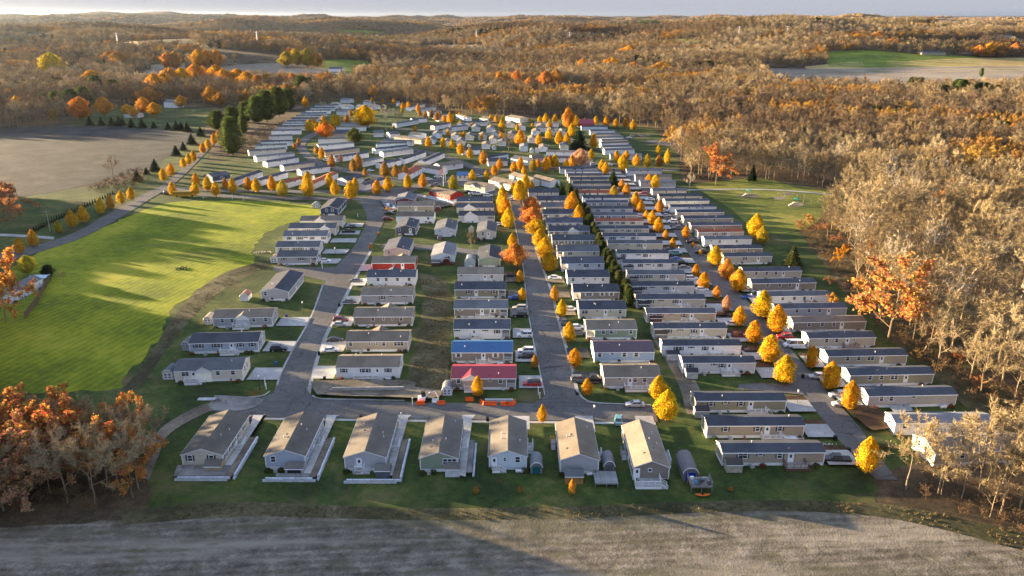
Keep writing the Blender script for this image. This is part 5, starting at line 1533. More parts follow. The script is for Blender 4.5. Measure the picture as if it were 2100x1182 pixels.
# single trees worth a name
def round_tree(px, py, h, w, col, label, name='maple_tree'): return street_tree(px, py, h, col, label, w, ROUND, name)
round_tree(750, 264, 44, 46, (.62, .42, .01), 'big round bright yellow tree in the far left part of the park')
round_tree(668, 286, 33, 32, (.56, .25, .03), 'round orange tree with yellow underside beside the curving street')
round_tree(110, 160, 46, 44, (.52, .46, .01), 'big lone lemon yellow tree at the far left')
round_tree(168, 250, 47, 40, (.54, .25, .03), 'round orange maple behind the ploughed field, left of a pair')
round_tree(215, 240, 38, 36, (.56, .31, .04), 'round golden orange maple behind the ploughed field, right of a pair')
round_tree(58, 566, 42, 36, (.36, .32, .03), 'olive yellow tree on the lawn behind the left house')
round_tree(728, 297, 32, 34, (.10, .12, .03), 'rounded green shrub mass between the far left rows', 'shrub')
for i, (x, y, h, w, c) in enumerate([(192, 182, 34, 46, ORG), (222, 180, 28, 34, GLD), (320, 200, 44, 42, ORG), (338, 196, 40, 44, GLD), (352, 186, 42, 40, ORG), (376, 184, 40, 44, GLD), (404, 180, 44, 44, ORG), (420, 176, 36, 36, REDO), (446, 178, 40, 42, GLD),
        (462, 184, 38, 40, ORG), (490, 182, 36, 44, GLD), (508, 190, 38, 46, ORG), (530, 192, 34, 40, REDO), (548, 184, 30, 34, BRN), (262, 240, 24, 24, GLD), (275, 242, 20, 18, ORG), (296, 236, 34, 26, ORG), (318, 240, 28, 26, GLD), (310, 214, 32, 44, BRN), (288, 214, 26, 34, BRN),
        (434, 216, 36, 34, ORG), (452, 220, 28, 24, BRN), (372, 222, 24, 22, ORG), (346, 146, 34, 24, REDO), (362, 146, 36, 28, BRN), (408, 140, 34, 26, GLD), (426, 140, 32, 28, ORG), (446, 140, 34, 24, ORG), (246, 142, 32, 40, BRN), (228, 136, 28, 34, BRN),
        (588, 140, 30, 28, OLV), (610, 139, 34, 26, OLV), (632, 141, 36, 30, OLV), (650, 142, 30, 24, BRN), (40, 245, 44, 28, GLD), (30, 196, 14, 30, ORG), (600, 186, 32, 30, REDO), (655, 182, 26, 34, ORG), (670, 176, 24, 28, REDO), (590, 210, 34, 30, BRN), (1060, 190, 40, 24, REDO),
        (1025, 185, 34, 22, ORG), (1055, 200, 26, 10, ORG), (1088, 196, 34, 30, REDO), (1120, 180, 30, 36, REDO), (1140, 176, 30, 30, BRN), (1195, 150, 26, 22, ORG), (1255, 148, 26, 40, ORG), (1300, 152, 22, 30, REDO), (1360, 160, 30, 60, BRN), (1290, 118, 22, 36, ORG), (1170, 108, 16, 50, BRN),
        (2006, 118, 22, 26, REDO), (2028, 118, 26, 30, ORG), (2050, 118, 24, 30, BRN), (2080, 116, 24, 24, REDO), (1800, 86, 18, 40, REDO), (1760, 86, 14, 46, ORG), (1720, 84, 12, 40, REDO), (1830, 98, 16, 40, REDO)]):
    nm_ = {GLD: 'golden', ORG: 'orange', REDO: 'red orange', BRN: 'bronze', OLV: 'yellow green'}[c]
    round_tree(x, y, h, w, c, f'{nm_} round tree in the woods beyond the park, {ordn(i + 1)} of them, {"left" if x < 700 else "right"} side')
round_tree(1088, 236, 1, 1, YEL, 'tiny yellow sapling at the rear wood edge') if False else None

def bare(px, py, hpx, label, protos=BARE, w=1.0, name='bare_tree', group=None, pick=None, P=None, rz=None):
    rnd = random.Random(int(px * 3 + py * 11))
    P = P or at(px, py)
    pr = protos[pick if pick is not None else rnd.randrange(len(protos))]
    k = (hpx / px_per_m(P.y)) / pr[0] if hpx else 1
    t = thing(name, label, 'tree', (P.x, P.y, P.z), rnd.uniform(0, 6.28), group)
    obj('trunk', pr[1], t, (.3, .25, .18), scale=(k, k, k)); obj('crown', pr[2], t, scale=(k * w, k * w, k))
    return t
def rust(px, py, hpx, label, col=None, w=1.0, name='rust_oak', group=None, P=None, pick=None):
    rnd = random.Random(int(px * 5 + py * 3))
    P = P or at(px, py)
    pr = RUST[pick if pick is not None else rnd.randrange(3)]
    k = (hpx / px_per_m(P.y)) / pr[0]
    t = thing(name, label, 'tree', (P.x, P.y, P.z), rnd.uniform(0, 6.28), group)
    obj('trunk', pr[1], t, scale=(k, k, k)); obj('limbs', pr[2], t, scale=(k * w, k * w, k))
    if col: obj('crown', pr[5], t, col, scale=(k * w, k * w, k))
    else: obj('crown', pr[3], t, scale=(k * w, k * w, k))
    return t
bare(792, 268, 54, 'big pale bare tree beside the large yellow tree', PALE, 1.1)
bare(233, 368, 48, 'bare spreading tree alone at the edge of the ploughed field')
bare(660, 232, 26, 'pale bare birch above the terraced rows', PALE, .6)
bare(668, 233, 24, 'second pale bare birch above the terraced rows', PALE, .6)
bare(965, 548, 1, 'x') if False else None
bare(966, 514, 40, 'bare young tree beside the narrow crossing lane', BARE, .8)
bare(132, 585, 32, 'thin bare sapling on the mown field by the fence', BARE, .7)
bare(1413, 396, 44, 'bare tree with pale trunk at the end of the park path', PALE, .8)
bare(1043, 315, 46, 'pinkish bare tree among the far middle homes', BARE, .9)
bare(818, 256, 28, 'reddish bare tree behind the big yellow tree', BARE, 1.1)
rust(1468, 381, 84, 'big rust orange oak standing alone on the edge of the play lawn', (.46, .23, .07), 1.05)
rust(1820, 700, 190, 'large bronze orange oak leaning out of the right woods', (.50, .29, .09), 1.25, pick=0)
rust(1775, 560, 70, 'smaller rusty tree beside the track in the right woods', (.44, .22, .05))
rust(1722, 545, 44, 'small golden brown tree on the scrubby slope', (.50, .28, .03), .9)
rust(1990, 430, 60, 'rust coloured oak deep in the right woods', (.36, .13, .03))
rust(1770, 230, 36, 'red brown oak in the far right woods', (.32, .07, .02))
rust(1640, 195, 28, 'dark orange oak below the wide tan field', (.42, .15, .02))
rust(12, 452, 95, 'big rust brown oak at the left edge beyond the avenue', (.40, .20, .08), 1.1, pick=1)
rust(30, 470, 70, 'orange brown oak just behind the left edge oak', (.42, .22, .08), 1.0)
rust(12, 660, 165, 'orange oak leaning over the white house at the left edge', (.55, .30, .06), 1.0, pick=0)
rust(-30, 700, 180, 'tall orange oak at the very left edge of the mown field', (.52, .27, .06), 1.1, pick=2)
rust(1705, 640, 40, 'small ochre bush tree on the scrubby slope', (.46, .27, .04), 1.1)
for i, (x, y, h, c) in enumerate([(1640, 472, 20, (.42, .25, .10)), (1658, 463, 24, (.46, .30, .10)), (1672, 478, 18, (.38, .20, .08)), (1692, 480, 24, (.42, .22, .08)), (1712, 472, 20, (.50, .36, .08)), (1716, 500, 22, (.40, .22, .10)), (1738, 520, 20, (.44, .22, .07)), (1758, 600, 30, (.44, .24, .08)),
        (1790, 500, 22, (.45, .20, .05)), (1808, 492, 20, (.50, .24, .05)), (1880, 662, 20, (.40, .18, .07)), (1920, 700, 24, (.42, .22, .08)), (1962, 742, 26, (.46, .22, .07)), (1848, 610, 24, (.50, .30, .05)), (1700, 585, 20, (.30, .17, .09)), (2005, 800, 30, (.44, .22, .08))]):
    rust(x, y, h, f'rusty low bush on the scrubby slope, {ordn(i + 1)} counted down the slope', c, 1.7, 'autumn_bush', 'rusty bushes on the scrubby slope')

for i, (x, y, h, w) in enumerate([(1858, 1004, 165, .8), (1930, 1016, 110, 1), (1972, 1022, 140, .9), (2052, 1016, 185, .8), (2090, 1050, 170, 1), (2092, 965, 160, 1), (1885, 985, 70, 1), (2030, 1060, 110, 1)]):
    bare(x, y, h, f'bare golden tree of the lower right corner, {ordn(i + 1)} counted from the road end', w=w)
# evergreen rows
GRN, DGR, LGR = (.05, .085, .025), (.022, .042, .022), (.095, .14, .03)
def ever(px, py, h, w, label, col=GRN, protos=SPRUCE, name='spruce_tree', group=None):
    return street_tree(px, py, h, col, label, w, protos, name, 'tree', group)
for i, (x, y, h) in enumerate([(185, 258, 19), (208, 258, 17), (230, 258, 18), (245, 259, 20), (252, 257, 16), (270, 262, 18), (292, 263, 20), (316, 263, 14), (345, 266, 15), (362, 268, 20), (372, 268, 18), (385, 271, 20), (412, 280, 20), (394, 297, 23), (377, 309, 18), (362, 320, 22), (319, 352, 26), (301, 358, 15), (283, 372, 22)]):
    ever(x, y, h, h * .85, f'dark spruce, {ordn(i + 1)} in the line edging the ploughed field', DGR, group='dark spruces edging the ploughed field')
for i, (x, y, h, w) in enumerate([(448, 268, 38, 42), (478, 262, 40, 36), (505, 252, 40, 34), (528, 254, 52, 40), (548, 250, 58, 44), (572, 240, 55, 40), (592, 228, 42, 32), (478, 320, 74, 48), (620, 205, 44, 34), (500, 275, 36, 20)]):
    ever(x, y, h, w, f'rounded green pine, {ordn(i + 1)} from left above the terraced rows', (.11, .16, .045), PINE, 'pine_tree', 'green pines above the terraced rows')
for i, (x, y, h, w) in enumerate([(60, 228, 30, 26), (92, 232, 36, 28), (118, 238, 46, 30), (150, 236, 48, 38), (175, 226, 44, 34), (200, 202, 42, 36), (235, 202, 34, 34), (1930, 212, 34, 40), (1965, 212, 44, 44), (2010, 214, 40, 44), (2040, 208, 30, 24), (1885, 184, 22, 26), (1870, 183, 22, 20), (2012, 158, 16, 8)]):
    ever(x, y, h, w, f'green pine standing in the {"left" if x < 400 else "right"} woods, {ordn(i + 1 if x < 400 else i - 6)} from left', (.09, .14, .04), PINE, 'pine_tree', 'pines standing in the woods')
ever(1625, 551, 50, 38, 'lone olive green spruce behind the right-hand homes', (.10, .12, .04))
ever(1188, 306, 42, 34, 'dark broad spruce among the far right streets', DGR)
ever(1257, 384, 38, 26, 'dark green spruce at the head of the right-hand street', (.05, .08, .02))
ever(1142, 392, 20, 15, 'small spruce beside the slanting grey home, left', GRN); ever(1152, 398, 22, 17, 'small spruce beside the slanting grey home, right', GRN)
ever(1543, 372, 34, 18, 'narrow dark spruce at the wood edge beyond the play lawn', DGR)
ever(100, 568, 24, 26, 'rounded dark evergreen by the fence of the left house', DGR, PINE, 'pine_tree')
hl = [(1165, 405), (1178, 418), (1190, 436), (1203, 455), (1213, 472), (1221, 492), (1228, 508), (1237, 525), (1243, 540), (1252, 556), (1262, 578), (1278, 598), (1285, 618), (1296, 642)]
k = 0
for (a, b_), (c, d) in zip(hl, hl[1:]):
    for q in range(2):
        x = a + (c - a) * q / 2; y = b_ + (d - b_) * q / 2
        rnd = random.Random(k)
        ever(x + rnd.uniform(-3, 3), y, rnd.uniform(20, 30) * (1 + (y - 400) / 900), rnd.uniform(13, 19) * (1 + (y - 400) / 700), f'bushy evergreen, {ordn(k + 1)} from the rear of the long hedge', (.075, .10, .035) if k % 3 else (.12, .14, .05), PINE, 'hedge_tree', 'evergreens of the long hedge')
        k += 1
for k in range(34):
    t = k / 33
    x, y = 60 + (232 - 60) * t, 482 - (482 - 400) * t ** .92
    ever(x, y, 13 - 4 * t, 5.5 - 1.5 * t, f'slim arborvitae, {ordn(k + 1)} from the left in the avenue hedge', DGR, SPRUCE, 'arborvitae', 'slim arborvitae hedge by the avenue')

# ---------------------------------------------------------------- woods
def clear_of(X, Y, r=0.0):
    m = np.ones(X.shape, bool)
    for (t, hx, hy, L, W, lb) in HOMES:
        R = max(L, W) / 2 + 3
        m &= (np.hypot(X - hx, Y - hy) > R)
    return m
X, Y = jgrid(-780, 760, 100, 905, 8.8)
q_ = ~((X < -420) & (Y < 420)); X, Y = X[q_], Y[q_]
m, px, py, Z = wood_mask(X, Y)
m &= clear_of(X, Y)
m &= ~((X > 500) & (Y < 150))
X, Y, Z, px, py = X[m], Y[m], Z[m], px[m], py[m]
infr = (px > -40) & (px < 2140) & (py < 1230)
order = np.argsort(np.hypot(X, Y) + (~infr) * 5000)
cn = lownoise(X, Y, 38.0, 1.0)
nb = nr = 0
rest = []
LW = [(-900, 930), (306, 930), (310, 1040), (-900, 1120)]
inlw = in_poly(px, py, LW)
lx, ly = jgrid(-118, -71, 126, 158, 4.7)
lpx, lpy = to_px(lx, ly, 0)
lm = in_poly(lpx, lpy, [(-60, 912), (150, 915), (286, 925), (304, 1022), (90, 1050), (-60, 1075)])
keep = ~inlw
X, Y, Z = np.concatenate([lx[lm], X[keep]]), np.concatenate([ly[lm], Y[keep]]), np.concatenate([np.zeros(lm.sum()), Z[keep]])
px, py = to_px(X, Y, Z)
inlw = np.arange(len(X)) < lm.sum()
infr = (px > -70) & (px < 2140) & (py < 1230)
order = np.argsort(np.hypot(X, Y) + (~infr) * 5000)
cn = lownoise(X, Y, 38.0, 1.0)
for i in order:
    rnd = random.Random(int(i) + 17)
    left_wood = bool(inlw[i])
    P = Vector((X[i], Y[i], Z[i]))
    s = px_per_m(P.y)
    if infr[i] and (nb < 290 or nr < 130) and math.hypot(P.x, P.y) < 520:
        if (left_wood and rnd.random() < (.8 if px[i] < 170 else .3)) or (not left_wood and cn[i] > .84 and nr < 130):
            if nr < 130:
                if left_wood:
                    col = rnd.choice([(.50, .25, .06), (.52, .28, .07), (.44, .24, .09), (.40, .26, .13)])
                    rust(px[i], py[i], rnd.uniform(13, 16.5) * s, 'orange leaved tree in the wood left of the front row', col, 1.05, 'autumn_tree', 'orange trees of the lower left wood', P=P, pick=rnd.randrange(2))
                else:
                    rust(px[i], py[i], rnd.uniform(13, 19) * s, 'tree with sparse rusty leaves in the right woods', rnd.choice([(.34, .14, .04), (.40, .20, .05)]), 1.0, 'autumn_tree', 'rusty trees of the right woods', P=P)
                nr += 1
                continue
        if nb < 290:
            if left_wood:
                bare(px[i], py[i], rnd.uniform(13, 17) * s, 'bare brown tree in the wood left of the front row', group='bare trees of the lower left wood', P=P)
            elif rnd.random() < .07:
                bare(px[i], py[i], rnd.uniform(17, 23) * s, 'pale barked bare tree in the right woods', PALE, .9, 'bare_tree', 'pale bare trees of the right woods', P=P)
            else:
                bare(px[i], py[i], rnd.uniform(15, 23) * s, 'bare golden brown tree in the right woods', group='bare trees of the right woods', P=P)
            nb += 1
            continue
    rest.append(i)
rest = np.array(rest)
PROTO_N = [b_[3] for b_ in BARE] + [r_[4] for r_ in RUST] + [SPRUCE[0][4], PINE[0][4], PINE[1][4]] + BARE_D + BARE_P
PH = [b_[0] for b_ in BARE] + [r_[0] for r_ in RUST] + [10, 14, 14]
def kinds(X, Y, rng):
    n = len(X)
    c1 = lownoise(X, Y, 46.0, 1.0) + rng.normal(0, .22, n)
    c2 = lownoise(X, Y, 70.0, 4.0) + rng.normal(0, .15, n)
    c3 = lownoise(X, Y, 230.0, 2.0)
    k = rng.integers(0, 6, n)
    c4 = lownoise(X, Y, 160.0, 7.0) + rng.normal(0, .35, n)
    k = np.where(c4 > .35, rng.integers(12, 15, n), np.where(c4 < -.45, rng.integers(15, 17, n), k))
    rz = (c1 + .45 * c3 > .55)
    k = np.where(rz, rng.integers(6, 9, n), k)
    k = np.where(c2 - .2 * c3 > .78, rng.integers(9, 12, n), k)
    return k
def wood_object(label, X, Y, Z, k, hmin=.75, hmax=1.15, sink=.4):
    n = len(X)
    s = NPR.uniform(hmin, hmax, n)
    base = np.array([1.0] * 9 + [1.5, 1.15, 1.15] + [1.0] * 5)[k]
    s = s * base
    scatter('woods', label, np.stack([X, Y, Z - sink], 1), PROTO_N, k, NPR.uniform(0, 6.28, n), np.stack([s, s, s], 1))
kk = kinds(X[rest], Y[rest], NPR)
kk = np.where(inlw[rest], NPR.choice([0, 1, 6, 7], len(rest)), kk)
wood_object('woods right of and around the park beyond the nearest trees', X[rest], Y[rest], Z[rest], kk)
# off to the left, the woods whose long shadows fall over the mown field and the stubble
xo, yo = jgrid(-330, -104, 104, 160, 5.8)
xt, yt = jgrid(-330, -108, 168, 199, 6.8)
x2, y2 = jgrid(-420, -197, 196, 275, 7.0)
x3, y3 = jgrid(-420, -290, 275, 420, 8.5)
XO, YO = np.concatenate([xo, x2, x3, xt]), np.concatenate([yo, y2, y3, yt])
TALL = np.arange(len(XO)) >= len(xo) + len(x2) + len(x3)
k0 = NPR.choice([6, 7, 10, 11, 10, 11], len(XO))
HS = np.where(YO < 190, 1, 0) + np.where(TALL, 1, 0)
pxo, pyo = to_px(XO, YO, 0)
mo = pxo < -45
ma, mb = mo & (HS == 1), mo & (HS == 0)
wood_object('tall woods beyond the lower left edge', XO[ma], YO[ma], np.zeros(ma.sum()), np.where(k0[ma] > 8, 7, k0[ma]), .62, .78)
mt_ = mo & (HS == 2)
wood_object('tallest trees beyond the lower left edge', XO[mt_], YO[mt_], np.zeros(mt_.sum()), np.where(k0[mt_] > 8, 2, k0[mt_]), 1.05, 1.2)
wood_object('woods beyond the left edge of the park', XO[mb], YO[mb], np.zeros(mb.sum()), k0[mb], 1.15, 1.4)
# hills: trees out to two and a half kilometres
X, Y = jgrid(-1750, 1750, 900, 2500, 8.8)
m = np.abs(X) < .72 * Y + 60
X, Y = X[m], Y[m]
m, px, py, Z = wood_mask(X, Y)
g = lownoise(X, Y, 300.0, 9.0)
m &= (g < .58)
X, Y, Z = X[m], Y[m], Z[m]
wood_object('wooded valley and hills behind the park', X, Y, Z, kinds(X, Y, NPR), .7, 1.05)
# farther out: crowns only
X, Y = jgrid(-4700, 4700, 2480, 6000, 15.5)
m = np.abs(X) < .70 * Y + 60
X, Y = X[m], Y[m]
m, px, py, Z = wood_mask(X, Y)
m &= (lownoise(X, Y, 420.0, 9.0) < .52)
X, Y, Z = X[m], Y[m], Z[m]
n = len(X)
c1 = lownoise(X, Y, 120.0, 1.0) + NPR.normal(0, .25, n) + .3 * lownoise(X, Y, 700., 5.0)
c2 = lownoise(X, Y, 180.0, 4.0) + NPR.normal(0, .2, n)
c4 = lownoise(X, Y, 330.0, 7.0) + NPR.normal(0, .3, n)
k = np.where(c1 > .5, 2, np.where(c4 > .2, 1, 0)); k = np.where(c2 > .72, 3, k)
s = NPR.uniform(.9, 1.5, n)
scatter('woods', 'distant wooded hills in autumn colour', np.stack([X, Y, Z - 1], 1), FARM, k, NPR.uniform(0, 6.28, n), np.stack([s * 1.25, s * 1.25, s * .9], 1))
X, Y = jgrid(-9500, 9500, 5950, 13500, 52)
m = np.abs(X) < .70 * Y
X, Y = X[m], Y[m]
m, px, py, Z = wood_mask(X, Y)
m &= (lownoise(X, Y, 800.0, 3.0) < .55)
X, Y, Z = X[m], Y[m], Z[m]
n = len(X)
k = np.where(lownoise(X, Y, 400.0, 1.0) + NPR.normal(0, .3, n) > .9, 1, 0); k = np.where(lownoise(X, Y, 500., 6.) > .8, 2, k)
s = NPR.uniform(.8, 1.3, n)
scatter('woods', 'farthest woods along the skyline', np.stack([X, Y, Z - 2], 1), HUGE, k, NPR.uniform(0, 6.28, n), np.stack([s, s, s], 1))
# brush along the edges
def band(poly, s, ymax=905):
    xs = [g2(*p) for p in poly]
    x0, x1 = min(p[0] for p in xs), max(p[0] for p in xs); y0, y1 = min(p[1] for p in xs), max(p[1] for p in xs)
    X, Y = jgrid(x0, x1, y0, y1, s)
    m = in_poly(X, Y, xs)
    return X[m], Y[m]
bx, by = [], []
for poly, s in [([(1640, 480), (1700, 440), (1740, 470), (1800, 560), (1850, 640), (1950, 720), (2080, 820), (2100, 900), (2015, 855), (1930, 790), (1795, 675), (1728, 595), (1676, 530)], 3.0),
                ([(-20, 1080), (100, 1062), (320, 1035), (318, 900), (290, 935), (-20, 935)], 2.8),
                ([(1870, 1020), (1880, 985), (2010, 905), (2110, 890), (2110, 1105), (2000, 1070)], 2.8),
                ([(180, 395), (250, 360), (300, 352), (290, 385), (215, 398)], 3.0), ([(440, 315), (540, 262), (600, 250), (560, 290), (520, 318), (470, 325)], 4.0),
                ([(1395, 330), (1412, 378), (1520, 366), (1640, 380), (1735, 398), (1730, 380), (1600, 350), (1400, 320)], 5.0)]:
    a, b_ = band(poly, s)
    bx.append(a); by.append(b_)
bx, by = np.concatenate(bx), np.concatenate(by)
cm = clear_of(bx, by); bx, by = bx[cm], by[cm]
n = len(bx); s = NPR.uniform(.5, 1.25, n)
scatter('undergrowth', 'tangled brown undergrowth along the wood edges', np.stack([bx, by, np.zeros(n) - .1], 1), BRUSH, NPR.integers(0, 2, n), NPR.uniform(0, 6.28, n), np.stack([s, s, s], 1))
# weeds: tufts on the dry bank and the verge
def tuft(seed, n=26, h=.7):
    rnd = random.Random(seed); V, Fc = [], []
    for _ in range(n):
        a = rnd.uniform(0, 6.28); r = rnd.uniform(0, .5); p = Vector((math.cos(a) * r, math.sin(a) * r, 0)); d = Vector((rnd.gauss(0, .4), rnd.gauss(0, .4), 1)) * h * rnd.uniform(.5, 1.1)
        w = Vector((math.sin(a), -math.cos(a), 0)) * .05; k = len(V); V += [p - w, p + w, p + d]; Fc.append((k, k + 1, k + 2))
    return mesh_of('tuft', V, Fc, ('dry_weeds',))
TUFT = [tuft(1), tuft(2), tuft(3, 30, .5)]
wx, wy = [], []
for poly, s in [([(862, 566), (900, 575), (922, 610), (918, 700), (914, 800), (890, 812), (838, 800), (846, 750), (860, 690), (870, 640)], .85),
                ([(300, 1072), (480, 1060), (700, 1064), (900, 1068), (1200, 1063), (1500, 1050), (1700, 1052), (1860, 1070), (2100, 1130), (2100, 1095), (1860, 1040), (1700, 1028), (1500, 1030), (1200, 1041), (900, 1047), (700, 1041), (480, 1034), (300, 1045)], .9),
                ([(548, 540), (470, 560), (400, 604), (350, 664), (330, 700), (345, 715), (392, 664), (445, 608), (500, 572), (556, 548)], 1.3)]:
    a, b_ = band(poly, s)
    wx.append(a); wy.append(b_)
wx, wy = np.concatenate(wx), np.concatenate(wy)
km = lownoise(wx, wy, 3.2, 2.0) + NPR.normal(0, .3, len(wx)) > .05
wx, wy = wx[km], wy[km]
n = len(wx); s = NPR.uniform(.3, .75, n)
scatter('weeds', 'dry weeds on the bank and the field edge', np.stack([wx, wy, np.full(n, .1)], 1), TUFT, NPR.integers(0, 3, n), NPR.uniform(0, 6.28, n), np.stack([s, s, s], 1))

# tell the nearer woodland trees apart by the home they stand level with
GY_ = sorted(q[0].y for q in R_G)
def relabel():
    bucket = {}
    for o in COL.objects:
        g = o.get('group')
        if not g or o.parent: continue
        if g in ('bare trees of the right woods', 'pale bare trees of the right woods', 'rusty trees of the right woods'):
            Y_ = o.location.y
            j = sum(1 for q in GY_ if Y_ > q + 6)
            bucket.setdefault((g, min(j, len(GY_))), []).append(o)
        elif g in ('bare trees of the lower left wood', 'orange trees of the lower left wood'):
            bucket.setdefault((g, -1), []).append(o)
    for (g, j), L in bucket.items():
        L.sort(key=lambda o: o.location.x, reverse=(j == -1))
        w = {'bare': 'bare tan tree', 'pale': 'pale barked bare tree', 'rust': 'rusty leaved tree', 'oran': 'orange leaved tree'}[g[:4]]
        for i, o in enumerate(L):
            if j == -1: o['label'] = f"{w} of the lower left wood, {ordn(i + 1)} from its right edge"
            elif j >= len(GY_): o['label'] = f"{w} behind the play lawn, {ordn(i + 1)} from the left"
            else: o['label'] = f"{w} level with {ordn(max(j, 1))} right-hand home, {ordn(i + 1)} into the woods" if j else f"{w} before the right-hand homes, {ordn(i + 1)} into the woods"
relabel()

# ---------------------------------------------------------------- driveways
def world_line(px_pts): return sorted([(at(*p).y, at(*p).x) for p in px_pts])
def x_on(line, Y):
    return float(np.interp(Y, [a for a, b_ in line], [b_ for a, b_ in line]))
WL = {k: world_line(v) for k, v in dict(S2L=S2L, S2R=S2R, S1L=S1L, S1R=S1R, S3L=S3L, S3R=S3R).items()}
def drive_world(xa, xb, ya, yb, line, mat, side):
    """pad from the home (xa) to the street edge line between depths ya..yb"""
    pts = [(xa, ya)]
    for k in range(5):
        Y = ya + (yb - ya) * k / 4
        pts.append((x_on(line, Y) + (-.3 if side == 'R' else .3), Y))
    pts.append((xa, yb))
    if side == 'R': pass
    sheet('driveway', None, mat, world_pts=pts)
ROWS = dict(ROWINFO)
DR = []
def drives(rn, side, ln, off, mats, extra=None, only=None):
    for i, (P, yaw, L, W) in enumerate(ROWS[rn]):
        if only and i not in only: continue
        xe = P.x + (L * math.cos(yaw) + .8 if side == 'R' else -.8)
        y0 = P.y + (L * math.sin(yaw) if side == 'R' else 0) + off[0]
        y1 = y0 + off[1]
        drive_world(xe, None, y0, y1, WL[ln], mats[i % len(mats)] if isinstance(mats, list) else mats, side)
        if extra:
            drive_world(xe, None, y1 + .1, y1 + .1 + extra[1], WL[ln], extra[0], side)
drives('B', 'R', 'S1L', (0, 7.5), 'concrete'); drives('B2', 'R', 'S1L', (0.5, 6.5), 'concrete')
drives('C', 'L', 'S1R', (-.5, 8), 'concrete')
drives('D', 'R', 'S2L', (0.2, 7.5), ['concrete', 'concrete', 'concrete', 'gravel_grey', 'dirt', 'dirt'])
drives('E', 'L', 'S2R', (2.5, 7), ['asphalt_dark', 'asphalt_dark', 'gravel_grey', 'dirt', 'dirt', 'dirt'], only=range(9))
drives('F', 'R', 'S3L', (-3.5, 6.5), 'concrete', ('mulch', 3.2)); drives('F0', 'R', 'S3L', (-.8, 6), 'concrete', ('mulch', 2.0))
drives('G', 'L', 'S3R', (-1.5, 7.5), 'concrete', ('mulch', 1.6))
sheet('driveway', [(778, 412), (812, 404), (820, 430), (800, 440)], 'gravel_grey')
sheet('driveway', [(845, 400), (932, 423), (900, 430), (838, 408)], 'dirt')

sheet('driveway', [(1860, 832), (1872, 850), (1832, 852), (1820, 840)], 'concrete')
sheet('mulch_bed', [(1730, 842), (1780, 838), (1840, 868), (1836, 880), (1790, 890), (1760, 868)], 'mulch', curve=2)
sheet('patio', [(640, 790), (832, 788), (830, 800), (660, 812), (645, 806)], 'gravel_grey')

# front row: walks, patios and block walls
BLK = MB().box(-.58, .58, -.22, .22, 0, .43).mesh('block', 'stone_block')
BLK2 = MB().prism([(-.22, 0), (.22, 0), (.2, .42), (-.18, .43)], -.57, .57, 'x').mesh('block', 'stone_block')
def block_wall(label, runs, courses, z=0, col=(.50, .53, .58)):
    rnd = random.Random(len(label))
    a0 = runs[0][0]
    t = thing('retaining_wall', label, 'wall', (a0[0], a0[1], 0), 0, 'pale block retaining walls')
    for (a, c) in runs:
        a, c = Vector((*a, 0)), Vector((*c, 0))
        L = (c - a).length; d = (c - a) / L; ang = math.atan2(d.y, d.x)
        for k in range(courses):
            n = int((L - (.6 if k % 2 else 0)) / 1.2)
            for i in range(n):
                p = a + d * (.6 + (.6 if k % 2 else 0) + i * 1.2) - Vector((a0[0], a0[1], 0))
                q = rnd.uniform(.85, 1.12)
                b_ = obj('block', BLK if (i + k) % 3 else BLK2, t, tuple(v * q for v in col), (p.x + rnd.uniform(-.015, .015), p.y + rnd.uniform(-.02, .02), k * .44), ang)
nms = ['beige', 'blue grey', 'grey', 'sage green']
for i in range(4):
    A, B, Ln = FRONT[i]
    xr = B.x + (3.4 if i < 3 else 3.2)
    yf = A.y - (4.6 if i < 3 else 2.0)
    sheet('walk', None, 'concrete', world_pts=[(B.x + .15, A.y - (3.8 if i in (0, 1) else 2.6)), (B.x + 1.7, A.y - 3.4), (B.x + 1.9, A.y + Ln + 5), (B.x + 2.6, 168.2), (B.x - .6, 168.2), (B.x + .15, A.y + Ln + 1)])
    sheet('patio', None, 'dirt' if i < 3 else 'gravel_grey', world_pts=[(B.x + 1.75, yf + .2), (xr - .3, yf + .2), (xr - .3, A.y + 11.5), (B.x + 1.95, A.y + 11.5)])
    if i in (0, 1):
        sheet('patio', None, 'gravel_grey', world_pts=[(A.x - .2 + (3.5 if i else 0), yf + .25), (B.x + 1.7, yf + .25), (B.x + 1.7, yf + (4.4 if i == 0 else 1.6)), (A.x - 1 + (4 if i else 0), yf + (4.4 if i == 0 else 1.6))])
    runs = [((A.x + (.0 if i == 0 else .6), yf), (xr, yf)), ((xr, yf + .3), (xr, A.y + 12.0))] if i < 3 else [((xr, yf), (xr, A.y + 12.0))]
    block_wall(f'pale block wall wrapping the yard of the {nms[i]} front row home', runs, 2 if i < 3 else 1)
P1, P2 = at(676, 808), at(829, 806)
block_wall('long stepped block wall below the white home with the wide deck', [((P1.x, P1.y), (P2.x, P2.y))], 4, col=(.34, .34, .33))
sheet('dirt_patch', [(640, 790), (660, 788), (836, 786), (850, 800), (905, 808), (900, 822), (850, 824), (700, 818), (650, 815)], 'dirt', 'bare earth above the front road', curve=2, jag=.3)
for (A, B, Ln) in FRONT[4:]:
    sheet('driveway', None, 'concrete', world_pts=[(B.x - 3.2, A.y + Ln + .3), (B.x + 1.0, A.y + Ln + .3), (B.x + 1.0, 167.6), (B.x - 3.2, 167.6)])

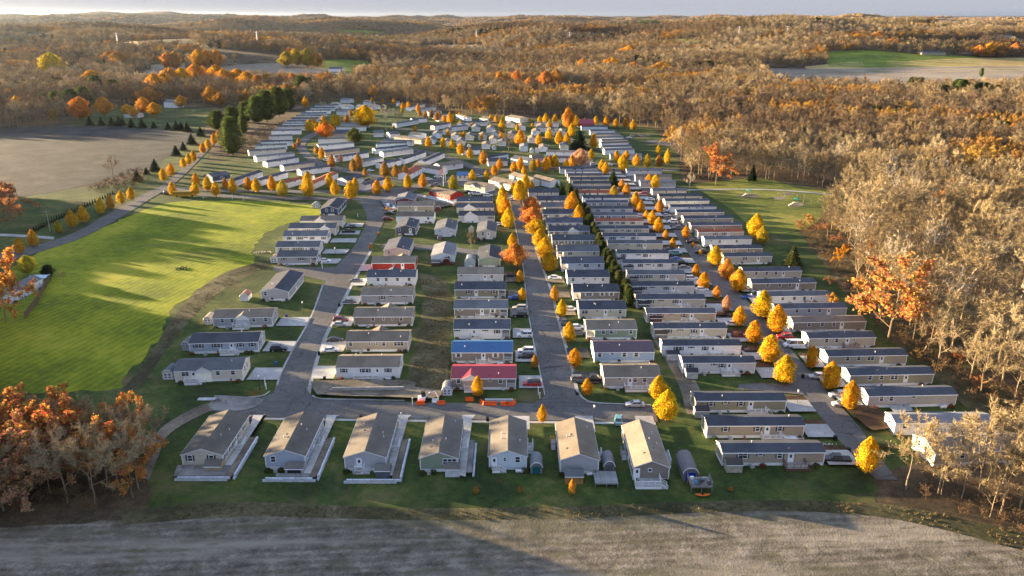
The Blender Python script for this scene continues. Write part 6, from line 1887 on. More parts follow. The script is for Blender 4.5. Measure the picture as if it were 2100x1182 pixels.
# ---------------------------------------------------------------- sheds
def shed(x0, x1, yb, depth, wall, roof, label, style='barrel', h=2.5, door=None, rz=0.0, cat='shed', doors2=False):
    A, B = at(x0, yb), at(x1, yb)
    w = max(B.x - A.x, 1.6)
    t = thing('garden_shed', label, cat, (A.x, A.y, 0), rz, None)
    hw = h * .62
    if style == 'barrel':
        prof = [(0, 0), (0, hw), (w * .12, h * .83), (w * .30, h * .96), (w / 2, h), (w * .70, h * .96), (w * .88, h * .83), (w, hw), (w, 0)]
        rp = [(-.12, hw - .05), (w * .10, h * .86), (w * .29, h), (w / 2, h + .05), (w * .71, h), (w * .90, h * .86), (w + .12, hw - .05)]
    elif style == 'gable':
        prof = [(0, 0), (0, hw), (w / 2, h), (w, hw), (w, 0)]; rp = [(-.15, hw - .08), (w / 2, h + .05), (w + .15, hw - .08)]
    elif style == 'side':          # ridge runs left to right
        hw = h * .72
        m = MB().prism([(0, 0), (0, hw), (depth / 2, h), (depth, hw), (depth, 0)][::-1], 0, w, 'x')
        obj('wall', m.mesh('wall', 'wood_boards'), t, wall)
        rp2 = [(-.15, hw - .06), (depth / 2, h + .04), (depth + .15, hw - .06), (depth + .15, hw + .02), (depth / 2, h + .13), (-.15, hw + .02)]
        obj('roof', MB().prism(rp2, -.12, w + .12, 'x').mesh('roof', 'shingles'), t, roof)
        if door: obj('door', MB().box(w * .12, w * .88, -.05, 0, .1, hw * .88).mesh('door', 'wood_boards'), t, door)
        obj('fascia', MB().box(-.13, w + .13, -.19, -.155, hw - .1, hw + .05).mesh('fascia', 'plain'), t, WHITE)
        return t
    m = MB().prism(prof, 0, depth, 'y')
    obj('wall', m.mesh('wall', 'wood_boards'), t, wall)
    th = [(a, z + .09) for a, z in rp]
    m = MB().prism(rp[::-1] + th, -.15, depth + .1, 'y')
    obj('roof', m.mesh('roof', 'shingles'), t, roof)
    if door:
        zt = hw * 1.05
        obj('door', MB().box(w * .17, w * .83, -.06, -.005, .1, zt).mesh('door', 'wood_boards'), t, door)
    if doors2:
        d = MB()
        for a, b_ in ((.14, .48), (.52, .86)):
            d.box(w * a, w * b_, -.05, -.005, .12, hw * 1.15)
        dd = obj('double_door', d.mesh('double_door', 'plain'), t, WHITE if wall[0] > .3 else (.5, .5, .5))
        f = MB()
        for a, b_ in ((.19, .43), (.57, .81)):
            f.box(w * a, w * b_, -.075, -.05, hw * .25, hw * .55); f.box(w * a, w * b_, -.075, -.05, hw * .68, hw * 1.05)
        obj('panel', f.mesh('panel', 'plain'), dd, (.16, .17, .2))
    tr = MB()
    for (a, z), (c, z2) in zip(rp, rp[1:]): tr.bar((a, -.17, z + .03), (c, -.17, z2 + .03), .06)
    obj('trim', tr.mesh('trim', 'plain'), t, WHITE)
    return t
DK, GY, LG, TN = (.05, .05, .055), (.20, .20, .21), (.45, .46, .48), (.33, .29, .22)
shed(420, 453, 973, 3.0, (.40, .32, .20), (.13, .12, .11), 'tan garden shed with grey shingled roof behind the leftmost front home', 'side')
shed(586, 622, 978, 2.6, (.34, .36, .38), (.14, .13, .12), 'grey shed with black door behind the blue grey front home', 'side', door=(.02, .02, .025))
shed(770, 800, 982, 2.8, (.10, .12, .15), (.15, .14, .13), 'dark grey shed with shingled roof behind the grey front home', 'side')
shed(913, 943, 979, 2.8, (.55, .58, .62), (.14, .13, .12), 'white walled shed with grey roof behind the sage green home', 'side')
shed(1088, 1112, 972, 4.2, (.18, .19, .2), (.17, .18, .19), 'grey barrel-roofed shed with teal front beside the pale blue home', 'barrel', 2.6, (.01, .10, .12))
shed(1159, 1196, 994, 3.2, (.30, .19, .07), (.12, .13, .14), 'orange brown wooden shed behind the grey front home', 'side', 2.5)
shed(1238, 1260, 971, 4.2, (.16, .16, .17), (.17, .17, .18), 'grey barrel-roofed shed with white arch behind the wooden deck', 'barrel', 2.8, (.10, .10, .11))
shed(1400, 1431, 987, 7.0, (.16, .16, .17), (.16, .15, .15), 'long grey barn shed with bright blue front', 'barrel', 3.0, (.01, .035, .30))
for a in [(1407, 1431, 777.5, 2.6, LG, DK, 'white walled shed with black roof at the front hedge-side home'), (1368, 1393, 740, 2.4, LG, DK, 'white shed with black roof before the white single-wide'),
          (1343, 1368, 698, 2.3, GY, (.10, .07, .05), 'brown roofed shed, third up the right side of the hedge'), (1333, 1357, 664.5, 2.3, (.12, .06, .06), (.06, .04, .045), 'dark maroon shed, fourth up the right side of the hedge'),
          (1309, 1332, 635, 2.3, GY, DK, 'black roofed shed, fifth up the right side of the hedge'), (1297, 1316, 607, 2.3, GY, DK, 'grey black roofed shed, sixth up the right side of the hedge'), (1292, 1308, 582, 2.2, GY, DK, 'black roofed shed, seventh up the right side of the hedge'),
          (1279, 1299, 558.5, 2.2, LG, DK, 'pale shed with black roof, eighth up the hedge'), (1265, 1282, 543, 2.2, LG, DK, 'pale shed with black roof, ninth up the hedge'),
          (1490, 1522, 970, 2.8, (.40, .36, .28), (.07, .065, .06), 'tan shed with dark roof by the nearest right-hand home'), (1426, 1454, 858, 2.6, (.35, .36, .37), (.06, .055, .055), 'grey shed with dark brown roof at the rear lower right home')]:
    shed(*a, 'side')
shed(907, 927, 812, 3.4, (.55, .60, .66), (.14, .15, .17), 'barrel-roofed shed with white double doors left of the red roofed home', 'barrel', 2.6, doors2=True)
shed(334, 356, 779, 4.2, (.60, .57, .48), (.12, .13, .15), 'cream shed with white double doors beside the nearest left home', 'barrel', 2.7, doors2=True)
shed(374, 389, 719.5, 4, (.30, .33, .36), (.14, .15, .17), 'grey shed with dark double doors, second home beside the mown field', 'barrel', 2.7, doors2=True)
shed(419, 435, 666, 3.8, (.50, .46, .38), (.35, .30, .24), 'small shed with white double doors beside the third left home', 'barrel', 2.6, doors2=True)
shed(493, 509, 618, 4.2, (.62, .63, .66), (.25, .15, .12), 'white barrel-roofed shed on the lawn left of the end-on grey home', 'barrel', 2.6)
shed(555.5, 569, 539.5, 3.6, (.6, .6, .6), (.25, .2, .17), 'white doored shed left of the home by the side street', 'barrel', 2.5, doors2=True)
shed(641, 654, 427, 3.2, (.35, .42, .48), (.2, .2, .2), 'small pale blue shed with double doors left of the navy home', 'barrel', 2.6, doors2=True)
shed(953, 974.5, 549, 5.2, (.36, .42, .46), (.17, .19, .21), 'grey blue barrel-roofed shed left of the sage end-on home', 'barrel', 3.6)
shed(885, 902, 547, 2.6, (.06, .035, .03), (.13, .12, .11), 'dark brown flat shed behind the pale blue end-on home', 'side', 2.2)
shed(908, 923, 544, 2.6, (.09, .025, .02), (.10, .04, .03), 'dark red brown barrel shed behind the pale blue end-on home', 'barrel', 2.6)
shed(891.5, 903.5, 435, 3, (.14, .05, .05), (.2, .17, .15), 'small maroon shed right of the stacked double-wides', 'barrel', 2.6)
shed(961, 971, 478, 3, (.6, .52, .40), (.3, .25, .2), 'tiny cream playhouse shed between end-on homes', 'gable', 2.6)
for i, (x, y) in enumerate([(1091, 314), (1101, 314), (1013, 308), (962, 306)]):
    shed(x - 4, x + 4, y, 3, (.6, .62, .66), (.2, .2, .22), f'small white shed among the far middle homes, {ordn(i + 1)} of four', 'barrel', 3)

# ---------------------------------------------------------------- vehicles
def car_meshes(kind):
    # stations along the length: x, half width, z of the shoulder
    if kind == 'sedan':
        L, W, belt, top = 4.7, 1.82, .92, 1.43; st = [(-2.35, .72, .72), (-2.2, .86, .88), (-1.2, .90, .93), (0, .91, .93), (1.1, .90, .90), (2.1, .82, .76), (2.35, .66, .62)]; cab = (-1.65, -1.0, .35, 1.15)
    elif kind == 'suv':
        L, W, belt, top = 4.75, 1.9, 1.05, 1.72; st = [(-2.37, .78, .95), (-2.28, .90, 1.04), (-1.2, .94, 1.08), (0, .95, 1.07), (1.1, .94, 1.02), (2.15, .86, .93), (2.37, .72, .74)]; cab = (-2.2, -1.85, .35, 1.15)
    elif kind == 'pickup':
        L, W, belt, top = 5.7, 1.95, 1.10, 1.85; st = [(-2.85, .92, 1.08), (-2.7, .95, 1.10), (-1.0, .96, 1.10), (0, .97, 1.10), (1.4, .96, 1.08), (2.6, .90, 1.0), (2.85, .78, .8)]; cab = (-.95, -.75, .75, 1.45)
    else:   # van
        L, W, belt, top = 5.4, 2.0, 1.2, 2.15; st = [(-2.7, .94, 1.18), (-2.6, .98, 1.2), (-1, .99, 1.2), (0, 1.0, 1.2), (1.4, .98, 1.15), (2.4, .9, 1.02), (2.7, .78, .85)]; cab = (-2.66, -2.55, .9, 1.75)
    V, Fc = [], []
    for x, hw, zs in st:
        for yy, zz in ((-hw * .93, .22), (-hw, .5), (-hw * .97, zs - .08), (-hw * .86, zs), (hw * .86, zs), (hw * .97, zs - .08), (hw, .5), (hw * .93, .22)):
            V.append((x, yy, zz))
    for i in range(len(st) - 1):
        for j in range(8):
            k = (j + 1) % 8
            Fc.append((i * 8 + j, (i + 1) * 8 + j, (i + 1) * 8 + k, i * 8 + k))
    Fc.append(tuple(range(8))); Fc.append(tuple((len(st) - 1) * 8 + j for j in reversed(range(8))))
    body = mesh_of('body', V, Fc, ('car_paint',)); body.flip_normals()
    hb, ht = W / 2 * .88, W / 2 * .70
    r0, r1, f1, f0 = cab
    zb = belt - .02
    def fr(x0, x1, x2, x3, z0, z1, b0, b1, e=0):
        m = MB()
        B4 = [(x0, -b0, z0), (x3, -b0, z0), (x3, b0, z0), (x0, b0, z0)]; T4 = [(x1, -b1, z1), (x2, -b1, z1), (x2, b1, z1), (x1, b1, z1)]
        m.face(B4[::-1]); m.face(T4)
        for i in range(4):
            j = (i + 1) % 4
            m.face([B4[i], B4[j], T4[j], T4[i]])
        return m
    g = fr(r0, r1, f1, f0, zb, top - .05, hb, ht)
    glass = g.mesh('windows', 'window_glass')
    rf = MB()
    rf.box(r1 - .04, f1 + .04, -ht - .02, ht + .02, top - .06, top)
    for q in (-1, 1):
        for (xa, xb_) in ((r0, r1), (f0, f1)): rf.bar((xa, q * hb, zb), (xb_, q * ht, top - .03), .045)
        xm = (r1 + f1) / 2
        rf.bar((xm, q * hb, zb), (xm, q * (ht + .01), top - .03), .045)
    roof = rf.mesh('cabin_roof', 'car_paint')
    R = .33 if kind == 'sedan' else .38
    wm = MB().bar((0, -.11, 0), (0, .11, 0), R, 0, 12)
    wheel = wm.mesh('wheel', 'plain')
    hub = MB().bar((0, -.13, 0), (0, .13, 0), R * .55, 0, 8).mesh('rim', 'plain')
    hl_ = MB().box(-.06, .06, -.17, .17, -.07, .07).mesh('headlight', 'plain')
    wx_ = (L / 2 - .85, -L / 2 + .95)
    bed = MB().box(-2.7, -1.0, -.82, .82, 1.06, 1.115).mesh('bed', 'plain') if kind == 'pickup' else None
    return dict(body=body, glass=glass, roof=roof, wheel=wheel, rim=hub, hl=hl_, wx=wx_, W=W, L=L, R=R, zl=st[-2][2], bed=bed)
CARM = {}
CC = {'white': (.70, .71, .73), 'silver': (.42, .43, .44), 'grey': (.14, .145, .15), 'black': (.012, .013, .016), 'red': (.38, .012, .015), 'maroon': (.12, .012, .018), 'blue': (.015, .07, .35), 'teal': (.12, .28, .33), 'beige': (.45, .42, .36), 'dark green': (.012, .03, .022), 'yellow': (.62, .38, .01)}
CAR_LABELS = {}
def near_home(x, y):
    best = min(HOMES, key=lambda h: (h[1] - x) ** 2 / (h[3] / 2 + 3) ** 2 + (h[2] - y) ** 2 / 30.0)
    return best[5]
def car(px, py, kind, color, deg=0, label=None, roof=None):
    P = at(px, py)
    if kind not in CARM: CARM[kind] = car_meshes(kind)
    M = CARM[kind]
    if label is None:
        h = near_home(P.x, P.y).split(',')
        tail = h[-1].strip() if len(h) > 1 else 'by ' + h[0]
        if len(h) > 1 and tail.startswith(('first', 'second', 'third', 'four', 'fif', 'six', 'seven', 'eigh', 'nin', 'ten', 'elev', 'twel', 'thir', 'twen')): tail = 'by the home ' + tail
        elif len(h) > 1: tail = 'by the ' + h[0].lower().split(' with ')[0]
        label = f'{color} {kind} parked {tail}'
    k = CAR_LABELS.get(label, 0); CAR_LABELS[label] = k + 1
    if k: label = label.replace(' parked', [' nearer', ' nearer', ' nearest', ' also'][min(k, 3)] + ' parked' if k < 3 else ' also parked')
    label = ' '.join(label.split()[:16])
    t = thing('parked_' + {'sedan': 'car', 'suv': 'car'}.get(kind, kind), label, {'pickup': 'pickup truck', 'van': 'van'}.get(kind, 'car'), (P.x, P.y, .1), math.radians(deg), 'parked vehicles')
    c = CC[color]
    obj('body', M['body'], t, c); obj('windows', M['glass'], t); obj('cabin_roof', M['roof'], t, CC[roof] if roof else c)
    for xx in M['wx']:
        for q in (-1, 1):
            w = obj('wheel', M['wheel'], t, (.015, .015, .016), (xx, q * (M['W'] / 2 - .10), M['R']))
            if py > 560: obj('rim', M['rim'], w, (.35, .35, .36))
    if py > 480:
        for q in (-1, 1):
            obj('headlight', M['hl'], t, (.65, .65, .62), (M['L'] / 2 - .10, q * .55, M['zl'] - .12))
            obj('taillight', M['hl'], t, (.30, .01, .01), (-M['L'] / 2 + .04, q * .62, M['zl'] - .05))
    if M['bed']: obj('bed', M['bed'], t, (.03, .03, .03))
    return t
for c_ in [(572, 720, 'suv', 'black', 4), (666, 538, 'sedan', 'white', 0), (715, 478, 'pickup', 'black', 180), (721, 467, 'sedan', 'grey', 180),
           (718, 622, 'sedan', 'grey', 2), (699, 660, 'suv', 'maroon', 0), (697, 669, 'sedan', 'silver', 2), (687, 701, 'sedan', 'black', 5), (678, 722, 'sedan', 'white', 10), (731.5, 579, 'sedan', 'grey', 0),
           (798.5, 440, 'sedan', 'black', 0), (796, 452, 'suv', 'maroon', 0), (902, 491, 'suv', 'grey', 90), (1046, 569, 'suv', 'black', 180), (1056, 614, 'sedan', 'blue', 180), (1066, 636, 'suv', 'beige', 180), (1067, 650, 'suv', 'black', 180),
           (1076, 691, 'suv', 'white', 180), (1079.5, 724, 'suv', 'white', 180), (1079.5, 736, 'suv', 'black', 180), (1091, 792, 'suv', 'red', 180, None, 'black'), (1138, 573, 'sedan', 'white', 0), (1170, 638, 'sedan', 'white', 0), (1155, 663, 'suv', 'grey', 95),
           (1183, 675, 'sedan', 'white', 0), (1188, 686, 'suv', 'grey', 0), (1189, 783, 'suv', 'grey', 0), (1217, 782, 'pickup', 'black', 0), (1302, 834, 'sedan', 'silver', 180, 'silver sedan parked alone on the front road beside the golden trees'), (1268, 866, 'sedan', 'teal', 80, 'blue grey car nose-in behind the taupe front home'),
           (502, 868, 'sedan', 'maroon', 82, 'dark red car on the drive behind the leftmost front home'),
           (1438.5, 597, 'sedan', 'white', 0), (1481, 650, 'suv', 'black', 0), (1502, 668, 'sedan', 'white', 0), (1516, 693, 'suv', 'maroon', 0), (1542.5, 723, 'sedan', 'black', 0), (1418, 575, 'suv', 'white', 0), (1403, 552, 'sedan', 'grey', 0), (1399, 543, 'suv', 'black', 0),
           (1387, 534.5, 'sedan', 'blue', 0), (1384, 523, 'pickup', 'teal', 0), (1376, 514, 'sedan', 'black', 0), (1338, 477, 'suv', 'black', 0), (1313, 447, 'suv', 'white', 0), (1302, 436, 'suv', 'maroon', 0),
           (1359.5, 435.5, 'sedan', 'white', 180), (1364, 445, 'sedan', 'silver', 180), (1379, 458, 'suv', 'white', 180), (1391, 471, 'pickup', 'grey', 180), (1421, 499, 'pickup', 'black', 180), (1438, 520, 'suv', 'black', 180), (1319, 400, 'suv', 'red', 180), (1333, 412, 'sedan', 'white', 180),
           (1536, 613, 'sedan', 'blue', 180), (1609, 695, 'suv', 'red', 180), (1522, 597, 'sedan', 'black', 180), (1720, 815, 'suv', 'silver', 180), (1726, 833, 'sedan', 'silver', 180), (1677, 776, 'sedan', 'silver', 180),
           (1715, 948, 'pickup', 'black', 175, 'black pickup truck beside the nearest right-hand home'), (1626, 712, 'van', 'white', 180, 'white camper van beside the red car on the right-hand street'),
           (972, 399, 'pickup', 'white', 15), (980, 400.5, 'pickup', 'white', 15), (1001, 404, 'suv', 'white', 12), (961, 396, 'sedan', 'black', 15), (893, 382.5, 'pickup', 'grey', 10, 'grey pickup driving past the flagpoles'), (878.5, 370, 'sedan', 'white', 20), (898.5, 365, 'sedan', 'white', 0), (983, 365, 'suv', 'silver', 0),
           (671.5, 331, 'suv', 'white', 10), (759, 352.5, 'sedan', 'white', 20), (755, 371, 'sedan', 'black', 30), (739, 374, 'suv', 'white', 30), (1262, 341, 'sedan', 'grey', 0), (1250, 340, 'sedan', 'white', 0),
           (341, 399, 'pickup', 'grey', 0, 'dark truck stopped behind the yellow school bus'), (1046, 411, 'sedan', 'white', 170), (1020, 463, 'sedan', 'white', 180, 'white car half hidden by the tall columnar trees'), (1218, 340, 'suv', 'silver', 0), (1268, 280, 'sedan', 'silver', 30), (1290, 284, 'sedan', 'white', 150)]:
    car(*c_)

# school bus
P = at(378, 404)
bus = thing('school_bus', 'long yellow school bus stopped on the boulevard among golden trees', 'bus', (P.x, P.y, .1), math.radians(2))
YB = (.60, .33, .01)
obj('body', MB().prism([(-1.2, .5), (-1.2, 2.7), (-.95, 3.05), (.95, 3.05), (1.2, 2.7), (1.2, .5)], -5.5, 4.2, 'x').mesh('body', 'car_paint'), bus, YB)
obj('hood', MB().prism([(-.9, .5), (-1.0, 1.5), (-.7, 1.75), (.7, 1.75), (1.0, 1.5), (.9, .5)], 4.2, 5.7, 'x').mesh('hood', 'car_paint'), bus, YB)
BW = MB().box(-.33, .33, -.03, .03, 0, .62).mesh('window', 'window_glass')
for k in range(10):
    for q in (-1.21, 1.21): obj('window', BW, bus, None, (-4.9 + k * .95, q, 1.85))
obj('windscreen', MB().box(4.2, 4.24, -.95, .95, 1.75, 2.65).mesh('windscreen', 'window_glass'), bus)
obj('stripe', MB().box(-5.5, 4.2, -1.23, -1.2, 1.35, 1.47).box(-5.5, 4.2, 1.2, 1.23, 1.35, 1.47).mesh('stripe', 'plain'), bus, (.01, .01, .01))
BWH = MB().bar((0, -.15, 0), (0, .15, 0), .5, 0, 12).mesh('wheel', 'plain')
for xx in (-3.4, 4.4):
    for q in (-1.05, 1.05): obj('wheel', BWH, bus, (.015, .015, .015), (xx, q, .5))

# ---------------------------------------------------------------- street furniture
LP = MB().bar((0, 0, 0), (0, 0, 3.5), .06, 0, 6).bar((0, 0, 0), (0, 0, .5), .12, 0, 6).mesh('post', 'plain')
LHm = MB().bar((0, 0, 3.5), (0, 0, 3.95), .16, 0, 6, .24).bar((0, 0, 3.95), (0, 0, 4.1), .26, 0, 6, .03).mesh('lantern', 'plain')
for i, (x, y, lb) in enumerate([(533, 800, 'beside the nearest left home drive'), (622, 643, 'on the lawn by the short side street'), (1218, 863, 'behind the grey front home with the deck'), (1634, 831, 'by the stub road on the right'), (688, 528, 'by the drives left of the side street'),
                                (1539, 626, 'by the blue car on the right-hand street'), (1391, 527, 'by the cluster of parked cars on the right'), (1061, 552, 'under the big orange maple'), (1377, 465, 'by the white car on the right-hand street'), (1050, 418, 'at the head of the main street')]):
    P = at(x, y)
    t = thing('street_lamp', f'slim street lamp with white lantern {lb}', 'street lamp', P, 0, 'street lamps')
    obj('post', LP, t, (.03, .03, .03)); obj('lantern', LHm, t, (.75, .75, .72))
PM = MB().box(-.09, .09, -.09, .09, 0, 1.6).box(-.14, .14, -.14, .14, 1.6, 1.7).mesh('marker_post', 'plain')
for i, (x, y, lb) in enumerate([(546, 799, 'at the corner of the left street'), (544, 791, 'just behind the one at the left street corner'), (823, 868, 'between the grey and sage front homes'), (1107, 818, 'at the foot of the main street, taller'), (1104, 811, 'at the foot of the main street, rear'),
                                (661, 552, 'at the mouth of the side street'), (734, 446, 'on the lawn at the head of the left street'), (417, 408, 'beside the boulevard near the bus'), (477, 409, 'beside the boulevard, second from the bus'), (499, 412, 'beside the boulevard, third from the bus'),
                                (988, 350, 'at the fork of the middle streets'), (1211, 346, 'by the cross street near the pink tree'), (965, 406, 'by the road near the red home'), (846, 833, 'left of the excavator')]):
    P = at(x, y)
    o = obj('marker_post', PM, None, WHITE, (P.x, P.y, 0), 0, (1, 1, 1.0 + .3 * (i % 3)))
    tag(o, 'short white square post ' + lb, 'post', 'white marker posts')
BIN = MB().box(-.3, .3, -.35, .35, .05, 1.0).box(-.33, .33, -.38, .36, 1.0, 1.1)
BIN = BIN.bar((-.3, .3, .12), (.3, .3, .12), .12, 0, 8).mesh('wheelie_bin', 'plain')
for x, y, c, lb in [(655, 729, (.01, .01, .012), 'black bin by the kerb beside the white sedan'), (696, 629, (.01, .01, .012), 'black bin by the kerb beside the grey sedan'), (1646, 776, (.01, .01, .012), 'black bin at the drive of the third right-hand home'), (1712, 903, (.01, .01, .012), 'black bin at the pale drive by the boat'),
                    (1740, 928, (.012, .012, .012), 'black bin by the roadside near the black pickup'), (588, 652, (.02, .06, .2), 'blue bin at the drive of the third left home'), (566, 750, (.02, .10, .25), 'blue tub on the grass by the nearest left drive'), (1000, 864, (.01, .01, .012), 'black bin on the kerb behind the pale blue home'),
                    (741, 861, (.01, .01, .012), 'black bin on the kerb behind the grey front home'), (666, 781, (.01, .01, .012), 'black bin by the long deck home'), (651, 535, (.01, .01, .012), 'black bin by the white sedan at the side street'), (457, 854, (.01, .01, .012), 'black bin on the kerb behind the leftmost front home')]:
    P = at(x, y); tag(obj('wheelie_bin', BIN, None, c, (P.x, P.y, .05)), lb, 'bin')

# the roadworks beside the red roofed home
ORNG = (.75, .10, .012)
BAR = MB().prism([(-.3, 0), (-.3, .25), (-.12, .45), (-.10, .95), (.10, .95), (.12, .45), (.3, .25), (.3, 0)][::-1], -1.0, 1.0, 'x').box(-.8, -.3, -.14, -.10, .5, .85).box(.3, .8, -.14, -.10, .5, .85).mesh('road_barrier', 'plain')
for i, (x, y, w, dg, lb) in enumerate([(863, 831, 2.0, 0, 'before the left track of the excavator'), (905, 830, 2.0, 0, 'under the excavator arm'), (963, 823, 2.0, 0, 'standing alone on the road edge'), (1003, 831.5, 2.0, 0, 'left of two before the concrete blocks'), (1035, 832.5, 2.0, 0, 'second before the concrete blocks'),
                                       (1046, 832.5, 2.0, 0, 'third before the concrete blocks'), (989, 829, 1.7, -55, 'angled at the left end of the blocks'), (1054, 829, 1.7, 70, 'angled at the right end of the blocks'), (1013, 832, 1.4, 0, 'tight between two before the blocks')]):
    P = at(x, y); tag(obj('road_barrier', BAR, None, ORNG, (P.x, P.y, .1), math.radians(dg), (w / 2, 1, 1)), 'orange plastic road barrier ' + lb, 'barrier', 'orange road barriers')
P = at(893, 826); tag(obj('road_barrier', BAR, None, WHITE, (P.x, P.y, .1), 0, (.8, 1, 1)), 'white road barrier beside the excavator bucket', 'barrier')
CB = MB().prism([(-.4, 0), (-.4, .7), (-.3, .8), (.3, .8), (.4, .7), (.4, 0)][::-1], -.7, .7, 'x').mesh('concrete_block', 'stone_block')
for k in range(6):
    P = at(1000 + k * 9.4, 826)
    tag(obj('concrete_block', CB, None, (.42, .43, .42), (P.x, P.y, .1), .0, (.95, 1, 1.1)), f'pale concrete block on the road edge, {ordn(k + 1)} of six from left', 'block', 'concrete blocks behind the orange barriers')
P = at(868, 824)
ex = thing('excavator', 'white and black mini excavator with raised bent arm at the roadworks', 'excavator', (P.x, P.y, .1), math.radians(8), None)
trk = MB()
for q in (-1, 1):
    trk.prism([(-1.1, .2), (-.9, .55), (.9, .55), (1.1, .2), (.9, 0), (-.9, 0)][::-1], q * .75 - .2, q * .75 + .2, 'y')
obj('tracks', trk.mesh('tracks', 'plain'), ex, (.02, .02, .02))
obj('body', MB().box(-1.2, .5, -.85, .85, .6, 1.25).prism([(-1.25, .65), (-1.15, 1.3), (-.4, 1.35), (-.3, .65)][::-1], -.8, .8, 'y').mesh('body', 'plain'), ex, (.7, .7, .72))
cb_ = obj('cab', MB().prism([(-.45, 1.25), (-.4, 2.35), (.45, 2.4), (.75, 1.5), (.7, 1.25)][::-1], -.1, .8, 'y').mesh('cab', 'window_glass'), ex)
obj('cab_roof', MB().box(-.5, .55, -.15, .85, 2.38, 2.5).mesh('cab_roof', 'plain'), cb_, (.03, .03, .03))
obj('boom', MB().bar((.4, -.3, 1.0), (1.7, -.3, 2.5), .16, 0, 4, .14).bar((1.7, -.3, 2.5), (2.9, -.3, 2.6), .14).mesh('boom', 'plain'), ex, (.72, .72, .74))
obj('dipper_arm', MB().bar((2.85, -.3, 2.7), (3.7, -.3, 1.1), .12, 0, 4, .09).mesh('dipper_arm', 'plain'), ex, (.72, .72, .74))
obj('ram', MB().bar((.8, -.3, 1.1), (1.9, -.3, 2.2), .06).bar((1.9, -.3, 2.8), (3.0, -.3, 2.9), .06).mesh('ram', 'plain'), ex, (.1, .1, .1))
obj('bucket', MB().prism([(3.4, .9), (3.9, 1.1), (4.0, .6), (3.7, .35), (3.35, .5)][::-1], -.65, .05, 'y').mesh('bucket', 'plain'), ex, (.05, .05, .05))
# lumber stack by the gravel
P = at(404, 822)
lt = thing('lumber_stack', 'flat stack of white boards beside the dirt track', 'lumber', (P.x, P.y, .03), 0)
PLK = MB().box(0, 4.4, 0, .28, 0, .09).mesh('plank', 'wood_boards')
for k in range(8): obj('plank', PLK, lt, (.5 + .03 * (k % 3), .52, .55), (.1 * (k % 3), (k % 4) * .32, .1 * (k // 4)), 0.02 * (k % 3 - 1))
P = at(440, 820)
def heap(name, px, py, n, r, cols, label, s=.4, cat=None):
    rnd = random.Random(int(px)); P = at(px, py); m = MB()
    t = MB()
    V, Fc = [], []
    for _ in range(n):
        a = rnd.uniform(0, 6.28); q = rnd.uniform(0, r); c = Vector((math.cos(a) * q, math.sin(a) * q * .6, rnd.uniform(0, .5) * (1 - q / r)))
        k = s * rnd.uniform(.4, 1.2)
        t.bar(c - rdir(rnd) * k, c + rdir(rnd) * k * .6, k * .5, 0, 5, k * .3)
    o = obj(name, t.mesh(name, 'stone_block'), None, cols, (P.x, P.y, .1))
    return tag(o, label, None, None, 'stuff')
heap('rubble', 443, 824, 30, 2.2, (.16, .13, .10), 'heap of dark earth and sticks by the gravel')
heap('rubble', 460, 822, 26, 2.0, (.40, .40, .40), 'small grey gravel heap at the road end', .25)
heap('debris', 538, 519, 60, 4.0, (.50, .40, .36), 'pale scattered debris on the grass left of the homes', .35)
heap('debris', 372, 552, 40, 3.2, (.07, .065, .04), 'dark brush pile on the mown field', .5)
heap('debris', 1312, 279, 70, 9, (.45, .36, .30), 'pile of stumps and rocks by the far right track', .9)
heap('debris', 1818, 920, 40, 3.0, (.10, .06, .03), 'firewood and branches by the road end at lower right', .4)
heap('debris', 1700, 915, 26, 2.2, (.5, .5, .5), 'litter of boards behind the black pickup', .3)

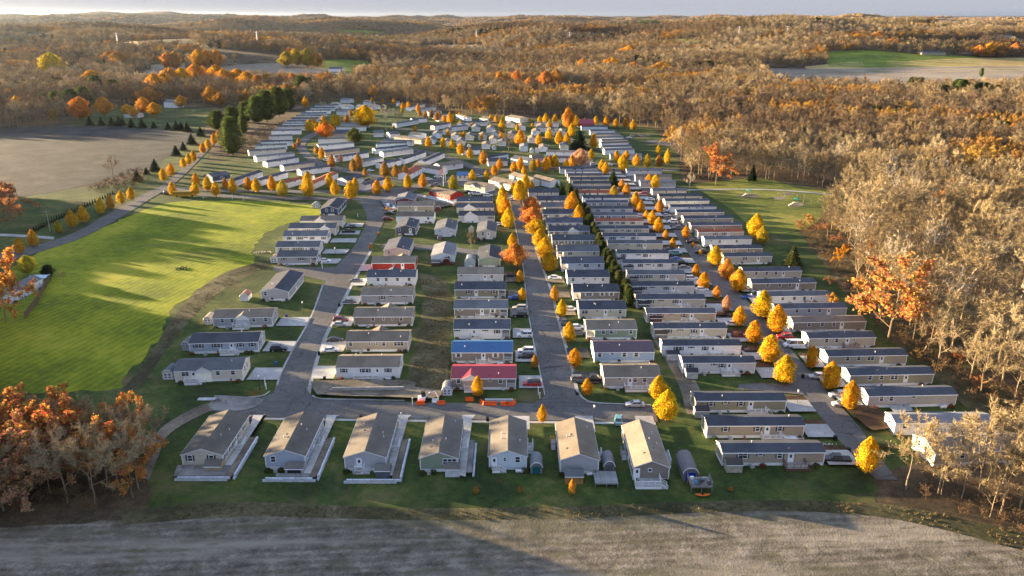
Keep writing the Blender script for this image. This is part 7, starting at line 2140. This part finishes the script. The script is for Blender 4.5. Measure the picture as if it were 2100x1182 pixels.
# boat, trailers, decks
P = at(1608, 903)
bt = thing('rowing_boat', 'white boat lying beside the white deck, lower right', 'boat', (P.x, P.y, .1), 0)
V = []; n = 9
for i in range(n):
    x = 4.4 * i / (n - 1); w = .62 * math.sin(PI * min(1, .08 + .9 * i / (n - 1))) ** .6
    V += [(x, -w, .55), (x, -w * .6, .1), (x, w * .6, .1), (x, w, .55), (x, w * .85, .5), (x, -w * .85, .5)]
Fc = [(i * 6 + j, (i + 1) * 6 + j, (i + 1) * 6 + (j + 1) % 6, i * 6 + (j + 1) % 6) for i in range(n - 1) for j in range(6)]
obj('hull', mesh_of('hull', V, Fc, ('plain',)), bt, (.75, .77, .8))
obj('bench', MB().box(1.2, 1.5, -.45, .45, .5, .54).box(2.7, 3.0, -.4, .4, .5, .54).mesh('bench', 'plain'), bt, (.5, .5, .5))
def platform(px0, px1, py, depth, h, col, label, rail=False, clutter=False):
    A, B = at(px0, py), at(px1, py); w = B.x - A.x
    t = thing('wooden_platform', label, 'deck', (A.x, A.y, 0), 0)
    n = int(w / .22)
    bd = MB().box(.01, .205, 0, depth, h - .06, h).mesh('plank', 'wood_boards')
    rnd = random.Random(3)
    for k in range(n): q = rnd.uniform(.85, 1.15); obj('plank', bd, t, tuple(c * q for c in col), (k * w / n, 0, 0))
    fr_ = MB().box(0, w, -.05, -.005, h - .28, h + .0).box(0, w, depth + .005, depth + .05, h - .28, h)
    obj('frame', fr_.mesh('frame', 'wood_boards'), t, tuple(c * .7 for c in col))
    pm = MB().box(-.08, .08, -.08, .08, 0, h - .07).mesh('post', 'plain')
    for xx in (.1, w / 2, w - .1):
        for yy in (.12, depth - .12): obj('post', pm, t, tuple(c * .7 for c in col), (xx, yy, 0))
    if rail:
        m = MB()
        for a, c in (((0, 0), (w, 0)), ((0, 0), (0, depth)), ((w, 0), (w, depth))):
            L = math.dist(a, c); k = max(2, int(L / .9))
            for zz in (h + .35, h + .65, h + .95): m.bar((*a, zz), (*c, zz), .035)
            for i in range(k + 1): f = i / k; x = a[0] + (c[0] - a[0]) * f; y = a[1] + (c[1] - a[1]) * f; m.bar((x, y, h), (x, y, h + 1.0), .045)
        obj('railing', m.mesh('railing', 'wood_boards'), t, col)
    return A, w, h
platform(1220, 1268, 1000, 4.6, .95, (.27, .27, .27), 'large weathered grey plank deck behind the grey front home')
A, w, h = platform(1416, 1461, 1012, 3.6, 1.5, (.26, .24, .22), 'raised wooden deck on posts behind the blue fronted barn', True)
rnd = random.Random(8)
for k, (c, lb) in enumerate([((.7, .72, .75), 'white bag of goods'), ((.03, .2, .35), 'blue tub'), ((.05, .05, .05), 'black crate'), ((.1, .13, .15), 'dark box'), ((.3, .3, .32), 'grey box'), ((.02, .02, .03), 'black sack')]):
    s = rnd.uniform(.3, .5)
    o = obj('storage_box', MB().box(-s, s, -s * .7, s * .7, 0, s * 1.6).box(-s * 1.06, s * 1.06, -s * .75, s * .75, s * 1.6, s * 1.75).mesh('storage_box', 'plain'), None, c, (A.x + .7 + k * (w - 1.3) / 5, A.y + rnd.uniform(.8, 2.8), h), rnd.uniform(0, 1))
    tag(o, lb + ' on the raised deck behind the blue fronted barn', 'box')
P = at(1425, 1020)
kt = thing('kayak', 'orange kayak stored under the raised wooden deck', 'kayak', (P.x, P.y, .3), 0)
V = []
for i in range(9):
    x = 3.0 * i / 8; w_ = .36 * math.sin(PI * (.04 + .92 * i / 8)) ** .7
    for a in range(6): V.append((x, w_ * math.cos(a * PI / 3), .2 + w_ * .6 * math.sin(a * PI / 3) + .25 * abs(i - 4) ** 2 / 16))
Fc = [(i * 6 + j, (i + 1) * 6 + j, (i + 1) * 6 + (j + 1) % 6, i * 6 + (j + 1) % 6) for i in range(8) for j in range(6)]
obj('hull', mesh_of('hull', V, Fc, ('plain',)), kt, (.65, .12, .01)); obj('seat', MB().box(1.2, 1.8, -.2, .2, .38, .48).mesh('seat', 'plain'), kt, (.02, .02, .02))

# small stairs and side decks on the right sides of the front row homes
FD = []
for i, (A, B, Ln) in enumerate(FRONT):
    if i <= 4: FD.append((B.x + .05, A.y + Ln * (.38 if i == 0 else .42), 3.4, 1.5, WHITE, PI / 2, 1))
    if i == 5: FD += [(B.x + .05, A.y + Ln * .35, 2.0, 1.3, WHITE, PI / 2, 1), (A.x - .05, A.y + Ln * .82, 2.0, 1.4, (.30, .10, .05), -PI / 2, 0)]
    if i == 6: FD += [(B.x + .05, A.y + Ln * .30, 4.0, 1.5, WHITE, PI / 2, 1), (A.x - .05, A.y + Ln * .62, 1.6, 1.2, (.3, .3, .28), -PI / 2, 0)]
    if i == 2: FD.append((A.x + (B.x - A.x) * .26, A.y - .02, 1.8, 1.4, WHITE, 0, 0))
    if i == 4: FD.append((A.x + (B.x - A.x) * .08, A.y - .02, 1.7, 1.3, WHITE, 0, 0))
    if i == 6: FD.append((A.x + .1, A.y - .02, 5.2, 3.0, WHITE, 0, 0))
for k, (x, y, w_, d_, c, rz, q) in enumerate(FD):
    i = min(range(7), key=lambda j: abs((FRONT[j][0].x + FRONT[j][1].x) / 2 - x))
    hm = HOMES[i][0]
    pl, sk_, rl, st = deck_meshes(w_, d_, .84, 'r')
    loc = (x - hm.location.x, y - hm.location.y, 0)
    D = obj('deck', pl, hm, (.34, .26, .19) if i < 2 else (.34, .33, .32), loc, rz)
    obj('deck_skirt', sk_, D, c); obj('railing', rl, D, c); obj('steps', st, D, (.45, .33, .2) if i < 2 else (.5, .5, .5))

# striped ramps and awning by the maroon home; carport roofs
P = at(801, 433)
o = obj('canopy', MB().box(0, 4, 0, 4.5, 2.3, 2.4).mesh('canopy', 'plain'), None) if False else None
for k in range(3):
    P = at(797 + k * 5, 424 + k * 2)
    tr_ = thing('boat_trailer', f'white and blue trailer on the drive of the maroon home, {ordn(k + 1)} from left', 'trailer', (P.x, P.y, .1), .3, 'trailers beside the maroon home')
    obj('bed', MB().box(-.7, .7, -3, 3, .55, .9).mesh('bed', 'plain'), tr_, (.7, .72, .76) if k != 1 else (.05, .09, .18))
    for q in (-1, 1): obj('wheel', CARM['sedan']['wheel'], tr_, (.02, .02, .02), (q * .8, -.5, .33), PI / 2)

# small yard things beside the nearer homes
ACM = MB().box(-.4, .4, -.4, .4, 0, .75).bar((0, 0, .75), (0, 0, .8), .33, 0, 10).mesh('air_conditioner', 'plain')
TANK = MB().bar((-.8, 0, .45), (.8, 0, .45), .33, 0, 8).box(-.6, -.5, -.2, .2, 0, .3).box(.5, .6, -.2, .2, 0, .3).mesh('gas_tank', 'plain')
GRL = MB().box(-.35, .35, -.25, .25, .75, 1.0).prism([(-.25, 1.0), (-.15, 1.25), (.15, 1.25), (.25, 1.0)][::-1], -.35, .35, 'x').bar((-.3, 0, 0), (-.3, 0, .75), .04).bar((.3, 0, 0), (.3, 0, .75), .04).mesh('grill', 'plain')
SHB = canopy_blob(31, 1.5, 1.1, 160, 'leaves', .16)
CHR = MB().box(-.25, .25, -.25, .25, .35, .42).box(-.25, .25, .2, .27, .42, .95).bar((-.2, -.2, 0), (-.2, -.2, .35), .03).bar((.2, -.2, 0), (.2, -.2, .35), .03).bar((-.2, .2, 0), (-.2, .2, .35), .03).bar((.2, .2, 0), (.2, .2, .35), .03).mesh('garden_chair', 'plain')
used_lb = {}
for (t, hx, hy, L, W, lb) in list(HOMES):
    if hy > 400 or 'far' in t.name: continue
    rnd = random.Random(int(hx * 31 + hy))
    c, s_ = math.cos(t.rotation_euler.z), math.sin(t.rotation_euler.z)
    parts_ = lb.lower().split(',')
    where = lb if len(lb.split()) < 12 else (parts_[0].split(' with ')[0] + ', ' + parts_[-1].strip())
    kinds_ = ['air_conditioner', 'shrub', 'shrub'] + rnd.sample(['gas_tank', 'grill', 'garden_chair', 'shrub', 'garden_chair'], 2)
    for k, kd in enumerate(kinds_):
        u = [rnd.uniform(.22, .3), rnd.uniform(.03, .1), rnd.uniform(.88, .96), rnd.uniform(.34, .42), rnd.uniform(.78, .86)][k] * L
        v = -rnd.uniform(.8, 1.2)
        x, y = t.location.x + c * u - s_ * v, t.location.y + s_ * u + c * v
        me_, col = {'air_conditioner': (ACM, (.35, .35, .34)), 'shrub': (SHB, rnd.choice([(.05, .08, .03), (.10, .11, .04), (.22, .09, .03)])), 'gas_tank': (TANK, (.6, .6, .6)), 'grill': (GRL, (.02, .02, .02)), 'garden_chair': (CHR, rnd.choice([(.5, .5, .5), (.06, .12, .2), (.25, .12, .06)]))}[kd]
        nm_ = kd
        w2 = {'air_conditioner': 'grey air conditioner', 'shrub': 'low shrub', 'gas_tank': 'white gas tank', 'grill': 'black grill', 'garden_chair': 'garden chair'}[kd]
        pos = ['', 'left ', 'right ', '', ''][k]
        l2 = f"{pos}{w2} at {where}"
        l2 = ' '.join(l2.split()[:14]).rstrip(',')
        q = used_lb.get(l2, 0); used_lb[l2] = q + 1
        if q: l2 = 'another ' + l2 if q == 1 else 'further ' + l2
        o = obj(nm_, me_, None, col, (x, y, .04), rnd.uniform(-.3, .3) if kd != 'shrub' else rnd.uniform(0, 6))
        tag(o, l2, w2.split(' ', 1)[1] if ' ' in w2 and kd != 'garden_chair' else 'chair', 'small things in the yards')

# long white fence round the red home
def fence(label, pts, h, col, name='fence', cat='fence', pitch=2.4):
    L = [at(*p) if len(p) == 2 else Vector(p) for p in pts]
    o0 = L[0]
    t = thing(name, label, cat, (o0.x, o0.y, 0), 0)
    pn = {}
    pmesh = MB().box(-.08, .08, -.08, .08, 0, h + .12).mesh('post', 'plain')
    for a, c in zip(L, L[1:]):
        D = (c - a); n = max(1, round(D.length / pitch)); seg = D.length / n
        ang = math.atan2(D.y, D.x)
        m = MB()
        m.box(.09, seg - .09, -.03, .03, .06, h)
        m.box(.09, seg - .09, -.05, .05, h, h + .07)
        me = m.mesh('panel', 'wood_boards')
        for i in range(n):
            p = a + D * (i / n) - o0
            obj('panel', me, t, col, (p.x, p.y, 0), ang); obj('post', pmesh, t, col, (p.x, p.y, 0), ang)
    return t
fence('long white board fence in front of the red home', [(855, 405.5), (929, 423), (944, 413)], 2.0, (.72, .74, .77))
fence('tall brown wooden fence behind the left edge house', [(52, 655), (80, 615), (104, 572)], 2.0, (.16, .11, .07))
# blue-topped pool canopy by the left house
P = at(60, 585)
pv = thing('carport', 'dark framed shelter with pale blue roof beside the left edge house', 'shelter', (P.x, P.y, 0), .1)
obj('roof', MB().prism([(-.2, 2.4), (1.8, 2.75), (3.8, 2.4), (3.8, 2.5), (1.8, 2.87), (-.2, 2.5)], -.2, 6, 'x').mesh('roof', 'metal_roof'), pv, (.28, .45, .60))
for xx in (.1, 5.7):
    for yy in (.1, 3.5): obj('post', MB().box(-.07, .07, -.07, .07, 0, 2.45).mesh('post', 'plain'), pv, (.05, .04, .04), (xx, yy, 0))
# flagpoles
for i, (x, y, hpx) in enumerate([(909.5, 382, 37), (913.5, 376, 33)]):
    P = at(x, y); H = hpx / px_per_m(P.y) / .95
    t = thing('flagpole', ['tall white flagpole with flag on the street island, nearer', 'white flagpole with flag on the street island, just behind'][i], 'flagpole', P, 0, 'flagpoles')
    obj('pole', MB().bar((0, 0, 0), (0, 0, H), .12, 0, 6, .06).bar((0, 0, H), (0, 0, H + .2), .12, 0, 6).mesh('pole', 'plain'), t, (.8, .8, .8))
    for j in range(7):
        m = MB()
        for k in range(5):
            x0, x1 = -.1 - k * .55, -.1 - (k + 1) * .55
            y0, y1 = .25 * math.sin(k * 1.3), .25 * math.sin((k + 1) * 1.3)
            z = H - .3 - j * .42 - k * .35
            m.face([(x0, y0, z), (x1, y1, z - .35), (x1, y1, z - .77), (x0, y0, z - .42)])
        col = (.5, .05, .05) if j % 2 == 0 else (.75, .75, .75)
        if i == 0: obj('flag_stripe', m.mesh('flag_stripe', 'plain'), t, col)
        else: obj('flag_stripe', m.mesh('flag_stripe', 'plain'), t, (.75, .75, .75))
# playground
for i, (x, y, c, lb) in enumerate([(1534, 403, (.10, .30, .16), 'green play tower with pale slide on the far play pit'), (1632, 421, (.03, .22, .16), 'small green play tower with slide on the near play pit')]):
    P = at(x, y)
    t = thing('play_tower', lb, 'playground', P, .3)
    obj('platform', MB().box(-1.2, 1.2, -1.2, 1.2, 1.4, 1.55).mesh('platform', 'plain'), t, (.3, .25, .2))
    for a in (-1.1, 1.1):
        for b_ in (-1.1, 1.1): obj('post', MB().bar((a, b_, 0), (a, b_, 3), .09).mesh('post', 'plain'), t, c)
    obj('roof', MB().bar((0, 0, 3), (0, 0, 4), 1.8, 0, 4, .1).mesh('roof', 'plain'), t, c)
    m = MB()
    for k in range(5): m.box(-1.2 - (k + 1) * .6, -1.2 - k * .6, -.4, .4, 1.45 - (k + 1) * .28, 1.5 - k * .28)
    obj('slide', m.mesh('slide', 'plain'), t, (.40, .37, .28))
for x, y, lb in [(1641, 409, 'white swing frame nearer the woods'), (1654, 420, 'low wooden swing frame by the scrub'), (1601, 408, 'pale climbing frame between the play pits')]:
    P = at(x, y); t = thing('swing_frame', lb, 'swing', P, .2)
    m = MB()
    for a in (-2, 2):
        m.bar((a, -1.1, 0), (a, 0, 2.6), .07); m.bar((a, 1.1, 0), (a, 0, 2.6), .07)
    m.bar((-2, 0, 2.6), (2, 0, 2.6), .08)
    obj('frame', m.mesh('frame', 'plain'), t, (.32, .31, .29))
    for a in (-.9, .9): obj('swing_seat', MB().bar((a - .2, 0, .5), (a - .2, 0, 2.6), .02, 0, 3).bar((a + .2, 0, .5), (a + .2, 0, 2.6), .02, 0, 3).box(a - .25, a + .25, -.12, .12, .45, .5).mesh('swing_seat', 'plain'), t, (.02, .02, .02))
# transmission masts in the far woods
for i, (x, y, h) in enumerate([(243, 100, 18), (529, 100, 20), (1514, 84, 16), (977, 88, 14), (1168, 88, 10), (1614, 74, 8)]):
    P = at(x, y); H = h / px_per_m(P.y)
    t = thing('power_mast', f'thin pale power mast above the far woods, {ordn(i + 1)} of six', 'mast', P, 0, 'power masts in the far woods')
    obj('mast', MB().bar((0, 0, 0), (0, 0, H + 12), 1.1, 0, 4, .35).mesh('mast', 'plain'), t, (.7, .7, .7))
    m = MB()
    for k in range(3): m.bar((-5 + k, 0, H + 10 - k * 5), (5 - k, 0, H + 10 - k * 5), .4)
    obj('crossarm', m.mesh('crossarm', 'plain'), t, (.7, .7, .7))
P = at(103, 475)
t = thing('utility_pole', 'tall wooden utility pole between the hedge and the left avenue', 'utility pole', (P.x, P.y, 0), .4)
obj('pole', MB().bar((0, 0, 0), (0, 0, 9.5), .17, 0, 6, .11).mesh('pole', 'bark'), t, (.35, .31, .27)); obj('crossarm', MB().bar((-1.2, 0, 8.8), (1.2, 0, 8.8), .08).mesh('crossarm', 'bark'), t, (.35, .31, .27))

# ---------------------------------------------------------------- haze
m, nt, b, out = new_mat('haze')
nt.nodes.remove(b)
pv_ = N(nt, 'ShaderNodeVolumePrincipled')
pv_.inputs['Color'].default_value = (.68, .82, 1.0, 1)
pv_.inputs['Density'].default_value = 1.7e-5
pv_.inputs['Anisotropy'].default_value = 0.85
nt.links.new(pv_.outputs[0], out.inputs['Volume'])
m.cycles.homogeneous_volume = True
hz = obj('haze', MB().box(-46000, 46000, -400, 61000, -45, 170).mesh('haze', 'haze'))
tag(hz, 'thin blue autumn haze over the far hills', None, None, 'stuff')
